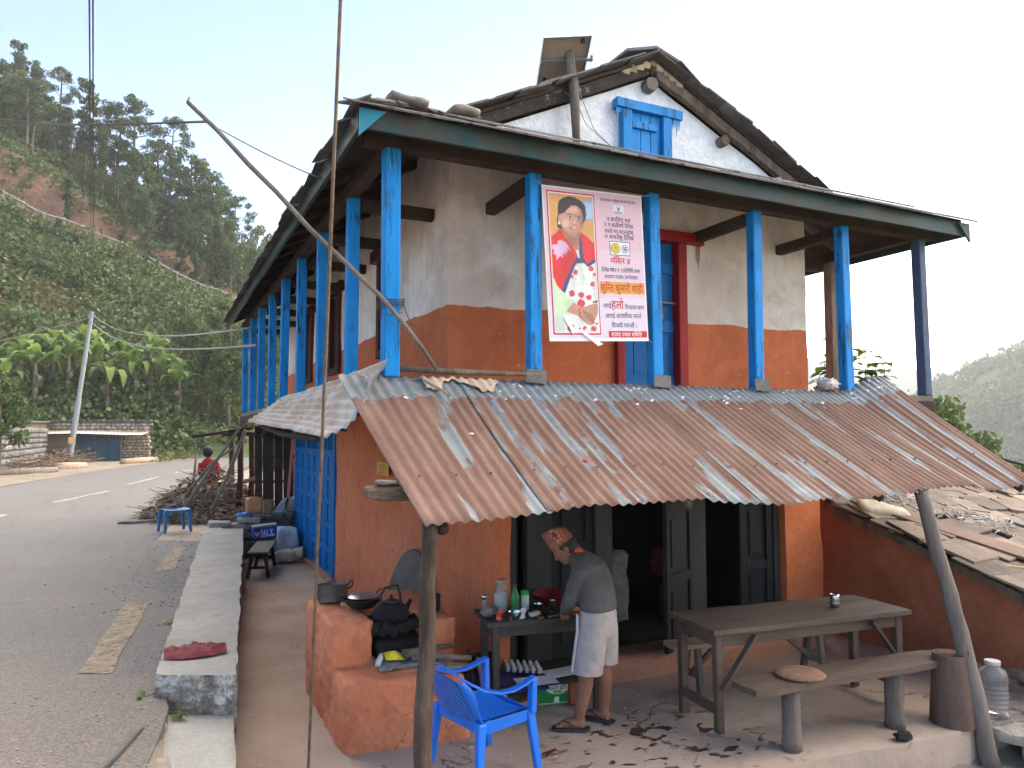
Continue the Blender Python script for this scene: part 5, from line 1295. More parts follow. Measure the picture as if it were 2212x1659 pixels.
# green carton
GB = thing('green_carton', 'green printed carton under the cook table', 'carton', (1.40, .08, 0))
ga = math.atan2(-.14, .31); GM = Matrix.Translation((1.23, .10, 0)) @ Matrix.Rotation(R(-12), 4, 'Z')
mb = MB(); mb.M = GM; mb.box(0, .37, 0, .22, .012, .19); mb.build('box', FLAT('carton_green', (.015, .23, .06), .6), GB, bevel=.006)
mb = MB(); mb.M = GM; mb.box(0, .372, -.002, .222, .0, .011); mb.build('lower_band', FLAT('carton_lime', (.35, .55, .25), .6), GB)
gp = MB(); gp.M = GM; gp.add([(.19 + .095 * math.cos(a), -.0025, .125 + .05 * math.sin(a)) for a in np.linspace(0, 2 * math.pi, 24, endpoint=False)], [tuple(range(24))]); gp.add([(.16, -.0025, .012), (.205, -.0025, .012), (.20, -.0025, .06), (.165, -.0025, .05)], [(0, 1, 2, 3)]); gp.build('label_oval', FLAT('carton_white', (.70, .74, .70), .6), GB)
gp = MB(); gp.M = GM
def stroke(x, z, pts, w_=.006):
    for a, b_ in zip(pts[:-1], pts[1:]):
        d = Vector((b_[0] - a[0], b_[1] - a[1])); n_ = Vector((-d.y, d.x)).normalized() * w_ / 2; e = d.normalized() * w_ / 2
        q = [Vector(a) - e + n_, Vector(b_) + e + n_, Vector(b_) + e - n_, Vector(a) - e - n_]; gp.add([(x + p.x, -.0045, z + p.y) for p in q], [(0, 1, 2, 3)])
G_ = {'l': [[(0, 0), (0, .035)], [(0, 0), (.012, 0)]], 'c': [[(.016, 0), (0, 0), (0, .035), (.016, .035)]], 'n': [[(0, 0), (0, .035), (.018, .035), (.018, 0)]], '2': [[(0, .035), (.016, .035), (.016, .018), (0, .012), (0, 0), (.018, 0)]]}
for ch, x in zip('llcn2n', (.118, .132, .150, .172, .215, .240)):
    for pl in G_[ch]: stroke(x, .118, pl)
gp.build('lettering', FLAT('carton_ink', (.01, .10, .04), .6), GB)
gp = MB(); gp.M = GM; gp.add([(.155, -.0045, .083), (.225, -.0045, .083), (.225, -.0045, .106), (.155, -.0045, .106)], [(0, 1, 2, 3)]); gp.build('label_patch', FLAT('carton_lime2', (.25, .42, .06), .6), GB)
mb = MB(); nbox(mb, b8(.98, 1.24, -.02, .2, 0, .07), (6, 5, 3), .025, 6, .2); tag(mb.build('brown_carton', FLAT('carton_brown', (.36, .24, .15), .9), smooth=True), 'crushed brown carton left of the green carton', 'carton')
for o in [q_ for q_ in COL.objects if q_.parent is None and q_.name.split('.')[0] in ('low_shelf', 'printed_sheet', 'paper', 'low_pot', 'egg_tray')]: o.location.y += .14
GB.location.y -= .06
# glassware and crockery on the table
def glass(name, c, tint=1.0):
    m, t, b = nodes(name); b.inputs['Base Color'].default_value = col(c); b.inputs['Transmission Weight'].default_value = tint; b.inputs['Roughness'].default_value = .08; b.inputs['IOR'].default_value = 1.3; return m
GL = glass('clear_plastic', (.75, .76, .74), .85); GG = glass('green_plastic', (.12, .50, .16), .6)
TZ = .752
J = thing('plastic_jar', 'tall clear plastic jar of white flour on the table', 'jar', (.96, .10, TZ))
mb = MB(); mb.lathe([(.05, 0), (.055, .01), (.055, .17), (.042, .21), (.040, .225)], 24, (.96, .10, TZ)); mb.build('jar_wall', GL, J, smooth=True)
mb = MB(); mb.lathe([(.048, .004), (.050, .01), (.050, .13), (.03, .145), (.004, .15)], 20, (.96, .10, TZ)); mb.build('flour', FLAT('flour', (.72, .70, .66), .9), J, smooth=True)
mb = MB(); mb.lathe([(.043, .226), (.044, .23), (.044, .248), (.04, .25)], 20, (.96, .10, TZ)); mb.build('lid', FLAT('lid_tan', (.42, .26, .2), .6), J)
J = thing('green_bottle', 'green plastic bottle beside the tall jar', 'bottle', (1.065, .06, TZ))
mb = MB(); mb.lathe([(.034, 0), (.037, .01), (.037, .12), (.02, .16), (.013, .17), (.013, .19)], 18, (1.065, .06, TZ)); mb.build('body', GG, J, smooth=True)
mb = MB(); mb.lathe([(.015, .186), (.015, .21), (.012, .212)], 14, (1.065, .06, TZ)); mb.build('cap', FLAT('cap_green', (.02, .09, .03), .5), J)
J = thing('green_lid_jar', 'small white jar with a green lid on the table', 'jar', (1.16, .07, TZ))
mb = MB(); mb.lathe([(.03, 0), (.033, .008), (.033, .11), (.03, .12)], 18, (1.16, .07, TZ)); mb.build('body', FLAT('jar_white', (.62, .62, .55), .4), J, smooth=True)
mb = MB(); mb.lathe([(.034, .12), (.034, .15), (.03, .153)], 18, (1.16, .07, TZ)); mb.build('lid', FLAT('lid_green', (.02, .34, .08), .5), J)
J = thing('small_bottle', 'small clear bottle behind the grey rag', 'bottle', (.835, .14, TZ))
mb = MB(); mb.lathe([(.022, 0), (.024, .01), (.022, .085), (.02, .10)], 14, (.835, .14, TZ)); mb.build('body', GL, J, smooth=True)
mb = MB(); mb.lathe([(.022, .10), (.024, .125), (.015, .135)], 14, (.835, .14, TZ)); mb.build('cap', MAT['steel'], J, smooth=True)
mb = MB(); mb.lump((.82, .00, TZ + .035), (.07, .05, .04), 3, .7, 3, 2); tag(mb.build('rag', PM('rag', (.16, .14, .12), (.26, .235, .2), 9, .95, .5, 40, .01), smooth=True), 'crumpled grey rag on the corner of the cook table', 'rag')
for (x, y, r_, h_, nm, lab, c2) in ((1.26, .03, .038, .045, 'steel_bowl', 'small shiny steel bowl on the cook table', 'bowl'), (1.355, -.03, .026, .075, 'steel_tumbler', 'steel tumbler near the hand of the man', 'tumbler'), (.965, -.15, .055, .05, 'mixing_bowl', 'steel bowl behind the wrappers at the table front', 'bowl')):
    mb = MB(); mb.lathe([(r_ * .7, 0), (r_ * .8, .004), (r_, h_), (r_ * 1.05, h_ + .002), (r_ * .95, h_), (r_ * .72, .01), (0, .008)], 22, (x, y, TZ)); tag(mb.build(nm, MAT['steel'], auto=40), lab, c2)
for (x, y, a, c_, lab, k) in ((.85, -.16, .5, (.55, .06, .06), 'red and white wrapper standing on the table edge', 0), (.93, -.19, .9, (.03, .03, .035), 'small black wrapper between two bowls', 1), (1.02, -.19, .3, (.62, .62, .64), 'white and black wrapper beside the steel bowl', 2)):
    mb = MB(); mb.M = Matrix.Translation((x, y, TZ)) @ Matrix.Rotation(a, 4, 'Z'); mb.grid(lambda u, v: ((u - .5) * .075, .03 * (abs(u - .5)) + .012 * math.sin(v * 5), .085 * v * (1 - .35 * abs(u - .4))), 8, 6); o = tag(mb.build('wrapper', PM('wrap%d' % k, c_, tuple(min(1, q_ * 1.4) for q_ in c_), 20, .35, .5, 20, .01, c3=(.7, .7, .7), spot=.6), smooth=True), lab, 'wrapper')
mb = MB(); mb.lathe([(.0, .004), (.085, .002), (.10, .014), (.103, .016), (.088, .006)], 26, (1.20, -.10, TZ)); mb.M = None; mb.bar((1.28, -.12, TZ + .012), (1.44, -.17, TZ + .018), .02, .008); tag(mb.build('flat_pan', MAT['alu_black'], auto=40), 'flat black griddle pan lying on the cook table', 'pan')
mb = MB(); nbox(mb, b8(1.085, 1.175, -.19, -.12, TZ, TZ + .035), (4, 4, 3), .01, 12, .4); tag(mb.build('sponge', FLAT('butter', (.58, .55, .38), .8), smooth=True), 'pale yellow cloth square on the cook table', 'cloth')
mb = MB()
for k in range(30): mb.lump((1.12 + .40 * random.random(), -.24 + .06 * random.random() - .02, TZ + .006), (.012, .009, .006), 1, .6, 3, k)
tag(mb.build('peelings', FLAT('peel', (.42, .14, .04), .8)), 'orange vegetable peelings along the table front edge', 'peelings'); mb = None
mb = MB(); mb.lathe([(.11, 0), (.13, .01), (.175, .085), (.182, .088), (.17, .085), (.12, .014), (0, .012)], 28, (1.47, .16, TZ)); tag(mb.build('red_basin', FLAT('basin', (.16, .012, .012), .4), auto=40), 'dark red plastic basin on the table behind the man', 'basin')
mb = MB(); mb.lump((1.47, -.17, TZ + .035), (.085, .05, .03), 3, .5, 5, 6); tag(mb.build('chopped_food', PM('food', (.35, .10, .03), (.55, .22, .07), 30, .7, .5, 60, .01), smooth=True), 'heap of orange chopped food under the hands of the man', 'food')

# ------------------------------------------------------------------ dining table, benches, chair
table('dining_table', 'long bare wooden dining table on the porch side', (2.09, -1.10), R(-5.2), 1.88, .62, .75, MAT['wood_table'], .065, .10, True)
B = thing('front_bench', 'split-log bench on two round stump legs in front of the table', 'bench', (3.1, -1.45, 0))
mb = MB()
def plank(u, v, z):
    x = 2.09 + 1.99 * u; w_ = .145 * (1 - .55 * max(0, (u - .78) / .22) ** 2) * (1 - .2 * max(0, (.06 - u) / .06)); yc = -1.385 - .075 * u + .015 * math.sin(u * 6); return (x, yc + (v - .5) * 2 * w_ + .008 * fbm(x * 3, v * 3), z + .006 * fbm(x * 4, v * 4))
mb.grid(lambda u, v: plank(u, v, .455), 30, 6); mb.grid(lambda u, v: plank(u, v, .41), 30, 6, True)
for v in (0, 1): mb.grid(lambda u, w_: tuple(Vector(plank(u, v, .455)).lerp(Vector(plank(u, v, .41)), w_)), 30, 1, v == 1)
for u in (0, 1): mb.grid(lambda v, w_: tuple(Vector(plank(u, v, .455)).lerp(Vector(plank(u, v, .41)), w_)), 6, 1, u == 0)
mb.build('seat', MAT['wood_table'], B, auto=40)
for (x, y, r_) in ((2.47, -1.43, .062), (3.46, -1.47, .066)):
    mb = MB(); mb.tube([(x, y, -.01), (x, y, .06), (x, y, .2), (x, y, .412)], [r_ * 1.12, r_ * 1.05, r_, r_], 16, jit=.06); mb.build('leg', MAT['wood_grey'], B, smooth=True)
Bb = thing('back_bench', 'long plank bench between the dining table and the porch', 'bench', (3.1, -.35, 0))
mb = MB(); nbox(mb, [(2.33, -.34, .385), (4.0, -.52, .385), (4.02, -.30, .385), (2.36, -.14, .385), (2.33, -.34, .42), (4.0, -.52, .42), (4.02, -.30, .42), (2.36, -.14, .42)], (16, 4, 1), .004, 4); mb.build('seat', MAT['wood_pale'], Bb, auto=40)
for x in (2.55, 3.80):
    yc = -.24 - .108 * (x - 2.34)
    for s in (-1, 1):
        mb = MB(); mb.bar((x, yc + s * .12, 0), (x + .02, yc + s * .06, .384), .05, .05, (1, 0, 0)); mb.build('leg', MAT['wood_grey'], Bb, bevel=.006)
    mb = MB(); mb.box(x - .015, x + .015, yc - .085, yc + .085, .14, .19); mb.build('stretcher', MAT['wood_grey'], Bb)
    mb = MB(); mb.bar((x, yc, .16), (x + (.3 if x < 3 else -.3), yc, .38), .03, .04); mb.build('brace', MAT['wood_grey'], Bb)
mb = MB(); mb.lathe([(0, 0), (.165, .002), (.175, .012), (.165, .024), (.08, .027), (0, .026)], 30, (2.60, -1.39, .457)); tag(mb.build('round_mat', PM('straw_mat', (.20, .105, .065), (.30, .18, .12), 30, .95, 1.0, 120, .01), smooth=True), 'round brown woven mat on the front bench', 'mat')
J = thing('steel_jug', 'shiny steel cup standing on the dining table', 'cup', (3.48, -.94, .752))
mb = MB(); mb.lathe([(.030, 0), (.038, .01), (.044, .035), (.038, .055), (.040, .06), (.034, .085), (.036, .105), (.033, .105), (.031, .085), (.03, .02), (0, .015)], 24, (3.48, -.94, .752)); mb.build('body', MAT['steel'], J, smooth=True)
mb = MB(); mb.tube([(3.44, -.95, .84), (3.425, -.955, .855)], .008, 6); mb.build('lip', MAT['steel'], J)
def plastic(name, c, st=None):
    m, t, b = nodes(name); v = coords(t)
    L(t, mix(t, ramp(t, tex(t, v, 6, 6), [(.35, 0), (.75, .35)]), c, tuple(k * .55 + .01 for k in c)), b.inputs['Base Color']); b.inputs['Roughness'].default_value = .38; b.inputs['Specular IOR Level'].default_value = .45; b.inputs['Subsurface Weight'].default_value = 0
    bump(t, b, tex(t, v, 60), .06, .003); return m
BLUE = plastic('blue_plastic', (.008, .16, .72)); BLUE_OLD = plastic('blue_plastic_old', (.03, .17, .36))
CH = thing('plastic_chair', 'bright blue plastic armchair beside the stove', 'chair', (.43, -.80, 0))
cM = Matrix.Translation((.43, -.80, 0)) @ Matrix.Rotation(R(13), 4, 'Z') @ Matrix.Diagonal((.96, .94, .94, 1))
def cmb(): q_ = MB(); q_.M = cM; return q_
Wd = .255
mb = cmb()
def seat(u, v, dz=0): x = -.20 + .42 * u; y = (v - .5) * 2 * (Wd - .015 - .02 * (1 - u)); return (x, y, .415 - .02 * math.sin(math.pi * v) + .012 * u + .0035 * math.cos(v * 2 * math.pi * 13) * (1 if .05 < u < .9 else 0) - .02 * max(0, u - .85) / .15 + dz)
mb.grid(seat, 12, 104); mb.grid(lambda u, v: seat(u, v, -.008), 12, 30, True); mb.build('seat', BLUE, CH, smooth=True)
mb = cmb()
def backp(u, v, th=0):
    a = (u - .5) * 2; wv = (.20 + .035 * v) ; y = a * wv; x = -.215 - .17 * v - .05 * (1 - a * a) - th; z = .42 + .335 * v * (1 - .13 * a * a); return (x, y, z)
mb.grid(lambda u, v: backp(u, v), 20, 14, True); mb.grid(lambda u, v: backp(u, v, .007), 20, 14)
def perf():
    m, t, b = nodes('blue_fret'); v = coords(t)
    w_ = N(t, 'ShaderNodeTexWave', wave_type='RINGS', rings_direction='SPHERICAL'); w_.inputs['Scale'].default_value = 9; w_.inputs['Distortion'].default_value = 6; L(t, v, w_.inputs['Vector'])
    L(t, mix(t, ramp(t, w_.outputs[0], [(.3, 0), (.6, .6)]), (.008, .16, .72), (.03, .08, .26)), b.inputs['Base Color']); b.inputs['Roughness'].default_value = .4; bump(t, b, w_.outputs[0], .8, .012); return m
mb.build('backrest', perf(), CH, smooth=True)
for s in (-1, 1):
    mb = cmb(); tp = [(-.385, 0, .775), (-.375, s * .12, .765), (-.355, s * .20, .735), (-.30, s * .255, .69), (-.20, s * .275, .63), (-.08, s * .285, .595), (.02, s * .285, .59), (.12, s * .282, .61), (.20, s * .275, .635), (.225, s * .272, .635)]
    ribbon(mb, tp, (0, 0, 1) if False else (.15, 1, .05), .055, .014, [.03, .035, .04, .045, .05, .055, .055, .055, .055, .05]); mb.build('armrest', BLUE, CH, bevel=.005)
    mb = cmb(); mb.hexa([(.175, s * .265 - .03, .40), (.225, s * .265 - .03, .40), (.225, s * .265 + .03, .40), (.175, s * .265 + .03, .40), (.185, s * .275 - .025, .63), (.228, s * .275 - .025, .63), (.228, s * .275 + .025, .63), (.185, s * .275 + .025, .63)]); mb.build('arm_support', BLUE, CH, bevel=.01)
    mb = cmb(); mb.add([backp(.5 + s * .5, v) for v in np.linspace(0, 1, 8)] + [(x, s * yy, z) for (x, yy, z) in ((-.2, .262, .42), (-.22, .265, .47), (-.24, .268, .52), (-.25, .27, .57), (-.26, .272, .60), (-.28, .268, .64), (-.30, .26, .67), (-.33, .245, .70))], [(k, k + 1, k + 9, k + 8) for k in range(7)])
    o = mb.build('back_side', BLUE, CH, smooth=True); so = o.modifiers.new('s', 'SOLIDIFY'); so.thickness = .007
    mb = cmb(); mb.hexa([(-.20, s * .235 - .006, .33), (.21, s * .26 - .006, .355), (.21, s * .26 + .006, .355), (-.20, s * .235 + .006, .33), (-.21, s * .25 - .006, .415), (.22, s * .265 - .006, .425), (.22, s * .265 + .006, .425), (-.21, s * .25 + .006, .415)]); mb.build('side_skirt', BLUE, CH, bevel=.003)
    for fx, tx, bx in ((1, .20, .245), (-1, -.20, -.25)):
        mb = cmb(); w1, w0 = .042, .026
        mb.hexa([(bx - w0, s * .285 - w0 * .8, 0), (bx + w0, s * .285 - w0 * .8, 0), (bx + w0, s * .285 + w0 * .8, 0), (bx - w0, s * .285 + w0 * .8, 0), (tx - w1, s * .252 - w1 * .6, .42), (tx + w1 * .6, s * .252 - w1 * .6, .42), (tx + w1 * .6, s * .252 + w1 * .6, .42), (tx - w1, s * .252 + w1 * .6, .42)]); mb.build('leg', BLUE, CH, bevel=.012)
for x in (-.215, .222):
    mb = cmb(); mb.box(x - .006, x + .006, -.235, .235, .345, .412); mb.build('end_skirt', BLUE, CH, bevel=.003)

# ------------------------------------------------------------------ right-hand corner: mortar, bottle, stones, bucket
J = thing('wooden_mortar', 'tall round wooden mortar beside the front bench', 'mortar', (3.93, -1.60, 0))
mb = MB(); mb.tube([(3.93, -1.60, -.02), (3.93, -1.60, .1), (3.93, -1.60, .3), (3.93, -1.60, .46), (3.93, -1.60, .50)], [.155, .15, .135, .125, .12], 24, jit=.03); mb.build('body', PM('mortar_wood', (.085, .055, .042), (.15, .10, .078), 6, .85, .4, 40, .008, st=(1, 1, .3)), J, smooth=False, auto=50)
mb = MB(); mb.lathe([(.10, .502), (.09, .504), (0, .45)], 20, (3.93, -1.60, 0), close=False); mb.build('bowl', MAT['wood_dark'], J, smooth=True)
J = thing('water_bottle', 'big ribbed clear plastic bottle without neck by the stones', 'bottle', (4.34, -1.66, 0))
pr = [(.0, .0), (.09, .0), (.10, .012)]
for k in range(6): pr += [(.10, .05 + k * .035), (.09, .062 + k * .035), (.10, .075 + k * .035)]
pr += [(.10, .30), (.085, .345), (.055, .36), (.052, .39)]
mb = MB(); mb.lathe(pr, 26, (4.34, -1.66, .0), close=False); mb.build('body', GL, J, smooth=True)
mb = MB(); mb.lathe([(.054, .385), (.056, .41), (.05, .412)], 18, (4.34, -1.66, 0)); mb.build('collar', FLAT('collar_white', (.5, .5, .48), .5), J)
random.seed(11)
sl = [((4.45, -1.80, -.10), (.62, .36, .075), .2), ((4.36, -1.66, -.07), (.46, .30, .06), -.25), ((4.28, -2.06, -.30), (.36, .3, .07), .4), ((4.62, -1.98, -.28), (.50, .36, .14), .1), ((4.42, -2.2, -.31), (.36, .25, .06), -.4), ((4.85, -1.65, -.15), (.5, .5, .16), .3), ((3.45, -2.0, -.31), (.40, .26, .07), .15), ((3.0, -1.95, -.32), (.3, .2, .06), -.2)]
for k, (c, s, a) in enumerate(sl):
    mb = MB(); mb.M = Matrix.Translation(c) @ Matrix.Rotation(a, 4, 'Z'); nbox(mb, b8(-s[0] / 2, s[0] / 2, -s[1] / 2, s[1] / 2, 0, s[2]), (7, 6, 3), .035, 3.2, .18, k * 5)
    tag(mb.build('stone_slab', MAT['stone'], auto=45), ['flat grey stone slab below the clear bottle', 'grey stone slab right under the clear bottle', 'flat stone at the foot of the leaning pole', 'thick grey stone beside the white bucket', 'small flat stone in front of the leaning pole', 'rough stone block against the shed wall', 'flat stone in the dirt below the courtyard edge', 'small stone sunk in the dirt below the courtyard edge'][k], 'stone', 'stones in the corner')
J = thing('white_bucket', 'white plastic bucket cut by the right edge of the picture', 'bucket', (4.28, -2.0, -.26))
mb = MB(); mb.lathe([(.10, 0), (.13, .22), (.14, .225), (.14, .245), (.13, .25), (.126, .22), (.095, .01), (0, .01)], 28, (4.44, -1.98, -.24)); mb.build('body', FLAT('bucket_white', (.62, .66, .64), .4), J, auto=50)
mb = MB(); mb.lathe([(0, 0), (.124, .001)], 24, (4.44, -1.98, -.05), close=False); mb.build('water', FLAT('bucket_water', (.40, .46, .44), .05), J)
mb = MB(); mb.lump((3.30, -1.66, .02), (.075, .045, .03), 3, .6, 4, 3); tag(mb.build('dark_rag', FLAT('rag_dark', (.022, .018, .022), .95), smooth=True), 'small black rag near the courtyard edge', 'rag')
mb = MB(); mb.lump((3.72, -2.08, -.20), (.05, .04, .018), 2, .6, 4, 5); tag(mb.build('red_scrap', FLAT('red_scrap', (.45, .06, .06), .6), smooth=True), 'red plastic scrap on the stones by the pole', 'scrap')
mb = MB(); mb.grid(lambda u, v: (.86 + .12 * u, -.78 - .07 * v + .03 * u, .006 + .02 * math.sin(u * 3) * v), 5, 4); tag(mb.build('red_scrap', FLAT('maroon', (.16, .02, .03), .6), smooth=True), 'maroon plastic scrap on the floor right of the blue chair', 'scrap')
mb = MB()
for k in range(60):
    x = random.uniform(.2, 3.6); y = random.uniform(-1.5, .1); mb.lump((x, y, .006), (random.uniform(.006, .014), random.uniform(.006, .012), .005), 1, .5, 3, k)
for k in range(30): y = random.uniform(-.3, 7); mb.lump((random.uniform(par_r(y) + .1, -.45 + .12 * y), y, .006), (.012, .01, .006), 1, .5, 3, k)
o = mb.build('litter', FLAT('litter', (.42, .38, .33), .9)); o['kind'] = 'stuff'
# ------------------------------------------------------------------ people
def ring_tube(mb, rings, r_ax, d_ax, n=18):
    """rings: (centre, half width along r_ax, half depth along d_ax)"""
    vs = []; fs = []; r_ax = Vector(r_ax); d_ax = Vector(d_ax)
    for (c, a, b_) in rings:
        for k in range(n):
            t_ = 2 * math.pi * k / n; vs.append(Vector(c) + r_ax * a * math.cos(t_) + d_ax * b_ * math.sin(t_))
    for i in range(len(rings) - 1):
        for k in range(n): fs.append((i * n + k, i * n + (k + 1) % n, (i + 1) * n + (k + 1) % n, (i + 1) * n + k))
    fs.append(tuple(range(n - 1, -1, -1))); fs.append(tuple((len(rings) - 1) * n + k for k in range(n)))
    return mb.add(vs, fs)
def fused(mb, name, mat, parent, vox=.007, it=6):
    o = mb.build(name, mat, parent, smooth=True)
    r_ = o.modifiers.new('remesh', 'REMESH'); r_.mode = 'VOXEL'; r_.voxel_size = vox; r_.use_smooth_shade = True
    s_ = o.modifiers.new('smooth', 'SMOOTH'); s_.factor = .5; s_.iterations = it
    return o
def hand(mb, w_, dirv, palmn, s=1.0):
    """palm and five fingers curling towards palmn, rooted at wrist w_"""
    w_ = Vector(w_); f = Vector(dirv).normalized(); n_ = Vector(palmn); n_ = (n_ - f * n_.dot(f)).normalized(); sd_ = f.cross(n_)
    mb.hexa([w_ - sd_ * .026 - n_ * .010, w_ + sd_ * .026 - n_ * .010, w_ + sd_ * .028 + n_ * .013, w_ - sd_ * .028 + n_ * .013, w_ + f * .085 - sd_ * .040 - n_ * .010, w_ + f * .085 + sd_ * .040 - n_ * .010, w_ + f * .085 + sd_ * .040 + n_ * .012, w_ + f * .085 - sd_ * .040 + n_ * .012])
    for k, ln in enumerate((.062, .072, .068, .055)):
        b_ = w_ + f * .078 + sd_ * (-.030 + .020 * k); mb.tube([b_, b_ + f * ln * .5 + n_ * .008, b_ + f * ln * .85 + n_ * .03, b_ + f * ln * .9 + n_ * .05], [.0095, .009, .0085, .007], 8)
    b_ = w_ + f * .02 - sd_ * .026; mb.tube([b_, b_ - sd_ * .028 + f * .03 + n_ * .008, b_ - sd_ * .022 + f * .062 + n_ * .022], [.012, .0105, .009], 8)
SKIN = PM('skin', (.20, .088, .055), (.27, .125, .08), 6, .55, .15, 60, .003)
SKINL = PM('skin_legs', (.17, .08, .055), (.24, .12, .085), 6, .6, .15, 60, .003)
HAIRM = FLAT('hair', (.012, .01, .01), .6)
KNIT = PM('grey_sweater', (.072, .066, .064), (.112, .102, .098), 5, .95, .8, 11, .03)
SHORT = PM('grey_shorts', (.33, .295, .275), (.42, .38, .355), 3, .92, .8, 9, .03)
MAN = thing('person', 'man in patterned cap, grey sweater and shorts bending over the table', 'person', (1.42, -.48, 0))
dM = Vector((-.55, .83, 0)).normalized(); rM = Vector((dM.y, -dM.x, 0)); Z_ = Vector((0, 0, 1))
mb = MB()
lh, rh = Vector((1.372, -.625, .80)), Vector((1.515, -.525, .80))
ring_tube(mb, [((1.443, -.575, .74), .15, .10), ((1.443, -.575, .86), .155, .11), ((1.44, -.57, 1.0), .145, .10), ((1.42, -.535, 1.12), .16, .11), ((1.395, -.50, 1.20), .15, .10), ((1.365, -.475, 1.25), .10, .07)], rM, dM)
mb.tube([lh, (1.345, -.575, .44), (1.338, -.565, .33), (1.318, -.55, .22), (1.300, -.530, .07)], [.085, .056, .058, .052, .036], 14)
mb.tube([rh, (1.535, -.495, .44), (1.55, -.49, .33), (1.555, -.485, .22), (1.556, -.468, .07)], [.085, .056, .058, .052, .036], 14)
for (a, toe) in (((1.300, -.530, .05), Vector((-.165, .095, 0))), ((1.556, -.468, .05), Vector((-.09, .155, 0)))):
    a = Vector(a); t_ = toe.normalized(); s_ = Vector((t_.y, -t_.x, 0))
    mb.tube([a - t_ * .045 + Z_ * -.008, a + t_ * .02, a + t_ * .09 - Z_ * .008, a + t_ * .135 - Z_ * .017], [.034, .038, .036, .026], 12)
    for k in range(5): b_ = a + t_ * .125 + s_ * (-.034 + .017 * k) - Z_ * .020; mb.tube([b_, b_ + t_ * (.05 - .006 * abs(k - (1 if s_.x > 0 else 3)))], [.0105, .009], 7)
hc = Vector((1.262, -.418, 1.292)); up = Vector((-.50, .34, .80)).normalized(); fc = Vector((-.62, .42, -.66)); fc = (fc - up * fc.dot(up)).normalized(); sdv = up.cross(fc)
mb.tube([(1.365, -.475, 1.22), (1.325, -.452, 1.275), hc], [.065, .055, .05], 12)
HM = Matrix((( sdv.x, fc.x, up.x, hc.x), (sdv.y, fc.y, up.y, hc.y), (sdv.z, fc.z, up.z, hc.z), (0, 0, 0, 1)))
mb.M = HM; mb.lump((0, .005, .01), (.074, .092, .105), 3, .02); mb.lump((0, .03, -.055), (.052, .06, .055), 2, 0)
mb.tube([(0, .088, .012), (0, .108, -.02), (0, .09, -.03)], [.010, .015, .010], 8); mb.tube([(-.024, .082, -.052), (.024, .082, -.052)], [.009, .009], 7); mb.tube([(-.04, .085, .022), (.04, .085, .022)], [.010, .010], 7)
for s in (-1, 1): mb.tube([(s * .072, -.01, .018), (s * .086, -.018, .012), (s * .082, -.012, -.02)], [.012, .017, .010], 8); mb.lump((s * .03, .083, .008), (.012, .009, .009), 1, 0)
mb.M = None
# arms
eL, wL = Vector((1.228, -.53, .935)), Vector((1.262, -.405, .835)); eR, wR = Vector((1.50, -.33, .95)), Vector((1.42, -.285, .84))
mb.tube([(1.295, -.60, 1.17), eL, wL], [.05, .042, .028], 12); mb.tube([(1.49, -.42, 1.18), eR, wR], [.05, .042, .028], 12)
hand(mb, wL, (.35, .75, -.35), (.3, .1, -.9)); hand(mb, wR, (-.6, .35, -.35), (.1, .2, -.9))
fused(mb, 'body', SKIN, MAN, .0065, 5)
mb = MB(); mb.M = HM
mb.lump((0, -.012, .022), (.078, .092, .105), 3, .03); o = mb.build('hair', HAIRM, MAN, smooth=True)
# the cap: slanted cylinder
mb = MB(); mb.M = HM; prof = []
vs = []; nn2 = 28
for (z, ra, rb) in ((.045, .081, .098), (.07, .083, .100), (.14, .076, .094), (.165, .066, .088)):
    for k in range(nn2): a = 2 * math.pi * k / nn2; vs.append((ra * math.cos(a), -.004 + rb * math.sin(a), z + .028 * math.sin(a) * (z > .1) + .02 * abs(math.cos(a)) ** 3 * (z > .15)))
fs = [(i * nn2 + k, i * nn2 + (k + 1) % nn2, (i + 1) * nn2 + (k + 1) % nn2, (i + 1) * nn2 + k) for i in range(3) for k in range(nn2)] + [tuple(3 * nn2 + k for k in range(nn2))]
mb.add(vs, fs)
def topi():
    m, t, b = nodes('patterned_cap'); tc = N(t, 'ShaderNodeTexCoord'); mp = N(t, 'ShaderNodeMapping'); mp.inputs['Scale'].default_value = (34, 34, 34); mp.inputs['Rotation'].default_value = (.5, .4, .7); L(t, tc.outputs['Object'], mp.inputs[0])
    vo = N(t, 'ShaderNodeTexVoronoi', feature='F1', distance='CHEBYCHEV'); vo.inputs['Scale'].default_value = 1; vo.inputs['Randomness'].default_value = 0; L(t, mp.outputs[0], vo.inputs['Vector'])
    c = ramp(t, vo.outputs['Distance'], [(0, (.42, .14, .08)), (.13, (.42, .14, .08)), (.16, (.11, .03, .025)), (.26, (.11, .03, .025)), (.29, (.50, .20, .12)), (.38, (.50, .20, .12)), (.41, (.13, .035, .03))])
    c.node.color_ramp.interpolation = 'CONSTANT'
    L(t, c, b.inputs['Base Color']); b.inputs['Roughness'].default_value = .9; return m
o = mb.build('cap', topi(), MAN, auto=50)
mb = MB()
ring_tube(mb, [((1.446, -.577, .865), .180, .128), ((1.445, -.577, .90), .183, .130), ((1.44, -.57, 1.0), .172, .124), ((1.422, -.54, 1.10), .182, .130), ((1.40, -.508, 1.19), .178, .122), ((1.368, -.48, 1.25), .125, .090), ((1.345, -.462, 1.275), .075, .068)], rM, dM, 24)
for (s0, e_, w_) in (((1.295, -.595, 1.175), eL, wL), ((1.485, -.425, 1.185), eR, wR)):
    s0 = Vector(s0); pts = []; rr = []
    for k in range(7): t_ = k / 6; pts.append(s0.lerp(e_, t_)); rr.append(.070 - .012 * t_ + .003 * math.sin(t_ * 14))
    for k in range(1, 8): t_ = k / 7; pts.append(e_.lerp(w_, t_)); rr.append(.058 - .014 * t_ + .005 * math.sin(t_ * 22))
    mb.tube(pts, rr, 14)
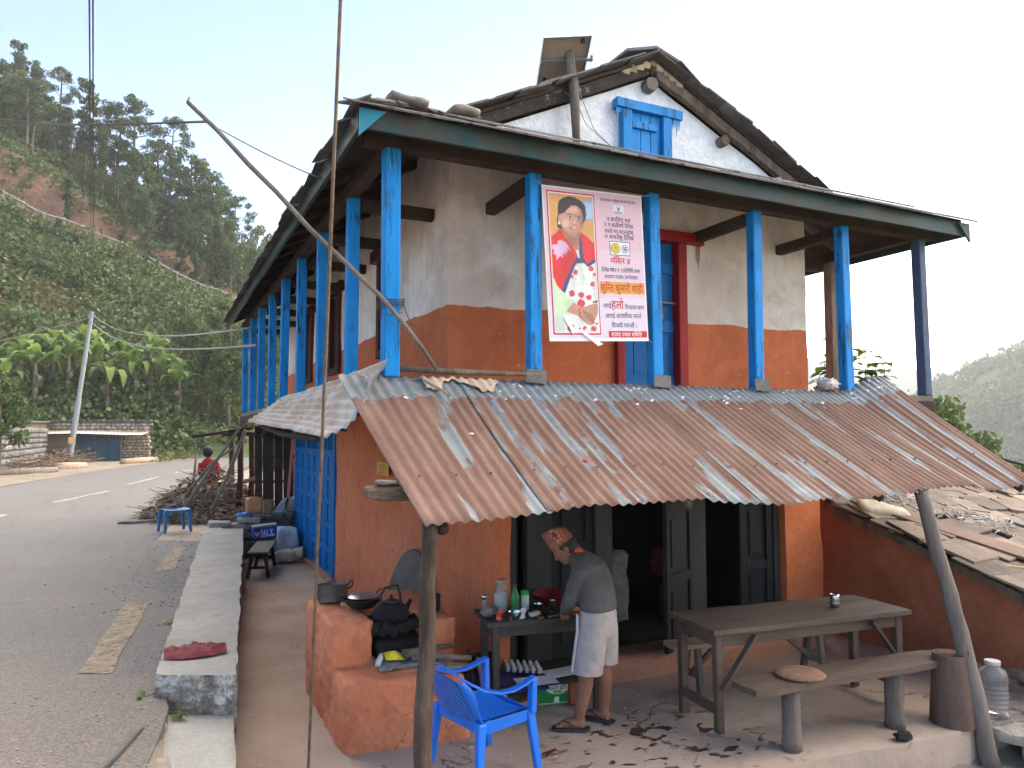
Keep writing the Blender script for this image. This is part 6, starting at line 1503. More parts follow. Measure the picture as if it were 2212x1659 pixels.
fused(mb, 'sweater', KNIT, MAN, .008, 4)
mb = MB()
ring_tube(mb, [((1.338, -.452, 1.272), .066, .062), ((1.328, -.446, 1.292), .064, .060), ((1.318, -.441, 1.302), .060, .057)], rM, dM, 20); mb.build('collar', FLAT('collar_orange', (.60, .06, .02), .8), MAN, smooth=True)
mb = MB()
ring_tube(mb, [((1.444, -.576, .93), .160, .112), ((1.444, -.577, .84), .172, .128), ((1.444, -.577, .74), .186, .134), ((1.444, -.577, .68), .18, .126)], rM, dM, 24)
for (h_, k_) in ((Vector((1.366, -.628, .74)), Vector((1.342, -.585, .415))), (Vector((1.52, -.525, .74)), Vector((1.535, -.498, .445)))):
    ring_tube(mb, [(h_, .102, .112), (h_.lerp(k_, .5), .106, .116), (h_.lerp(k_, .9), .104, .114), (k_, .106, .118)], rM, dM, 20)
fused(mb, 'shorts', SHORT, MAN, .008, 3)
mb = MB(); so_ = Vector((-.86, .18, 0)).normalized()      # three pale side stripes
for k in range(3):
    an = -.26 + k * .17; dv = Vector((so_.x * math.cos(an) - so_.y * math.sin(an), so_.x * math.sin(an) + so_.y * math.cos(an), 0)); pts = []
    for (z, c) in ((.84, (1.395, -.606)), (.72, (1.366, -.627)), (.58, (1.355, -.608)), (.43, (1.343, -.588))):
        rr = .120 + (.012 if z > .8 else 0); pts.append((c[0] + dv.x * rr, c[1] + dv.y * rr, z))
    ribbon(mb, pts, (-dv.y, dv.x, 0), .008, .006)
mb.build('stripe', FLAT('stripe', (.66, .64, .62), .9), MAN)
for (a, toe) in (((1.300, -.530, 0), Vector((-.165, .095, 0))), ((1.556, -.468, 0), Vector((-.09, .155, 0)))):
    a = Vector(a); t_ = toe.normalized(); s_ = Vector((t_.y, -t_.x, 0)); out = []
    for (f_, w_) in ((-.085, .022), (-.07, .034), (.0, .034), (.07, .042), (.13, .046), (.18, .036), (.198, .016)): out.append((f_, w_))
    poly = [a + t_ * f_ + s_ * w_ for f_, w_ in out] + [a + t_ * f_ - s_ * w_ for f_, w_ in reversed(out)]
    mb = MB(); n_ = len(poly); mb.add([p + Z_ * .001 for p in poly] + [p + Z_ * .017 for p in poly], [tuple(range(n_ - 1, -1, -1)), tuple(range(n_, 2 * n_))] + [(i, (i + 1) % n_, (i + 1) % n_ + n_, i + n_) for i in range(n_)])
    o = mb.build('sandal', MAT['rubber'], MAN)
    mb = MB(); p0 = a + t_ * .15 + Z_ * .03
    for s in (-1, 1): mb.tube([a + t_ * .02 + s_ * s * .042 + Z_ * .015, a + t_ * .07 + s_ * s * .036 + Z_ * .060, a + t_ * .11 + s_ * s * .016 + Z_ * .062, p0 + Z_ * .006], .007, 6)
    mb.build('strap', MAT['rubber'], o)
# stooping person in a red shirt beyond the wood pile
PX, PY = -.52, 12.6
P2 = thing('person', 'person in a red shirt with dark hair behind the brushwood heap', 'person', (PX, PY, .4))
mb = MB(); mb.lump((PX, PY, 1.755), (.085, .10, .11), 3, .02); mb.tube([(PX + .02, PY, 1.55), (PX, PY, 1.74)], [.06, .055], 10)
ring_tube(mb, [((PX + .05, PY, 1.0), .13, .10), ((PX + .04, PY, 1.2), .14, .10), ((PX + .02, PY, 1.45), .15, .10), ((PX + .02, PY, 1.58), .09, .08)], (1, 0, 0), (0, 1, 0))
for s in (-1, 1):
    mb.tube([(PX + .05 + s * .08, PY, 1.0), (PX + .05 + s * .09, PY - .02, .75), (PX + .05 + s * .09, PY + .03, .43)], [.08, .06, .045], 10); mb.tube([(PX + .02 + s * .17, PY, 1.52), (PX + .05 + s * .20, PY - .03, 1.28), (PX + .05 + s * .12, PY - .15, 1.12)], [.05, .042, .03], 10); hand(mb, (PX + .05 + s * .12, PY - .15, 1.12), (0, -.6, -.6), (-s, 0, 0)); mb.tube([(PX + .05 + s * .09, PY + .05, .43), (PX + .05 + s * .10, PY - .14, .42)], [.04, .03], 8)
fused(mb, 'body', SKIN, P2, .01, 4)
mb = MB(); ring_tube(mb, [((PX + .05, PY, 1.05), .17, .13), ((PX + .04, PY, 1.25), .17, .13), ((PX + .02, PY, 1.48), .19, .13), ((PX + .02, PY, 1.60), .12, .10), ((PX + .01, PY, 1.63), .07, .07)], (1, 0, 0), (0, 1, 0))
for s in (-1, 1): mb.tube([(PX + .02 + s * .15, PY, 1.53), (PX + .05 + s * .20, PY - .03, 1.28)], [.068, .062], 12)
fused(mb, 'shirt', PM('red_shirt', (.30, .015, .02), (.38, .03, .035), 8, .9, .3, 60, .004, c3=(.45, .25, .10), spot=.68), P2, .012, 4)
mb = MB(); mb.lump((PX, PY - .02, 1.785), (.112, .12, .125), 3, .15, 4); mb.build('hair', HAIRM, P2, smooth=True)
mb = MB()
for s in (-1, 1): mb.tube([(PX + .05 + s * .07, PY, 1.08), (PX + .05 + s * .09, PY - .02, .75), (PX + .05 + s * .09, PY + .03, .46)], [.11, .085, .07], 12)
fused(mb, 'trousers', FLAT('grey_trousers', (.14, .14, .17), .9), P2, .012, 4)
# ------------------------------------------------------------------ shed with slate roof on the right
SD = thing('slate_shed', 'low red mud shed with a loose slate roof right of the porch', 'shed', (6.2, -.4, 0))
def shz(y): return 1.205 + .31 * y
mb = MB(); y0, y1 = -2.6, .95
nbox(mb, [(5.2, y0, -.5), (5.6, y0, -.5), (5.6, y1, -.5), (5.2, y1, -.5), (5.2, y0, shz(y0)), (5.6, y0, shz(y0)), (5.6, y1, shz(y1)), (5.2, y1, shz(y1))], (3, 40, 18), .03, 2.2)
mb.build('wall', PM('shed_mud', (.30, .095, .045), (.42, .15, .08), 1.8, .95, .7, 18, .025, c3=(.30, .21, .15), spot=.66), SD, smooth=True)
mb = MB(); nbox(mb, b8(5.55, 8.2, .75, .95, -.5, 1.4), (12, 2, 10), .02, 2); mb.build('wall', LW, SD)
random.seed(21)
for k in range(44):      # rough stones showing through at the near end
    y = random.uniform(-2.5, -.75); z = random.uniform(-.4, .12)
    s = (random.uniform(.10, .2), random.uniform(.06, .12)); mb = MB(); nbox(mb, b8(5.19, 5.3, y - s[0], y + s[0], z - s[1] / 2, z + s[1] / 2), (3, 4, 3), .03, 5, .35, k); mb.build('stone', PM('shed_stone', (.24, .15, .10), (.38, .26, .19), 4, .95, .7, 20, .02, rnd=.5) if k == 0 else bpy.data.materials['shed_stone'], SD, smooth=True)
mb = MB(); nbox(mb, [(5.08, -2.6, shz(-2.6) - .02), (5.2, -2.6, shz(-2.6) - .02), (5.2, .55, shz(.55) - .03), (5.08, .55, shz(.55) - .03), (5.08, -2.6, shz(-2.6) + .06), (5.2, -2.6, shz(-2.6) + .06), (5.2, .55, shz(.55) + .05), (5.08, .55, shz(.55) + .05)], (1, 16, 2), .015, 2); mb.build('rake_beam', MAT['wood_bark'], SD, auto=45)
mb = MB(); mb.add([(5.12, -2.7, shz(-2.7) + .065), (8.4, -2.7, shz(-2.7) + .065), (8.4, .9, shz(.9) + .065), (5.12, .9, shz(.9) + .065)], [(0, 1, 2, 3)]); mb.build('roof_deck', MAT['wood_dark'], SD)
def shroof(x, y): return shz(y) + .075
for r_ in range(15):
    yy = -2.6 + r_ * .225; x = 4.98 + .1 * random.random()
    while x < 8.3:
        w_ = random.uniform(.18, .46); slate(x + w_ / 2, yy + .14 + random.uniform(-.05, .05), w_ - .01 + random.uniform(0, .06), random.uniform(.26, .42), 0, random.uniform(-.4, .4), lambda a, b_: shroof(a, b_) + .016 * (r_ % 2), random.uniform(.014, .034), .012 + .035 * random.random(), MAT['slate_pale'], SD); x += w_
mb = MB(); mb.hexa([(5.15, .30, 1.43), (5.42, .34, 1.45), (6.30, -1.75, .805), (5.98, -1.80, .79), (5.15, .30, 1.46), (5.42, .34, 1.48), (6.30, -1.75, .835), (5.98, -1.80, .82)]); tag(mb.build('roof_board', PM('board_brown', (.16, .10, .07), (.24, .16, .12), 4, .85, .4, 40, .008, st=(1, .3, 1)), bevel=.004), 'wide brown board lying on the slate shed roof', 'board')
for k, (a, b_, lab) in enumerate((((5.05, -.25, 1.21), (5.5, -.62, 1.13), 'split wooden stick on the shed roof edge'), ((5.08, -.55, 1.13), (5.6, -.85, 1.06), 'pale curved slab of wood on the shed roof edge'), ((5.15, -1.0, 1.0), (5.75, -1.35, .92), 'thin plank across the shed roof slates'))):
    mb = MB(); mb.bar(a, b_, .10 - .02 * k, .03); tag(mb.build('roof_plank', MAT['wood_pale'], bevel=.008), lab, 'plank', 'planks on the shed roof')
mb = MB(); mb.lathe([(0, 0), (.10, .004), (.15, .022), (.155, .026), (.10, .010), (0, .006)], 28, (5.98, -1.32, .985)); tag(mb.build('enamel_plate', FLAT('enamel', (.66, .68, .72), .3), auto=50), 'white enamel plate on the board of the shed roof', 'plate')
mb = MB()
for k in range(260):
    t_ = random.random(); x = 5.55 + 1.3 * t_ + random.uniform(-.25, .35); y = .45 - 1.6 * t_ + random.uniform(-.12, .3); z = shroof(x, y) + .04 + .07 * random.random(); a = random.uniform(0, 6.3); l = random.uniform(.05, .14); mb.tube([(x, y, z), (x + l * .5 * math.cos(a), y + l * .5 * math.sin(a), z + .03 * random.random()), (x + l * math.cos(a), y + l * math.sin(a), z - .02)], [.006, .009, .004], 4)
o = mb.build('straw_litter', PM('straw', (.42, .40, .36), (.66, .65, .62), 12, .9, .4, 50, .01, c3=(.33, .14, .07), spot=.58)); o['kind'] = 'stuff'
mb = MB(); nbox(mb, [(5.05, .05, 1.33), (5.5, -.2, 1.26), (5.62, .0, 1.33), (5.15, .25, 1.40), (5.05, .05, 1.42), (5.5, -.2, 1.33), (5.62, .0, 1.40), (5.15, .25, 1.50)], (8, 5, 3), .02, 6, .35); tag(mb.build('yellow_sack', PM('sack_y', (.48, .42, .30), (.62, .57, .46), 8, .9, .5, 60, .01, c3=(.5, .33, .05), spot=.6), smooth=True), 'pale yellow folded sack stuffed under the awning end', 'sack')
def leafshape(mb, base, d, up_, ln, w_, fold=.2, droop=.2, n=5):
    base = Vector(base); d = Vector(d).normalized(); up_ = Vector(up_); s_ = d.cross(up_).normalized(); up_ = s_.cross(d); vs = []; fs = []
    for i in range(n + 1):
        t_ = i / n; c = base + d * ln * t_ - Vector((0, 0, 1)) * droop * ln * t_ * t_; ww = w_ * math.sin(math.pi * (.08 + .92 * t_) ** .75) / 2 + .001
        vs += [c - s_ * ww + up_ * ww * fold, c, c + s_ * ww + up_ * ww * fold]
    for i in range(n): fs += [(3 * i, 3 * i + 1, 3 * i + 4, 3 * i + 3), (3 * i + 1, 3 * i + 2, 3 * i + 5, 3 * i + 4)]
    mb.add(vs, fs)
def leafmat(name, c1, c2, c3=None, tr=.35):
    m, t, b = nodes(name)
    ge = N(t, 'ShaderNodeNewGeometry'); oi = N(t, 'ShaderNodeObjectInfo')
    k = math_(t, 'ADD', math_(t, 'MULTIPLY', ge.outputs['Random Per Island'], .75), math_(t, 'MULTIPLY', oi.outputs['Random'], .25))
    c = ramp(t, k, [(0, c1), (.55, c2), (.97, c3 or c2)])
    L(t, c, b.inputs['Base Color']); b.inputs['Roughness'].default_value = .6; b.inputs['Specular IOR Level'].default_value = .25
    tl = N(t, 'ShaderNodeBsdfTranslucent'); L(t, c, tl.inputs[0]); ms = N(t, 'ShaderNodeMixShader'); ms.inputs[0].default_value = tr
    out = [n_ for n_ in t.nodes if n_.type == 'OUTPUT_MATERIAL'][0]; L(t, b.outputs[0], ms.inputs[1]); L(t, tl.outputs[0], ms.inputs[2]); L(t, ms.outputs[0], out.inputs[0]); return m
LEAF = leafmat('leaf_green', (.035, .075, .015), (.075, .14, .025), (.14, .19, .04))
mb = MB()
for k in range(9): a = random.uniform(2.3, 4.6); leafshape(mb, (5.45 + .4 * random.random(), -1.25 - .35 * random.random(), .95 - .1 * random.random()), (math.cos(a), math.sin(a), .1), (0, 0, 1), .22, .13, .1, .3)
tag(mb.build('squash_leaves', leafmat('squash', (.22, .30, .10), (.36, .44, .18)), smooth=True), 'pale green leaves drying on the shed roof edge', 'leaves')
mb = MB(); mb.tube(sag((6.0, 1.2, 2.60), (9.5, -1.6, 1.4), .25), .02, 7); tag(mb.build('black_pipe', MAT['rubber'], smooth=True), 'black pipe hanging from the right balcony corner', 'pipe')

# ------------------------------------------------------------------ passage and road-side things
T = thing('passage_bench', 'narrow grey bench standing in the passage', 'bench', (.0, 7.1, 0))
sM = Matrix.Translation((.0, 7.05, 0)) @ Matrix.Rotation(R(-13), 4, 'Z')
mb = MB(); mb.M = sM; mb.box(-.15, .15, -.62, .62, .37, .40); mb.build('seat', MAT['wood_grey'], T, bevel=.006)
for y in (-.5, .5):
    for s in (-1, 1): mb = MB(); mb.M = sM; mb.bar((s * .15, y - .03, 0), (s * .09, y, .369), .05, .05, (0, 1, 0)); mb.build('leg', MAT['wood_dark'], T)
    mb = MB(); mb.M = sM; mb.box(-.12, .12, y - .02, y + .01, .13, .17); mb.build('stretcher', MAT['wood_dark'], T)
def sackobj(P8, mat, name, lab, cat, rnd=.45, amp=.03, fr=5, n=(8, 6, 7)):
    mb = MB(); nbox(mb, P8, n, amp, fr, rnd); return tag(mb.build(name, mat, smooth=True), lab, cat)
SKW = PM('sack_white', (.40, .46, .50), (.56, .61, .64), 7, .8, .6, 30, .015)
SKT = PM('sack_tan', (.55, .38, .24), (.68, .52, .37), 6, .9, .7, 30, .015)
sackobj(b8(.40, .76, 8.25, 8.55, 0, .52), SKW, 'white_sack', 'upright bluish white sack beside the blue street door', 'sack', .25)
sackobj([(.20, 7.75, 0), (.62, 7.65, 0), (.72, 7.95, 0), (.30, 8.1, 0), (.20, 7.75, .17), (.62, 7.65, .22), (.72, 7.95, .22), (.30, 8.1, .17)], SKT, 'tan_sack', 'tied tan sack lying before the white sack', 'sack', .6, .04)
sackobj([(.60, 7.72, .02), (.74, 7.70, .05), (.80, 7.9, .05), (.66, 7.95, .02), (.58, 7.72, .2), (.74, 7.68, .26), (.82, 7.9, .26), (.62, 7.95, .2)], SKT, 'tan_sack', 'gathered neck of the tan sack near the door', 'sack', .5, .04)
mb = MB(); mb.hexa([(.16, 8.15, 0), (.40, 8.2, 0), (.40, 8.22, 0), (.16, 8.17, 0), (.16, 8.3, .30), (.40, 8.34, .32), (.40, 8.36, .32), (.16, 8.32, .30)]); tag(mb.build('grey_board', FLAT('grey_board', (.28, .31, .33), .7)), 'grey plastic board leaning beside the white sack', 'board')
bx = thing('printed_box', 'blue printed cardboard box with a face picture on the passage bench end', 'box', (.06, 7.9, .35))
mb = MB(); mb.hexa([(-.06, 7.78, .42), (.33, 7.86, .42), (.33, 8.06, .42), (-.06, 7.98, .42), (-.06, 7.82, .60), (.33, 7.90, .62), (.33, 8.1, .62), (-.06, 8.02, .60)]); mb.build('box', FLAT('box_blue', (.03, .05, .26), .5), bx, bevel=.006)
mb = MB(); mb.hexa([(-.065, 7.815, .602), (.335, 7.895, .622), (.335, 8.105, .622), (-.065, 8.025, .602), (-.065, 7.815, .625), (.335, 7.895, .645), (.335, 8.105, .645), (-.065, 8.025, .625)]); mb.build('lid_flap', FLAT('box_grey', (.36, .33, .30), .8), bx)
def bface(a, b_): return Vector((-.06, 7.777, .425)).lerp(Vector((.33, 7.857, .425)), a) + Vector((0, .04 * b_ - .004, .19 * b_))
mb = MB(); mb.add([bface(.17 + .10 * math.cos(t_), .5 + .33 * math.sin(t_)) for t_ in np.linspace(0, 6.283, 16, endpoint=False)], [tuple(range(16))]); mb.build('face_print', FLAT('face_print', (.45, .28, .22), .6), bx)
mb = MB(); mb.add([bface(.17 + .11 * math.cos(t_), .70 + .22 * math.sin(t_)) + Vector((0, -.002, 0)) for t_ in np.linspace(0, 6.283, 14, endpoint=False)], [tuple(range(14))]); mb.build('hair_print', FLAT('hair_print', (.02, .02, .03), .6), bx)
mb = MB()
for pl in ([(.38, .72), (.34, .5), (.42, .45), (.40, .22), (.34, .25)], [(.50, .7), (.47, .3), (.55, .35)], [(.60, .65), (.57, .25), (.66, .3)], [(.72, .75), (.82, .2)], [(.82, .72), (.72, .25), (.9, .3)], [(.32, .15), (.92, .18)]): mb.tube([bface(*p) + Vector((0, -.004, 0)) for p in pl], .007, 5)
mb.build('lettering', FLAT('box_white', (.66, .68, .74), .6), bx)
# on the end wall
Wz = .715
J = thing('jerrycan', 'orange brown square jerrycan on the low stone wall', 'jerrycan', (.07, 8.95, Wz))
mb = MB(); nbox(mb, b8(-.07, .21, 8.85, 9.05, Wz, Wz + .30), (6, 5, 6), .008, 5, .15); mb.build('body', PM('rust_can', (.42, .16, .07), (.55, .26, .13), 6, .6, .3, 40, .006, c3=(.6, .42, .28), spot=.6), J, smooth=True)
mb = MB(); nbox(mb, b8(.0, .14, 8.90, 9.0, Wz + .295, Wz + .315), (3, 3, 1), .004, 6); mb.build('top_rim', FLAT('can_rim', (.35, .15, .08), .7), J)
mb = MB(); mb.lathe([(.09, 0), (.10, .22), (.105, .24), (.095, .24), (.085, .02), (0, .02)], 20, (.34, 9.12, Wz)); tag(mb.build('tan_bucket', FLAT('tan_bucket', (.40, .24, .10), .6), auto=50), 'tan plastic bucket beside the orange jerrycan', 'bucket')
sackobj([(.42, 8.98, Wz - .01), (.62, 9.02, Wz), (.66, 9.22, Wz), (.46, 9.2, Wz), (.50, 9.0, Wz + .14), (.66, 9.04, Wz + .27), (.70, 9.2, Wz + .27), (.52, 9.2, Wz + .14)], PM('rag_grey', (.30, .30, .30), (.5, .49, .48), 7, .9, .6, 40, .01), 'grey_rag', 'grey crumpled sack draped on the wall end', 'rag', .35, .05)
sackobj([(.66, 9.05, Wz), (.84, 9.1, Wz + .05), (.86, 9.25, Wz + .05), (.68, 9.22, Wz), (.70, 9.06, Wz + .22), (.88, 9.12, Wz + .36), (.90, 9.25, Wz + .36), (.72, 9.22, Wz + .22)], PM('rag_pink', (.34, .25, .22), (.46, .36, .32), 7, .9, .6, 40, .01), 'brown_rag', 'brownish crumpled sack next to the blue street door', 'rag', .35, .05)
mb = MB(); mb.lump((-.12, 8.72, Wz + .02), (.13, .07, .035), 3, .7, 3, 1); tag(mb.build('blue_bag', plastic('bag_blue', (.01, .17, .55)), smooth=True), 'bright blue plastic bag on the stones by the parapet end', 'plastic bag')
for k, (x, y, s) in enumerate(((-.30, 8.66, .22), (-.52, 8.60, .20), (-.05, 8.62, .2))):
    mb = MB(); nbox(mb, b8(x - s, x + s, y - .12, y + .14, .5 + .05 * k, .60 + .05 * k), (5, 4, 2), .025, 4, .3, k); tag(mb.build('stone_slab', MAT['stone'], auto=45), ['flat stone between the parapet end and the blue bag', 'flat stone at the far end of the parapet', 'flat stone under the blue plastic bag'][k], 'stone')
# plank screen
PS = thing('plank_screen', 'black plank screen with light showing through its gaps', 'screen', (.48, 9.35, Wz))
for (a, b_) in ((.10, .234), (.24, .444), (.45, .609), (.614, .80)):
    mb = MB(); mb.hexa([(a + .04, 9.34, .73), (b_ + .036, 9.34, .73), (b_ + .036, 9.365, .73), (a + .04, 9.365, .73), (a, 9.34, 2.32), (b_, 9.34, 2.30), (b_, 9.365, 2.30), (a, 9.365, 2.32)]); mb.build('plank', MAT['wood_dark'], PS, bevel=.004)
for z in (1.25, 1.72, 2.1):
    mb = MB(); mb.box(.10, .84, 9.367, 9.39, z, z + .05); mb.build('rail', MAT['wood_dark'], PS)
mb = MB(); mb.bar((.80, 9.3, 2.2), (.71, 9.2, .95), .05, .03, (0, 1, 0)); tag(mb.build('red_plank', FLAT('pink_plank', (.46, .19, .13), .8)), 'thin reddish plank leaning beside the plank screen', 'plank')
# brushwood heap with sticks, poles and the rickety frame
random.seed(5)
mb = MB()
for k in range(2600):
    u = random.random(); an = random.uniform(0, 6.283); rr = math.sqrt(random.random())
    x = -.45 + 1.35 * rr * math.cos(an); y = 12.2 + 1.6 * rr * math.sin(an); hmax = 1.02 * (1 - rr ** 1.4) + .05; z = .42 + hmax * random.random() ** .6
    a = random.uniform(0, 6.283); e = random.uniform(-.5, .5); l = random.uniform(.08, .45); d = Vector((math.cos(a) * math.cos(e), math.sin(a) * math.cos(e), math.sin(e))) * l
    if k % 3: mb.tube([(x, y, z), (x + d.x, y + d.y, max(.41, z + d.z))], [.009, .005], 4, cap=False)
    else: leafshape(mb, (x, y, z), d, (random.uniform(-1, 1), random.uniform(-1, 1), 1), .16, .09, .3, .3, 3)
o = mb.build('brushwood_heap', PM('brush', (.10, .075, .055), (.24, .185, .135), 9, .95, .5, 40, .01, c3=(.30, .17, .09), spot=.6)); o['kind'] = 'stuff'; o['label'] = 'grey heap of brushwood and dry leaves at the road side'
sticks = [((-1.17, 11.0, .45), (-.62, 11.05, 1.35), (-.05, 10.6, 2.3), .032), ((-.60, 10.9, .45), (-.25, 10.8, 1.3), (.05, 10.5, 2.25), .045), ((-1.55, 11.6, .42), (-1.15, 11.5, .75), (-.85, 11.4, 1.0), .05), ((-.95, 11.2, .45), (-.85, 11.2, .75), (-.75, 11.1, 1.05), .035), ((-1.0, 11.4, .9), (-.5, 11.3, 1.6), (-.1, 11.0, 1.9), .025), ((-.8, 13.4, .9), (-.75, 13.4, 1.3), (-.72, 13.4, 1.75), .03), ((-2.2, 11.2, .43), (-1.5, 11.1, .46), (-.9, 11.0, .47), .03), ((-.3, 11.6, 1.0), (.0, 11.5, 1.1), (.4, 11.4, 1.25), .04)]
labs = ['long crooked grey pole leaning up to the rickety frame', 'straight brown pole leaning on the rickety frame', 'thick dark log end sticking out of the heap', 'short pale split stick leaning on the heap', 'thin curved branch rising over the heap', 'upright dry stick at the back of the heap', 'thin poles lying on the ground before the heap', 'thick stick lying across the top of the heap']
for (a, m_, b_, r_), lab in zip(sticks, labs):
    mb = MB(); mb.tube([a, m_, b_], [r_ * 1.1, r_, r_ * .8], 8, jit=.2); tag(mb.build('wood_pole', MAT['wood_grey'], smooth=True), lab, 'pole', 'poles at the brushwood heap')
FR = thing('rickety_frame', 'dark rickety timber frame beyond the plank screen', 'frame', (.2, 11.5, .4))
for (x, y) in ((.02, 11.2), (.28, 11.5), (.0, 13.0), (.75, 12.6)):
    mb = MB(); mb.tube([(x, y, .4), (x + .03, y, 1.3), (x, y, 2.15)], [.07, .06, .06], 9, jit=.15); mb.build('post', MAT['wood_dark'], FR, smooth=True)
for (a, b_) in (((-.35, 11.0, 2.16), (.9, 11.2, 2.2)), ((-.4, 13.0, 2.2), (.9, 12.8, 2.2)), ((.0, 10.7, 2.25), (.05, 13.3, 2.26)), ((.5, 10.7, 2.25), (.6, 13.3, 2.26)), ((-.9, 11.4, 2.12), (.3, 11.5, 2.3))):
    mb = MB(); mb.tube([a, b_], .035, 8); mb.build('beam', MAT['wood_dark'], FR, smooth=True)
for k in range(5):
    mb = MB(); mb.bar((-.25 + .05 * k, 10.75 + .35 * k, 2.31), (.85, 10.8 + .36 * k, 2.33), .16, .02); mb.build('plank', MAT['wood_grey'], FR)
mb = MB(); mb.hexa([(-.28, 11.35, .80), (-.02, 11.35, .80), (-.02, 11.50, .78), (-.28, 11.50, .78), (-.30, 11.38, 1.05), (.0, 11.38, 1.03), (.0, 11.55, 1.03), (-.30, 11.55, 1.05)]); tag(mb.build('cardboard_box', FLAT('carton_pink', (.27, .18, .15), .9), bevel=.004), 'small torn carton on the brushwood heap', 'carton')
# blue stool on the road edge
J = thing('plastic_stool', 'faded blue plastic stool on the road edge', 'stool', (-1.22, 9.55, .40))
jM = Matrix.Translation((-1.22, 9.55, .405)) @ Matrix.Rotation(R(14), 4, 'Z')
mb = MB(); mb.M = jM; mb.grid(lambda u, v: ((u - .5) * .44, (v - .5) * .42, .40 - .02 * math.sin(math.pi * u) + .03 * abs(u - .5)), 10, 10); o = mb.build('seat', BLUE_OLD, J, smooth=True); s_ = o.modifiers.new('s', 'SOLIDIFY'); s_.thickness = .012
for s in (-1, 1):
    for q_ in (-1, 1):
        mb = MB(); mb.M = jM; mb.hexa([(s * .22 - .022, q_ * .22 - .022, 0), (s * .22 + .022, q_ * .22 - .022, 0), (s * .22 + .022, q_ * .22 + .022, 0), (s * .22 - .022, q_ * .22 + .022, 0), (s * .19 - .045, q_ * .18 - .03, .395), (s * .19 + .035, q_ * .18 - .03, .395), (s * .19 + .035, q_ * .18 + .03, .395), (s * .19 - .045, q_ * .18 + .03, .395)]); mb.build('leg', BLUE_OLD, J, bevel=.01)
for q_ in (-1, 1):
    mb = MB(); mb.M = jM; mb.box(-.19, .19, q_ * .205 - .006, q_ * .205 + .006, .35, .40); mb.build('skirt', BLUE_OLD, J, bevel=.004)
mb = MB(); mb.M = jM; ribbon(mb, [(-.12, .19, .41), (-.08, .20, .46), (.06, .20, .47), (.10, .19, .41)], (0, 1, 0), .03, .012); mb.build('back_stub', BLUE_OLD, J, bevel=.004)
# things on the parapet and the slab
mb = MB()
def clothpt(u, v): x = -1.46 + .42 * u; y = .62 + .13 * (v - .5) * 2 * (.45 + .55 * math.sin(math.pi * (.12 + .8 * u))); return (x, y + .02 * fbm(u * 6, v * 2), .568 + .062 * math.sin(math.pi * v) ** .7 * (.5 + .5 * math.sin(math.pi * u) ** .6) * (1 + .35 * fbm(u * 5, v * 2)) + .022 * fbm(u * 11 + v * 3, v * 6) * math.sin(math.pi * v))
mb.grid(clothpt, 36, 18); tag(mb.build('red_bundle', PM('red_cloth', (.11, .016, .02), (.21, .045, .05), 9, .7, .6, 40, .015, c3=(.09, .07, .075), spot=.58), smooth=True), 'dusty crumpled red cloth bundle on the concrete parapet', 'bundle')
mb = MB(); mb.tube([(-1.49, -.02, .30), (-1.53, -.12, .36), (-1.60, -.36, .40), (-1.70, -.68, .40), (-1.85, -1.1, .42)], .022, 10); tag(mb.build('black_hose', MAT['black_hose'], smooth=True), 'piece of black hose between the road edge and the slab', 'hose')
mb = MB()
for k in range(7): a = k * .9; leafshape(mb, (-1.545, -.33, .345), (math.cos(a), math.sin(a), .35), (0, 0, 1), .026, .02, .2, 0, 3)
tag(mb.build('marigold', FLAT('marigold', (.80, .28, .01), .6)), 'orange marigold head dropped beside the black hose', 'flower')
for k, (x, y, z, n_, lab) in enumerate(((-1.50, .12, .32, 12, 'small green weed at the foot of the parapet end'), (-1.56, .30, .40, 9, 'tiny green weed in the broken road edge'), (-1.40, 2.35, .42, 22, 'dry grass tuft at the road edge by the parapet'), (-1.40, .02, .33, 10, 'leafy weed by the end of the black hose'))):
    mb = MB()
    for q_ in range(n_): a = random.uniform(0, 6.283); leafshape(mb, (x + random.uniform(-.05, .05), y + random.uniform(-.05, .05), z), (math.cos(a), math.sin(a), random.uniform(.3, 1)), (0, 0, 1), random.uniform(.04, .09), .03 if k != 2 else .012, .2, .4, 3)
    tag(mb.build('weed', LEAF if k != 2 else leafmat('dry_grass', (.25, .22, .10), (.32, .28, .14)), smooth=True), lab, 'weed')
for k in range(10):
    y = random.uniform(-.9, .2); mb = MB(); s = random.uniform(.03, .08); nbox(mb, b8(-1.50 - .06 * random.random() - s, -1.50 + s, y - s, y + s, .27, .27 + s * 1.4), (3, 3, 3), .015, 8, .5, k); o = mb.build('edge_stone', MAT['stone'], smooth=True); child(o, road)
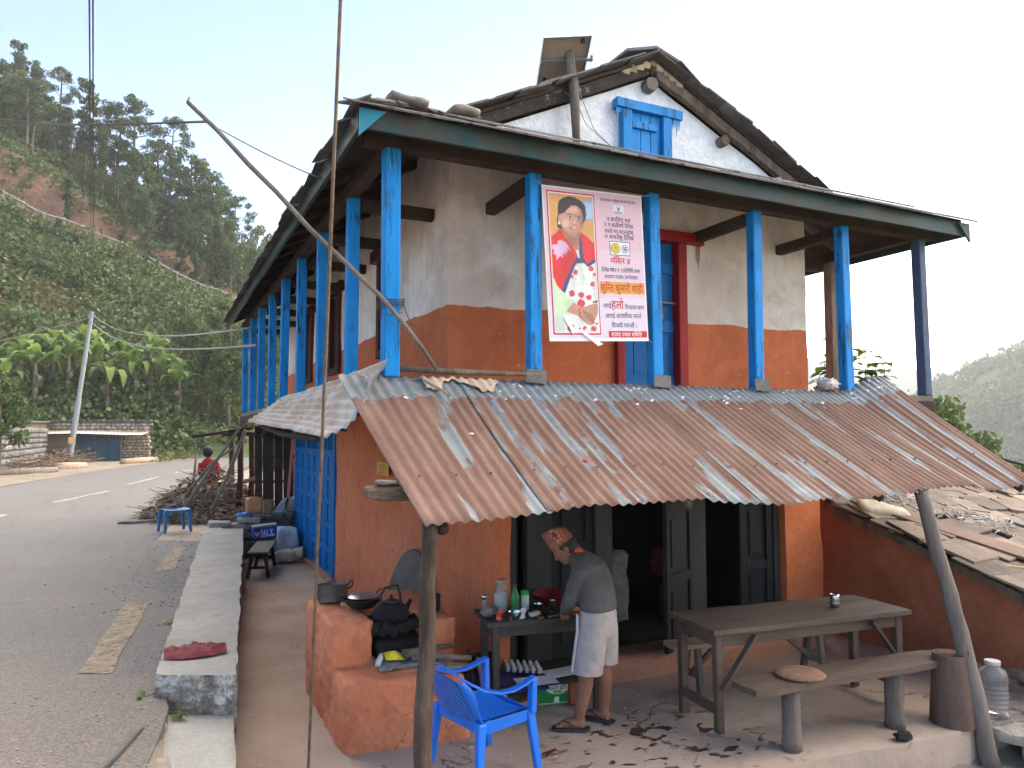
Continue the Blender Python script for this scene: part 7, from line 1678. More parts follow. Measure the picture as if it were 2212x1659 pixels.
# ------------------------------------------------------------------ stone hut, roadside wall, utility pole
random.seed(9)
variants = []
for k in range(6):
    mb = MB(); nbox(mb, b8(-.5, .5, -.5, .5, -.5, .5), (3, 3, 3), .09, 2.2, .62, k * 9.1); variants.append(mb)
def stone_mesh(k, mat):
    key = (k, mat.name)
    if key not in _sm:
        me = bpy.data.meshes.new('stone'); me.from_pydata(variants[k].v, [], variants[k].f); me.materials.append(mat); me.polygons.foreach_set('use_smooth', [True] * len(me.polygons)); _sm[key] = me
    return _sm[key]
_sm = {}
def stones(parent, a, b_, z0, z1, cw, ch, mats, skip=None, depth=.22, limit=9999):
    a = Vector((a[0], a[1], 0)); b_ = Vector((b_[0], b_[1], 0)); d = (b_ - a); Ln = d.length; d.normalize(); n_ = Vector((d.y, -d.x, 0)); an = math.atan2(d.y, d.x); cnt = 0
    r_ = 0; z = z0
    while z < z1 - ch * .4:
        h_ = ch * random.uniform(.85, 1.15); x = -cw * .5 * (r_ % 2)
        while x < Ln:
            w_ = cw * random.uniform(.7, 1.3); xc = x + w_ / 2
            if 0 < xc < Ln and not (skip and skip(xc, z + h_ / 2)):
                o = bpy.data.objects.new('stone', stone_mesh(random.randrange(6), random.choice(mats))); COL.objects.link(o); p = a + d * xc
                o.location = (p.x, p.y, z + h_ / 2); o.rotation_euler = (random.uniform(-.1, .1), random.uniform(-.08, .08), an); o.scale = (w_ * .97, depth * random.uniform(.9, 1.2), h_ * .97); o.parent = parent; o.matrix_parent_inverse = WM(parent).inverted(); cnt += 1
            x += w_
        z += h_; r_ += 1
    return cnt
HT = thing('stone_hut', 'low tan stone hut with grey-blue doors across the road', 'hut', (-5.3, 54, .4))
ha, hb = Vector((-8.5, 55.5, 0)), Vector((-2.0, 52.4, 0)); hd = (hb - ha).normalized(); hn = Vector((hd.y, -hd.x, 0))
def hpt(s, off, z): p = ha + hd * s + hn * off; return (p.x, p.y, z)
HLn = (hb - ha).length
def hbox(mb, s0, s1, o0, o1, z0, z1): return mb.hexa([hpt(s0, o0, z0), hpt(s1, o0, z0), hpt(s1, o1, z0), hpt(s0, o1, z0), hpt(s0, o0, z1), hpt(s1, o0, z1), hpt(s1, o1, z1), hpt(s0, o1, z1)])
mb = MB(); mb.hexa([hpt(.0, -3.5, .2), hpt(HLn - 2.2, -3.5, .2), hpt(HLn, -.06, .2), hpt(0, -.06, .2), hpt(.0, -3.5, 3.0), hpt(HLn - 2.2, -3.5, 3.0), hpt(HLn, -.06, 3.0), hpt(0, -.06, 3.0)]); mb.build('core', MAT['mortar'], HT)
stones(HT, hpt(0, 0, 0), hpt(HLn, 0, 0), 2.32, 3.0, .36, .23, [MAT['stone_tan']], depth=.2)
stones(HT, hpt(5.3, 0, 0), hpt(HLn, 0, 0), .35, 2.3, .30, .22, [MAT['stone_tan']], depth=.2)
mb = MB(); hbox(mb, 0, 1.55, -.02, .05, 1.0, 2.3); mb.build('plaster', PM('plaster_tan', (.42, .32, .24), (.52, .42, .33), 1.5, .95, .3, 10, .02), HT)
mb = MB(); hbox(mb, 0, 1.55, -.02, .055, .35, .995); mb.build('plaster_base', MAT['mud_red'], HT)
for k in range(4):
    mb = MB(); hbox(mb, 1.62 + k * .90, 1.62 + k * .90 + .84, .0, .05, .38, 2.25); mb.build('door', MAT['hut_blue'], HT)
    mb = MB(); hbox(mb, 1.56 + k * .90, 1.615 + k * .90, .0, .08, .38, 2.28); mb.build('door_frame', MAT['hut_blue'], HT)
mb = MB(); hbox(mb, 5.18, 5.28, .0, .1, .38, 2.28); mb.build('door_frame', MAT['wood_pale'], HT)
mb = MB()
mb.grid(lambda u, v: hpt(-.05 + (HLn + .05) * u, .05 + 1.1 * v, 2.42 - .22 * v + .02 * math.sin(u * 190) + .05 * math.sin(u * 5)), 260, 2); o = mb.build('awning_sheet', FLAT('hut_sheet', (.5, .48, .45), .5, .3), HT); s_ = o.modifiers.new('s', 'SOLIDIFY'); s_.thickness = .02
mb = MB(); mb.hexa([hpt(-.3, -3.7, 3.02), hpt(HLn - 2.2, -3.7, 3.02), hpt(HLn + .2, .14, 3.02), hpt(-.3, .14, 3.02), hpt(-.3, -3.7, 3.12), hpt(HLn - 2.2, -3.7, 3.12), hpt(HLn + .2, .14, 3.12), hpt(-.3, .14, 3.12)]); mb.build('roof_slab', MAT['slate'], HT)
for k in range(15):
    mb = MB(); s = .4 + k * .47; q_ = random.uniform(.1, .24); hbox(mb, s - q_, s + q_, -.35, .05, 3.125, 3.125 + random.uniform(.06, .16)); mb.build('roof_stone', MAT['stone_dark'], HT, bevel=.02)
RWl = thing('roadside_wall', 'long grey stone wall running along the road beside the hut', 'wall', (-8.5, 44, .4))
mb = MB(); mb.hexa([(-8.55, 55.3, .2), (-8.6, 30, .2), (-10.5, 30, .2), (-10.5, 55.3, .2), (-8.55, 55.3, 3.0), (-8.6, 30, 2.6), (-10.5, 30, 2.6), (-10.5, 55.3, 3.0)]); mb.build('core', MAT['mortar'], RWl)
stones(RWl, (-8.5, 30.5), (-8.5, 55.2), .35, 2.75, .72, .33, [MAT['stone_grey']], depth=.3)
mb = MB(); mb.hexa([(-8.35, 55.3, 3.02), (-8.35, 30, 2.66), (-10.5, 30, 2.66), (-10.5, 55.3, 3.02), (-8.35, 55.3, 3.12), (-8.35, 30, 2.76), (-10.5, 30, 2.76), (-10.5, 55.3, 3.12)]); mb.build('coping', MAT['slate'], RWl)
UP = thing('utility_pole', 'leaning grey steel utility pole in front of the stone hut', 'utility pole', (-6.0, 46, .4))
pb, pt_ = Vector((-6.30, 46.0, .3)), Vector((-5.35, 45.6, 9.6))
for (a, b_, r_) in ((0, .42, .16), (.42, .72, .13), (.72, 1, .11)):
    mb = MB(); mb.tube([pb.lerp(pt_, a), pb.lerp(pt_, b_)], r_, 12); mb.build('segment', FLAT('pole_grey', (.30, .31, .31), .5, .3) if a == 0 else bpy.data.materials['pole_grey'], UP, smooth=False, auto=40)
mb = MB(); c_ = pb.lerp(pt_, .97); mb.box(c_.x - .2, c_.x + .2, c_.y - .05, c_.y + .05, c_.z - .06, c_.z + .06); mb.build('cross_arm', bpy.data.materials['pole_grey'], UP)
mb = MB(); c_ = pb.lerp(pt_, .165); mb.box(c_.x - .18, c_.x + .18, c_.y - .22, c_.y - .16, c_.z - .2, c_.z + .2); mb.build('plate', FLAT('pole_sign', (.60, .36, .16), .6), UP)
def wire(a, b_, s, lab, r_=.02, mat='wire_pale'):
    mb = MB(); mb.tube(sag(a, b_, s, 20), r_, 5, cap=False); tag(mb.build('wire', MAT[mat]), lab, 'wire')
tp = pb.lerp(pt_, .985)
wire(tp, (-.1, 8.8, 4.1), .6, 'upper wire from the utility pole to the house', .02); wire(tp - Vector((0, 0, .5)), (-.1, 7.6, 3.65), .6, 'lower wire from the utility pole to the house', .02)
wire(tp - Vector((0, 0, .2)), (-22, 52, 5.0), .3, 'wire from the utility pole towards the left edge', .03)
def beyond(a, b_, k): a = Vector(a); return a + (Vector(b_) - a) * k
for dx, lab in ((0, 'left one of two wires passing overhead from the utility pole'), (.10, 'right one of two wires passing overhead from the utility pole')):
    q_ = beyond(tp, (-2.278 + dx * .2, 2.749, 6.415), 1.12); wire(tp + Vector((dx, 0, 0)), q_, .0, lab, .009, 'wire')
wire((-1.31, -.13, 4.24), (-5.643, 16.54, 9.874), .02, 'thin wire from the branch towards the left edge', .008, 'wire'); wire((-1.31, -.13, 4.245), (-5.9, 16.54, 10.15), .12, 'upper thin wire from the branch towards the left edge', .006, 'wire')
for k, (a, b_, r_, lab) in enumerate((((-3.4, 45, .55), (-1.6, 49.5, .55), .2, 'long pale log lying on the far road shoulder'), ((-8.0, 33, .5), (-5.8, 35.5, .5), .18, 'grey log on the shoulder below the roadside wall'), ((-6.3, 38.8, .5), (-5.0, 40.2, .52), .22, 'thick tan log on the far road shoulder'))):
    mb = MB(); mb.tube([a, [(a[i] + b_[i]) / 2 for i in range(3)], b_], [r_, r_ * 1.05, r_ * .9], 10, jit=.15); tag(mb.build('log', MAT['wood_pale'] if k != 1 else MAT['wood_grey'], smooth=True), lab, 'log')
mb = MB()
for k in range(700):
    c_ = random.choice([(-6.7, 44.5, 1.0), (-6.2, 46.5, 1.3), (-7.3, 38.5, .8)]); x = c_[0] + random.gauss(0, .5); y = c_[1] + random.gauss(0, 1.2); z = .45 + abs(random.gauss(0, .3)) * c_[2]; a = random.uniform(0, 6.28); l = random.uniform(.3, .9); mb.tube([(x, y, z), (x + l * math.cos(a), y + l * math.sin(a), z + random.uniform(-.2, .25))], [.025, .012], 3, cap=False)
o = mb.build('brushwood', bpy.data.materials['brush']); o['kind'] = 'stuff'
# inside the porch
sackobj(b8(2.35, 2.75, 1.4, 1.8, .17, .75), PM('bag_red', (.10, .02, .02), (.16, .035, .03), 5, .8, .4, 30, .01), 'dark_sack', 'dark red sack standing inside the doorway', 'sack')
sackobj(b8(2.30, 2.72, 1.35, 1.75, .72, 1.15), PM('bag_grey', (.22, .21, .20), (.34, .33, .32), 5, .8, .5, 20, .02), 'grey_sack', 'pale grey sack piled on the dark red sack', 'sack', .5, .06)
sackobj([(2.2, 1.3, 1.05), (2.75, 1.3, 1.12), (2.75, 1.6, 1.12), (2.2, 1.6, 1.05), (2.25, 1.3, 1.25), (2.75, 1.3, 1.55), (2.75, 1.6, 1.55), (2.25, 1.6, 1.25)], bpy.data.materials['bag_grey'], 'grey_bundle', 'topmost grey cloth bundle inside the doorway', 'bundle', .4, .07)
sackobj(b8(2.68, 2.95, 1.2, 1.5, .17, .95), bpy.data.materials['bag_grey'], 'grey_sack', 'narrow grey sack beside the open door leaf', 'sack', .3, .04)
sackobj(b8(3.35, 3.70, .95, 1.3, .17, .62), PM('bag_pink', (.22, .03, .05), (.32, .06, .10), 5, .7, .4, 30, .01), 'red_sack', 'dark pink sack inside the right doorway', 'sack')
sackobj(b8(3.32, 3.62, 1.1, 1.4, .62, .95), bpy.data.materials['bag_pink'], 'pink_bundle', 'pink bundle on top of the dark pink sack', 'bundle')
# ------------------------------------------------------------------ vegetation
def cam_ray(px, py):
    x = (px - 1106) / 1600.; y = -(py - 829.5) / 1600.; p = math.atan(110.5 / 1600)
    fw = math.cos(p) - y * math.sin(p); up_ = math.sin(p) + y * math.cos(p)
    return Vector((x * math.cos(YAW) + fw * math.sin(YAW), -x * math.sin(YAW) + fw * math.cos(YAW), up_))
def spot(px, py, Y):
    d = cam_ray(px, py); return CAM + d * ((Y - CAM.y) / d.y)
def np_mesh(name, V, F4, mat, parent=None, kind=None):
    me = bpy.data.meshes.new(name); n = len(V); m_ = len(F4)
    me.vertices.add(n); me.vertices.foreach_set('co', np.asarray(V, dtype=np.float32).ravel())
    me.loops.add(m_ * 4); me.loops.foreach_set('vertex_index', np.asarray(F4, dtype=np.int32).ravel())
    me.polygons.add(m_); me.polygons.foreach_set('loop_start', np.arange(0, m_ * 4, 4, dtype=np.int32)); me.polygons.foreach_set('loop_total', np.full(m_, 4, dtype=np.int32))
    me.materials.append(mat); me.update(calc_edges=True); me.validate()
    o = bpy.data.objects.new(name, me); COL.objects.link(o)
    if parent is not None: child(o, parent)
    if kind: o['kind'] = kind
    return o
def leaves(P, size, asp=.6, flat=0.0, rg=rng):
    """one quad leaf per point"""
    n = len(P); size = np.broadcast_to(np.asarray(size, dtype=float), (n,))[:, None]
    a = rg.normal(size=(n, 3)); a[:, 2] *= (1 - flat); a /= np.linalg.norm(a, axis=1)[:, None] + 1e-9
    b = rg.normal(size=(n, 3)); b -= a * (a * b).sum(1)[:, None]; b /= np.linalg.norm(b, axis=1)[:, None] + 1e-9
    a = a * size / 2; b = b * size * asp / 2
    V = np.stack([P - a - b * .35, P - a * .1 + b, P + a + b * .2, P + a * .1 - b], 1).reshape(-1, 3)
    return V, np.arange(n * 4).reshape(n, 4)
def clumps(C, Rr, n_per, rg, hollow=.35):
    out = []
    for c, r_ in zip(C, Rr):
        d = rg.normal(size=(n_per, 3)); d /= np.linalg.norm(d, axis=1)[:, None]; k = (hollow + (1 - hollow) * rg.random(n_per) ** .5)[:, None]
        out.append(np.asarray(c) + d * k * np.asarray(r_))
    return np.concatenate(out)
BARK = PM('bark_far', (.10, .085, .065), (.19, .165, .135), 3, .95, .4, 12, .05)
PINE = leafmat('pine_needles', (.038, .068, .032), (.07, .112, .05), (.12, .155, .065), .2)
BROAD = leafmat('broad_leaves', (.04, .075, .024), (.085, .135, .04), (.15, .185, .06), .3)
VINE = leafmat('vine_leaves', (.032, .06, .022), (.065, .105, .034), (.13, .16, .055), .25)
def make_tree(kind, sd_):
    rg = np.random.default_rng(sd_); rr = random.Random(sd_); root = bpy.data.objects.new('tree', None); COL.objects.link(root); root.empty_display_size = .1
    H_ = 10.0; tr = MB(); C = []; Rr = []
    path = [(.12 * math.sin(z * .5 + sd_), .10 * math.cos(z * .4 + sd_), z) for z in (0, 2, 4, 6, 8, 9.6)]
    tr.tube(path, [.19, .16, .14, .11, .07, .03], 7)
    def at(z): return Vector((.12 * math.sin(z * .5 + sd_), .10 * math.cos(z * .4 + sd_), z))
    if kind == 'pine':
        nb = 15
        for k in range(nb):
            z = 3.9 + 5.6 * k / nb; a = k * 2.4 + rr.random(); ln = (.7 + 1.3 * math.sin(math.pi * min(1, (z - 3.0) / 7.0))) * rr.uniform(.7, 1.15); b_ = at(z); e = b_ + Vector((math.cos(a) * ln, math.sin(a) * ln, .35 * ln)); tr.tube([b_, b_.lerp(e, .6) + Vector((0, 0, -.05)), e], [.05, .03, .015], 4, cap=False)
            for q_ in range(3): t_ = rr.uniform(.5, 1.05); p = b_.lerp(e, t_); C.append((p.x + rr.gauss(0, .22), p.y + rr.gauss(0, .22), p.z + rr.gauss(.08, .15))); Rr.append((rr.uniform(.36, .62), rr.uniform(.36, .62), rr.uniform(.26, .42)))
        for k in range(4): C.append((rr.gauss(0, .35), rr.gauss(0, .35), rr.uniform(9.0, 9.9))); Rr.append((.38, .38, .3))
        P = clumps(C, Rr, 85, rg, .15); V, F = leaves(P, rg.uniform(.16, .30, len(P)), .45, rg=rg); mat = PINE
    elif kind == 'column':
        for k in range(40):
            z = rr.uniform(.9, 9.8); ww = .45 + .55 * abs(math.sin(z * 1.3 + sd_)); a = rr.uniform(0, 6.28); p = at(z); C.append((p.x + ww * math.cos(a) * rr.random(), p.y + ww * math.sin(a) * rr.random(), z)); Rr.append((rr.uniform(.3, .6), rr.uniform(.3, .6), rr.uniform(.35, .6)))
        P = clumps(C, Rr, 80, rg, .3); V, F = leaves(P, rg.uniform(.18, .34, len(P)), .65, rg=rg); mat = VINE
    else:
        nb = 12
        for k in range(nb):
            z = 2.6 + 4.8 * k / nb; a = k * 2.4 + rr.random(); ln = rr.uniform(1.2, 2.5) * (1 - .35 * k / nb); b_ = at(z); e = b_ + Vector((math.cos(a) * ln, math.sin(a) * ln, .7 * ln)); tr.tube([b_, b_.lerp(e, .55) + Vector((0, 0, .1)), e], [.08, .05, .02], 5, cap=False)
            for q_ in range(3): t_ = rr.uniform(.5, 1.1); p = b_.lerp(e, t_); C.append((p.x + rr.gauss(0, .3), p.y + rr.gauss(0, .3), p.z + rr.gauss(.1, .25))); Rr.append((rr.uniform(.5, .95), rr.uniform(.5, .95), rr.uniform(.4, .7)))
        for k in range(5): C.append((rr.gauss(0, .6), rr.gauss(0, .6), rr.uniform(8.2, 9.5))); Rr.append((.7, .7, .5))
        P = clumps(C, Rr, 75, rg, .35); V, F = leaves(P, rg.uniform(.22, .40, len(P)), .7, rg=rg); mat = BROAD
    child(tr.build('trunk', BARK, None, smooth=True), root)
    np_mesh('crown', V, F, mat, root)
    return root
protos = {k: [make_tree(k, s) for s in ss] for k, ss in (('pine', (1, 2, 3)), ('column', (4, 5)), ('broad', (6, 7, 8)))}
used = set()
def put_tree(kind, v, x, y, z, h, lab, name, group, wid=1.0, cat='tree'):
    p = protos[kind][v % len(protos[kind])]
    key = (kind, v % len(protos[kind]))
    if key in used: o = copy_tree(p)
    else: o = p; used.add(key)
    o.name = name; o.location = (x, y, z); s = h / 10.; o.scale = (s * wid, s * wid, s); o.rotation_euler = (0, 0, random.uniform(0, 6.28)); tag(o, lab, cat, group); return o
random.seed(17)
SKY = [('pine', 132, 148, 113, 'tallest airy pine on the skyline left of the overhead wires'), ('column', 196, 170, 112, 'tall dark leafy tree right behind the overhead wires'), ('pine', 262, 221, 114, 'left one of two neighbouring pines in mid skyline'), ('pine', 291, 207, 113, 'right, taller one of two neighbouring pines in mid skyline'), ('pine', 374, 253, 114, 'flat-topped pine standing alone right of the pine pair'), ('broad', 414, 318, 113, 'rounded tree sloping down right of the lone pine'), ('broad', 455, 350, 112, 'broad tree near the lower right end of the skyline'), ('pine', 478, 400, 114, 'small pine at the lower right end of the skyline'), ('pine', 508, 428, 118, 'last small tree of the skyline above the house eave'), ('broad', 322, 322, 112, 'dark round tree between the pine pair and the lone pine'), ('column', 8, 128, 110, 'dark tree cut by the left edge on the skyline'), ('pine', 45, 182, 113, 'thin pine near the left edge of the skyline'), ('pine', 75, 200, 115, 'slim pine left of the tallest pine'), ('column', 100, 235, 112, 'leafy tree below the tallest pine'), ('pine', 232, 228, 116, 'pine half hidden behind the overhead wires'), ('pine', 345, 300, 117, 'thin pine left of the lone flat-topped pine'), ('broad', 540, 478, 150, 'bluish far tree just above the roof edge'), ('broad', 570, 490, 160, 'bluish far tree touching the roof edge')]
for i, (kd, px, yt, Y, lab) in enumerate(SKY):
    t_ = spot(px, yt, Y); zg = ground(t_.x, Y) - .3; h = max(5, t_.z - zg); put_tree(kd, i, t_.x, Y, zg, h, lab, 'pine_tree' if kd == 'pine' else 'broadleaf_tree', 'trees on the skyline', min(1.0, 15 / h) if kd != 'column' else .9)
FRONT = [('column', 147, 374, 96.8, 'vine-covered trunk standing before the red cut bank'), ('column', 318, 415, 92, 'slim vine-covered tree crossing the white guardrail'), ('column', 125, 470, 89, 'leafy pole-like tree below the white guardrail'), ('column', 270, 440, 99, 'thin leafy tree on the red cut bank'), ('column', 395, 430, 99, 'leafy tree at the right end of the red cut bank'), ('column', 430, 455, 97, 'dense upright tree over the end of the guardrail'), ('column', 470, 470, 99, 'upright green tree left of the roof edge'), ('broad', 500, 500, 100, 'bright green tree touching the roof edge'), ('broad', 545, 520, 108, 'green tree behind the roof edge')]
for i, (kd, px, yt, Y, lab) in enumerate(FRONT):
    t_ = spot(px, yt, Y); zg = ground(t_.x, Y) - .3; h = max(4, t_.z - zg); put_tree(kd, i, t_.x, Y, zg, h, lab, 'broadleaf_tree', 'trees by the cut bank', .8)
for k in range(58):
    Y = random.uniform(101.5, 117); x = -22 + 42 * (k + random.random()) / 58; h = random.uniform(5.5, 11.5)
    put_tree(('broad', 'column', 'pine')[k % 3], k, x, Y, ground(x, Y) - .3, h, 'mixed tree among many on the slope above the red cut bank', 'broadleaf_tree', 'trees above the cut bank', .95)
for i, (px, yt, Y, lab) in enumerate(((452, 705, 62, 'large dark tree behind the road, left of the blue posts'), (500, 690, 60, 'dark tree just left of the far blue posts'), (540, 700, 64, 'dark tree behind the far blue posts'), (405, 660, 72, 'arching light green tree above the banana grove'), (475, 640, 70, 'green tree on the slope over the dark trees'), (590, 640, 66, 'tree seen between the far blue posts'), (5, 790, 36, 'yellow green bush cut by the left edge'))):
    t_ = spot(px, yt, Y); zg = ground(t_.x, Y) - .3; h = max(2.5, t_.z - zg); put_tree('broad', i, t_.x, Y, zg, h, lab, 'broadleaf_tree', 'trees beyond the road', .95)
# shrubs and undergrowth
rg = np.random.default_rng(31)
def shrub_field(n, xr, yr, rad, nl, ls, mat, name, lab, dens=None, zo=.3):
    C = []; Rr = []
    while len(C) < n:
        x = rg.uniform(*xr); y = rg.uniform(*yr)
        if dens and not dens(x, y): continue
        r_ = rg.uniform(*rad); C.append((x, y, ground(x, y) + r_ * zo)); Rr.append((r_, r_, r_ * rg.uniform(.6, 1.0)))
    P = clumps(C, Rr, nl, rg, .4); V, F = leaves(P, rg.uniform(ls[0], ls[1], len(P)), .7, rg=rg); o = np_mesh(name, V, F, mat, None, 'stuff'); o['label'] = lab
SHR = leafmat('shrub_leaves', (.045, .08, .028), (.10, .15, .05), (.20, .235, .09), .25)
DRY = leafmat('dry_undergrowth', (.11, .095, .045), (.19, .155, .07), (.27, .21, .10), .25)
dry = lambda x, y: y < 89 and fbm(x * .09 + 4, y * .12) + (.35 if (x < -1 and 66 < y < 82) else -.05) > .05
shrub_field(2500, (-22, 22), (57, 91.5), (.5, 1.7), 40, (.25, .6), SHR, 'hillside_shrubs', 'dense green shrubs covering the slope below the guardrail', lambda x, y: not dry(x, y) or rg.random() < .22)
BRT = leafmat('bright_shrub', (.09, .13, .035), (.17, .22, .07), (.27, .30, .11), .3)
shrub_field(420, (-22, 18), (58, 91), (.4, 1.6), 46, (.2, .5), BRT, 'bright_shrubs', 'yellow green shrubs dotted over the slope', lambda x, y: fbm(x * .16 + 9, y * .2) > .08)
shrub_field(260, (-22, 20), (60, 91), (1.4, 2.6), 90, (.3, .6), SHR, 'tall_shrubs', 'large rounded shrubs standing out of the slope', lambda x, y: fbm(x * .12 - 5, y * .16) > .0, .5)
shrub_field(1700, (-20, 16), (61, 90), (.3, .8), 34, (.25, .55), DRY, 'dry_undergrowth', 'dry brownish undergrowth on the slope above the bananas', dry)
shrub_field(520, (-24, 24), (100, 120), (.8, 2.0), 40, (.3, .65), SHR, 'upper_shrubs', 'shrubs between the trees above the cut bank')
shrub_field(260, (-1.6, 12), (34, 58), (.35, .9), 40, (.12, .3), leafmat('grass_clumps', (.06, .085, .025), (.12, .14, .05), (.20, .19, .08), .25), 'roadside_weeds', 'weeds and grass on the far road side', lambda x, y: x > road_c(y) * 0 - 1.6 + (y - 50) * .12 and not (road_c(y) - 3.6 < x < road_c(y) + 4))
shrub_field(150, (-14, -2), (56.5, 62), (.5, 1.1), 40, (.2, .45), SHR, 'hut_shrubs', 'green shrubs behind the stone hut')
# red cut bank and guardrail of the upper road
def cb(u, v): x = -26 + 38 * u; y = 96.6 + 5.4 * v; z = hill(x, y) + .385 + .55 + .5 * fbm(x * .5, y * .6); return (x, y, z)
mb = MB(); mb.grid(cb, 110, 16); tag_ = mb.build('cut_bank', PM('red_soil', (.10, .062, .045), (.23, .13, .085), .35, .95, 1.0, 1.6, .4, c3=(.34, .19, .115), spot=.62), smooth=True); struct(tag_)
GR = thing('guardrail', 'white guardrail along the road cut into the hillside', 'guardrail', (-5, 92.6, 22))
gp_ = [(x, 92.2, hill(x, 92.2) + .39) for x in np.arange(-26, 13.1, 1.0)]
for i, p in enumerate(gp_):
    if i % 2 == 0: mb = MB(); mb.box(p[0] - .12, p[0] + .12, p[1] - .1, p[1] + .1, p[2] - .3, p[2] + 1.0); mb.build('rail_post', MAT['white_line'] if i else MAT['white_line'], GR)
mb = MB(); mb.tube([(p[0], p[1] - .12, p[2] + .75) for p in gp_], .11, 6); mb.build('rail', MAT['white_line'], GR, smooth=True)
shrub_field(130, (-26, 12), (97.5, 101.5), (.4, 1.2), 36, (.25, .5), SHR, 'bank_shrubs', 'small shrubs growing on the red cut bank', lambda x, y: fbm(x * .25, y * .3) > -.1, .9)
# banana grove: leaf mesh shared, each leaf a part
def banana_leaf(k):
    mb = MB(); n = 9; vs = []; fs = []; rr = random.Random(k); ln = 2.6; w_ = .62
    for i in range(n + 1):
        t_ = i / n; c = Vector((ln * (t_ - .28 * t_ ** 3 * (1 + .3 * (k % 3))), 0, ln * (.75 * t_ - (.75 + .18 * (k % 3)) * t_ ** 2.2))); ww = w_ / 2 * min(1, 5 * max(0, t_ - .10)) * math.sin(math.pi * min(1, .12 + .88 * t_)) ** .45 + .03
        vs += [c + Vector((rr.uniform(-.04, .04), -ww, .35 * ww)), c, c + Vector((rr.uniform(-.04, .04), ww, .35 * ww))]
    for i in range(n): fs += [(3 * i, 3 * i + 1, 3 * i + 4, 3 * i + 3), (3 * i + 1, 3 * i + 2, 3 * i + 5, 3 * i + 4)]
    me = bpy.data.meshes.new('leaf'); me.from_pydata([tuple(v_) for v_ in vs], [], fs); me.polygons.foreach_set('use_smooth', [True] * len(me.polygons)); return me
BL = [leafmat('banana_leaf', (.09, .17, .035), (.17, .27, .06), (.30, .36, .12), .4), leafmat('banana_dark', (.06, .12, .045), (.10, .17, .06), (.16, .22, .08), .3), leafmat('banana_dry', (.13, .10, .065), (.20, .16, .11), (.26, .2, .13), .2)]
bmesh_ = []
for k in range(6):
    me = banana_leaf(k); me.materials.append(BL[0] if k < 3 else (BL[1] if k < 5 else BL[2])); bmesh_.append(me)
labsB = ['cut by the left edge', 'second from the left edge', 'with upright bright young leaves near the left edge', 'with light leaves left of the utility pole', 'with the tallest upright leaf left of the utility pole', 'right behind the utility pole', 'behind the utility pole, half hidden by its neighbour', 'just right of the utility pole', 'second to the right of the utility pole', 'in the middle right of the grove', 'tallest in the right half of the grove', 'with drooping leaves, nearly last on the right', 'last on the right of the grove, with drooping grey green leaves']
random.seed(23)
for i, (px, Y, hh) in enumerate(((8, 60, 3.4), (38, 63, 3.6), (70, 61, 4.0), (106, 64, 3.8), (142, 62, 4.3), (172, 65, 3.7), (200, 63, 3.9), (228, 61, 3.5), (258, 64, 3.6), (288, 62, 3.7), (320, 63, 4.4), (350, 62, 3.7), (384, 61, 3.4))):
    p = spot(px, 890, Y); zg = ground(p.x, Y) - .1; B_ = thing('banana_plant', 'banana plant ' + labsB[i], 'banana plant', (p.x, Y, zg), 'banana plants across the road')
    mb = MB(); mb.tube([(p.x, Y, zg), (p.x + .1, Y, zg + hh * .5), (p.x + .05, Y, zg + hh)], [.22, .18, .12], 9); mb.build('stem', PM('banana_stem', (.10, .085, .06), (.20, .17, .11), 2, .9, .4, 10, .03) if i == 0 else bpy.data.materials['banana_stem'], B_, smooth=True)
    nl = 13
    for k in range(nl):
        dryl = k >= 10; me = bmesh_[5] if dryl else bmesh_[random.choice((0, 1, 2, 3, 4)) if k > 1 else k]
        o = bpy.data.objects.new('leaf', me); COL.objects.link(o); a = k * 2.39 + i
        o.location = (p.x + .05, Y, zg + hh - (.15 if not dryl else random.uniform(.5, 1.2))); up_ = -R(58) if k < 2 else (-R(random.uniform(0, 32)) if not dryl else R(55)); o.rotation_euler = (0, up_, a); s = random.uniform(.8, 1.15) * (.6 if dryl else 1); o.scale = (s, s, s); o.parent = B_; o.matrix_parent_inverse = WM(B_).inverted()
# plants right of the house
def sapling(x, y, z0, z1, n, lab, lsz=.16, spread=.5, name='sapling', mat=None):
    T_ = thing(name, lab, 'plant', (x, y, z0)); st = MB(); lf = MB()
    for k in range(n):
        a = random.uniform(0, 6.28); top = Vector((x + spread * math.cos(a) * random.random(), y + spread * math.sin(a) * random.random(), z1 - random.uniform(0, .7))); b_ = Vector((x, y, z0)); m_ = b_.lerp(top, .55) + Vector((.1 * math.cos(a), .1 * math.sin(a), 0)); st.tube([b_, m_, top], [.02, .014, .005], 5, cap=False)
        for q_ in range(22):
            t_ = .45 + .55 * q_ / 22; p = m_.lerp(top, (t_ - .55) / .45) if t_ > .55 else b_.lerp(m_, t_ / .55); an = q_ * 2.4 + k
            for s in (0, math.pi): leafshape(lf, p, (math.cos(an + s), math.sin(an + s), .1), (0, 0, 1), lsz * random.uniform(.7, 1.2), lsz * .62, .15, .35, 3)
    st.build('stem', BARK, T_, smooth=True); lf.build('foliage', mat or LEAF, T_, smooth=True)
sapling(7.45, 2.5, -.6, 3.75, 7, 'leafy sapling seen between the wall end and the fifth post', .27, .35)
sapling(8.15, 2.2, -.8, 3.85, 3, 'slender sapling right of the fifth front post against the sky', .25, .2)
sapling(7.85, 2.15, -.7, 3.5, 2, 'thin low sprig beside the slender sapling', .24, .15)
sapling(10.0, 2.4, -1.6, 2.9, 3, 'small leafy sprig right of the last front post', .16, .3)
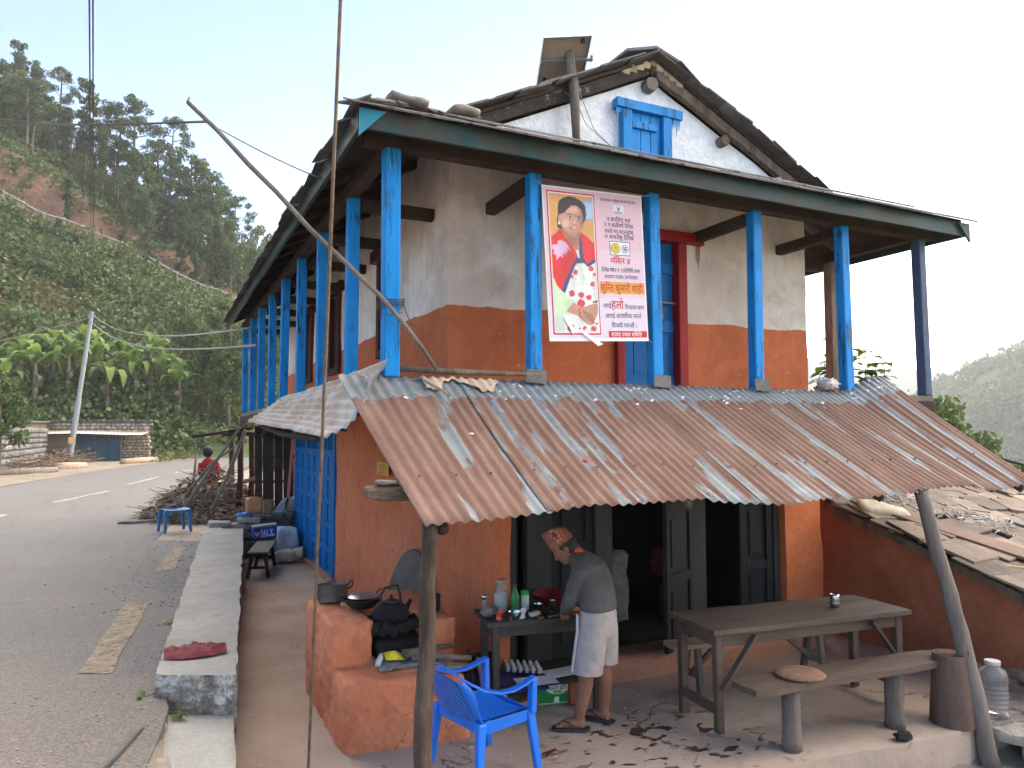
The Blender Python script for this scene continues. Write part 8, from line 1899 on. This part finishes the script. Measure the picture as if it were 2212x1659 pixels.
for i, (px, yt, dist, lab) in enumerate(((2045, 935, 14, 'green bush behind the sloping awning edge'), (2090, 915, 17, 'leafy tree right behind the black pipe'), (2140, 965, 15, 'light green bush by the right edge'), (2195, 1000, 15, 'low bush at the right edge above the shed'), (2010, 840, 20, 'small tree behind the last front post'))):
    d = cam_ray(px, yt); hv = math.hypot(d.x, d.y); p = CAM + d * (dist / hv); zg = ground(p.x, p.y); put_tree('broad', i, p.x, p.y, zg, max(3, p.z - zg), lab, 'bush', 'bushes below the house', .75, 'bush')
# forested ridge and far ridge on the right
def ridge_pt(ang, dist, z): return (CAM.x + math.sin(ang) * dist, CAM.y + math.cos(ang) * dist, z)
def ridge_h1(a):    # angle clockwise from +Y in degrees
    return float(np.interp(a, [20, 40, 50, 54, 57, 60, 70, 90], [4, 6, 14, 24, 42, 54, 80, 95]))
def r1(u, v):
    a = 15 + 80 * u; d = 380 + 340 * v; h = ridge_h1(a); t_ = v / .75
    z = -75 + (h + 75) * math.sin(min(1, t_) * math.pi / 2) - max(0, t_ - 1) * 40 + 5 * fbm(a * .25, v * 5); return ridge_pt(R(a), d, z)
mb = MB(); mb.grid(r1, 120, 30); struct(mb.build('forest_hill', PM('forest_floor', (.03, .05, .018), (.06, .085, .03), .02, .95, .5, .2, .8), smooth=True))
rg2 = np.random.default_rng(77); C = []; Rr = []
for k in range(900):
    a = rg2.uniform(.42, .80); v = rg2.uniform(.15, .80); p = r1(a, v); r_ = rg2.uniform(4, 9); C.append((p[0], p[1], p[2] + r_ * .5)); Rr.append((r_, r_, r_ * .8))
P = clumps(C, Rr, 46, rg2, .5); V, F = leaves(P, rg2.uniform(1.6, 3.4, len(P)), .8, rg=rg2); o = np_mesh('forest_canopy', V, F, BROAD, None, 'stuff'); o['label'] = 'forest covering the hazy hill on the right'
def ridge_h2(a): return float(np.interp(a, [10, 38, 44, 47.5, 51, 53.5, 55, 58, 62, 75, 95], [200, 185, 172, 158, 134, 124, 128, 155, 180, 200, 205]))
def r2(u, v):
    a = 5 + 95 * u; d = 1300 + 400 * v; h = ridge_h2(a); z = -80 + (h + 80) * math.sin(min(1, v / .8) * math.pi / 2) + 6 * fbm(a * .5, v * 4) - max(0, v - .8) * 150; return ridge_pt(R(a), d, z)
mb = MB(); mb.grid(r2, 160, 24); struct(mb.build('far_ridge', PM('far_forest', (.05, .07, .035), (.08, .10, .05), .004, .95, .3, .05, 2), smooth=True))
# ------------------------------------------------------------------ evening haze
mb = MB(); mb.box(-2000, 2000, -2000, 2000, -120, 222); hz = mb.build('haze', None); hz.data.materials.clear()
m = bpy.data.materials.new('haze'); m.use_nodes = True; t = m.node_tree; t.nodes.clear(); out = t.nodes.new('ShaderNodeOutputMaterial'); pv = t.nodes.new('ShaderNodeVolumePrincipled'); pv.inputs['Color'].default_value = (.93, .95, 1, 1); pv.inputs['Density'].default_value = .00045; pv.inputs['Anisotropy'].default_value = .3; t.links.new(pv.outputs[0], out.inputs['Volume']); hz.data.materials.append(m); hz['kind'] = 'stuff'; hz['label'] = 'pale evening haze in the valley'

# thin smoke drifting up from the stove
mb = MB(); mb.lump((.42, .75, 1.28), (.42, .42, .62), 3, .25, 1.5, 2); o = mb.build('smoke', None, smooth=True); o.data.materials.clear()
m = bpy.data.materials.new('smoke'); m.use_nodes = True; t = m.node_tree; t.nodes.clear(); out = t.nodes.new('ShaderNodeOutputMaterial'); pv = t.nodes.new('ShaderNodeVolumePrincipled'); pv.inputs['Color'].default_value = (.9, .93, 1, 1)
v = coords(t, (1, 1, .6)); sp_ = N(t, 'ShaderNodeVectorMath', operation='DISTANCE'); mp = N(t, 'ShaderNodeMapping'); mp.inputs['Location'].default_value = (-1.0, -1.786, -2.065); mp.inputs['Scale'].default_value = (2.38, 2.38, 1.613); L(t, N(t, 'ShaderNodeTexCoord').outputs['Object'], mp.inputs[0]); L(t, mp.outputs[0], sp_.inputs[0]); sp_.inputs[1].default_value = (0, 0, 0)
fall = ramp(t, sp_.outputs['Value'], [(.15, 1), (.85, 0)]); L(t, math_(t, 'MULTIPLY', math_(t, 'MULTIPLY', fall, ramp(t, tex(t, v, 3.2, 4, .6, 1.0), [(.42, 0), (.7, 1)])), .55), pv.inputs['Density']); t.links.new(pv.outputs[0], out.inputs['Volume']); o.data.materials.append(m); o['kind'] = 'stuff'; o['label'] = 'thin grey smoke rising from the mud stove'
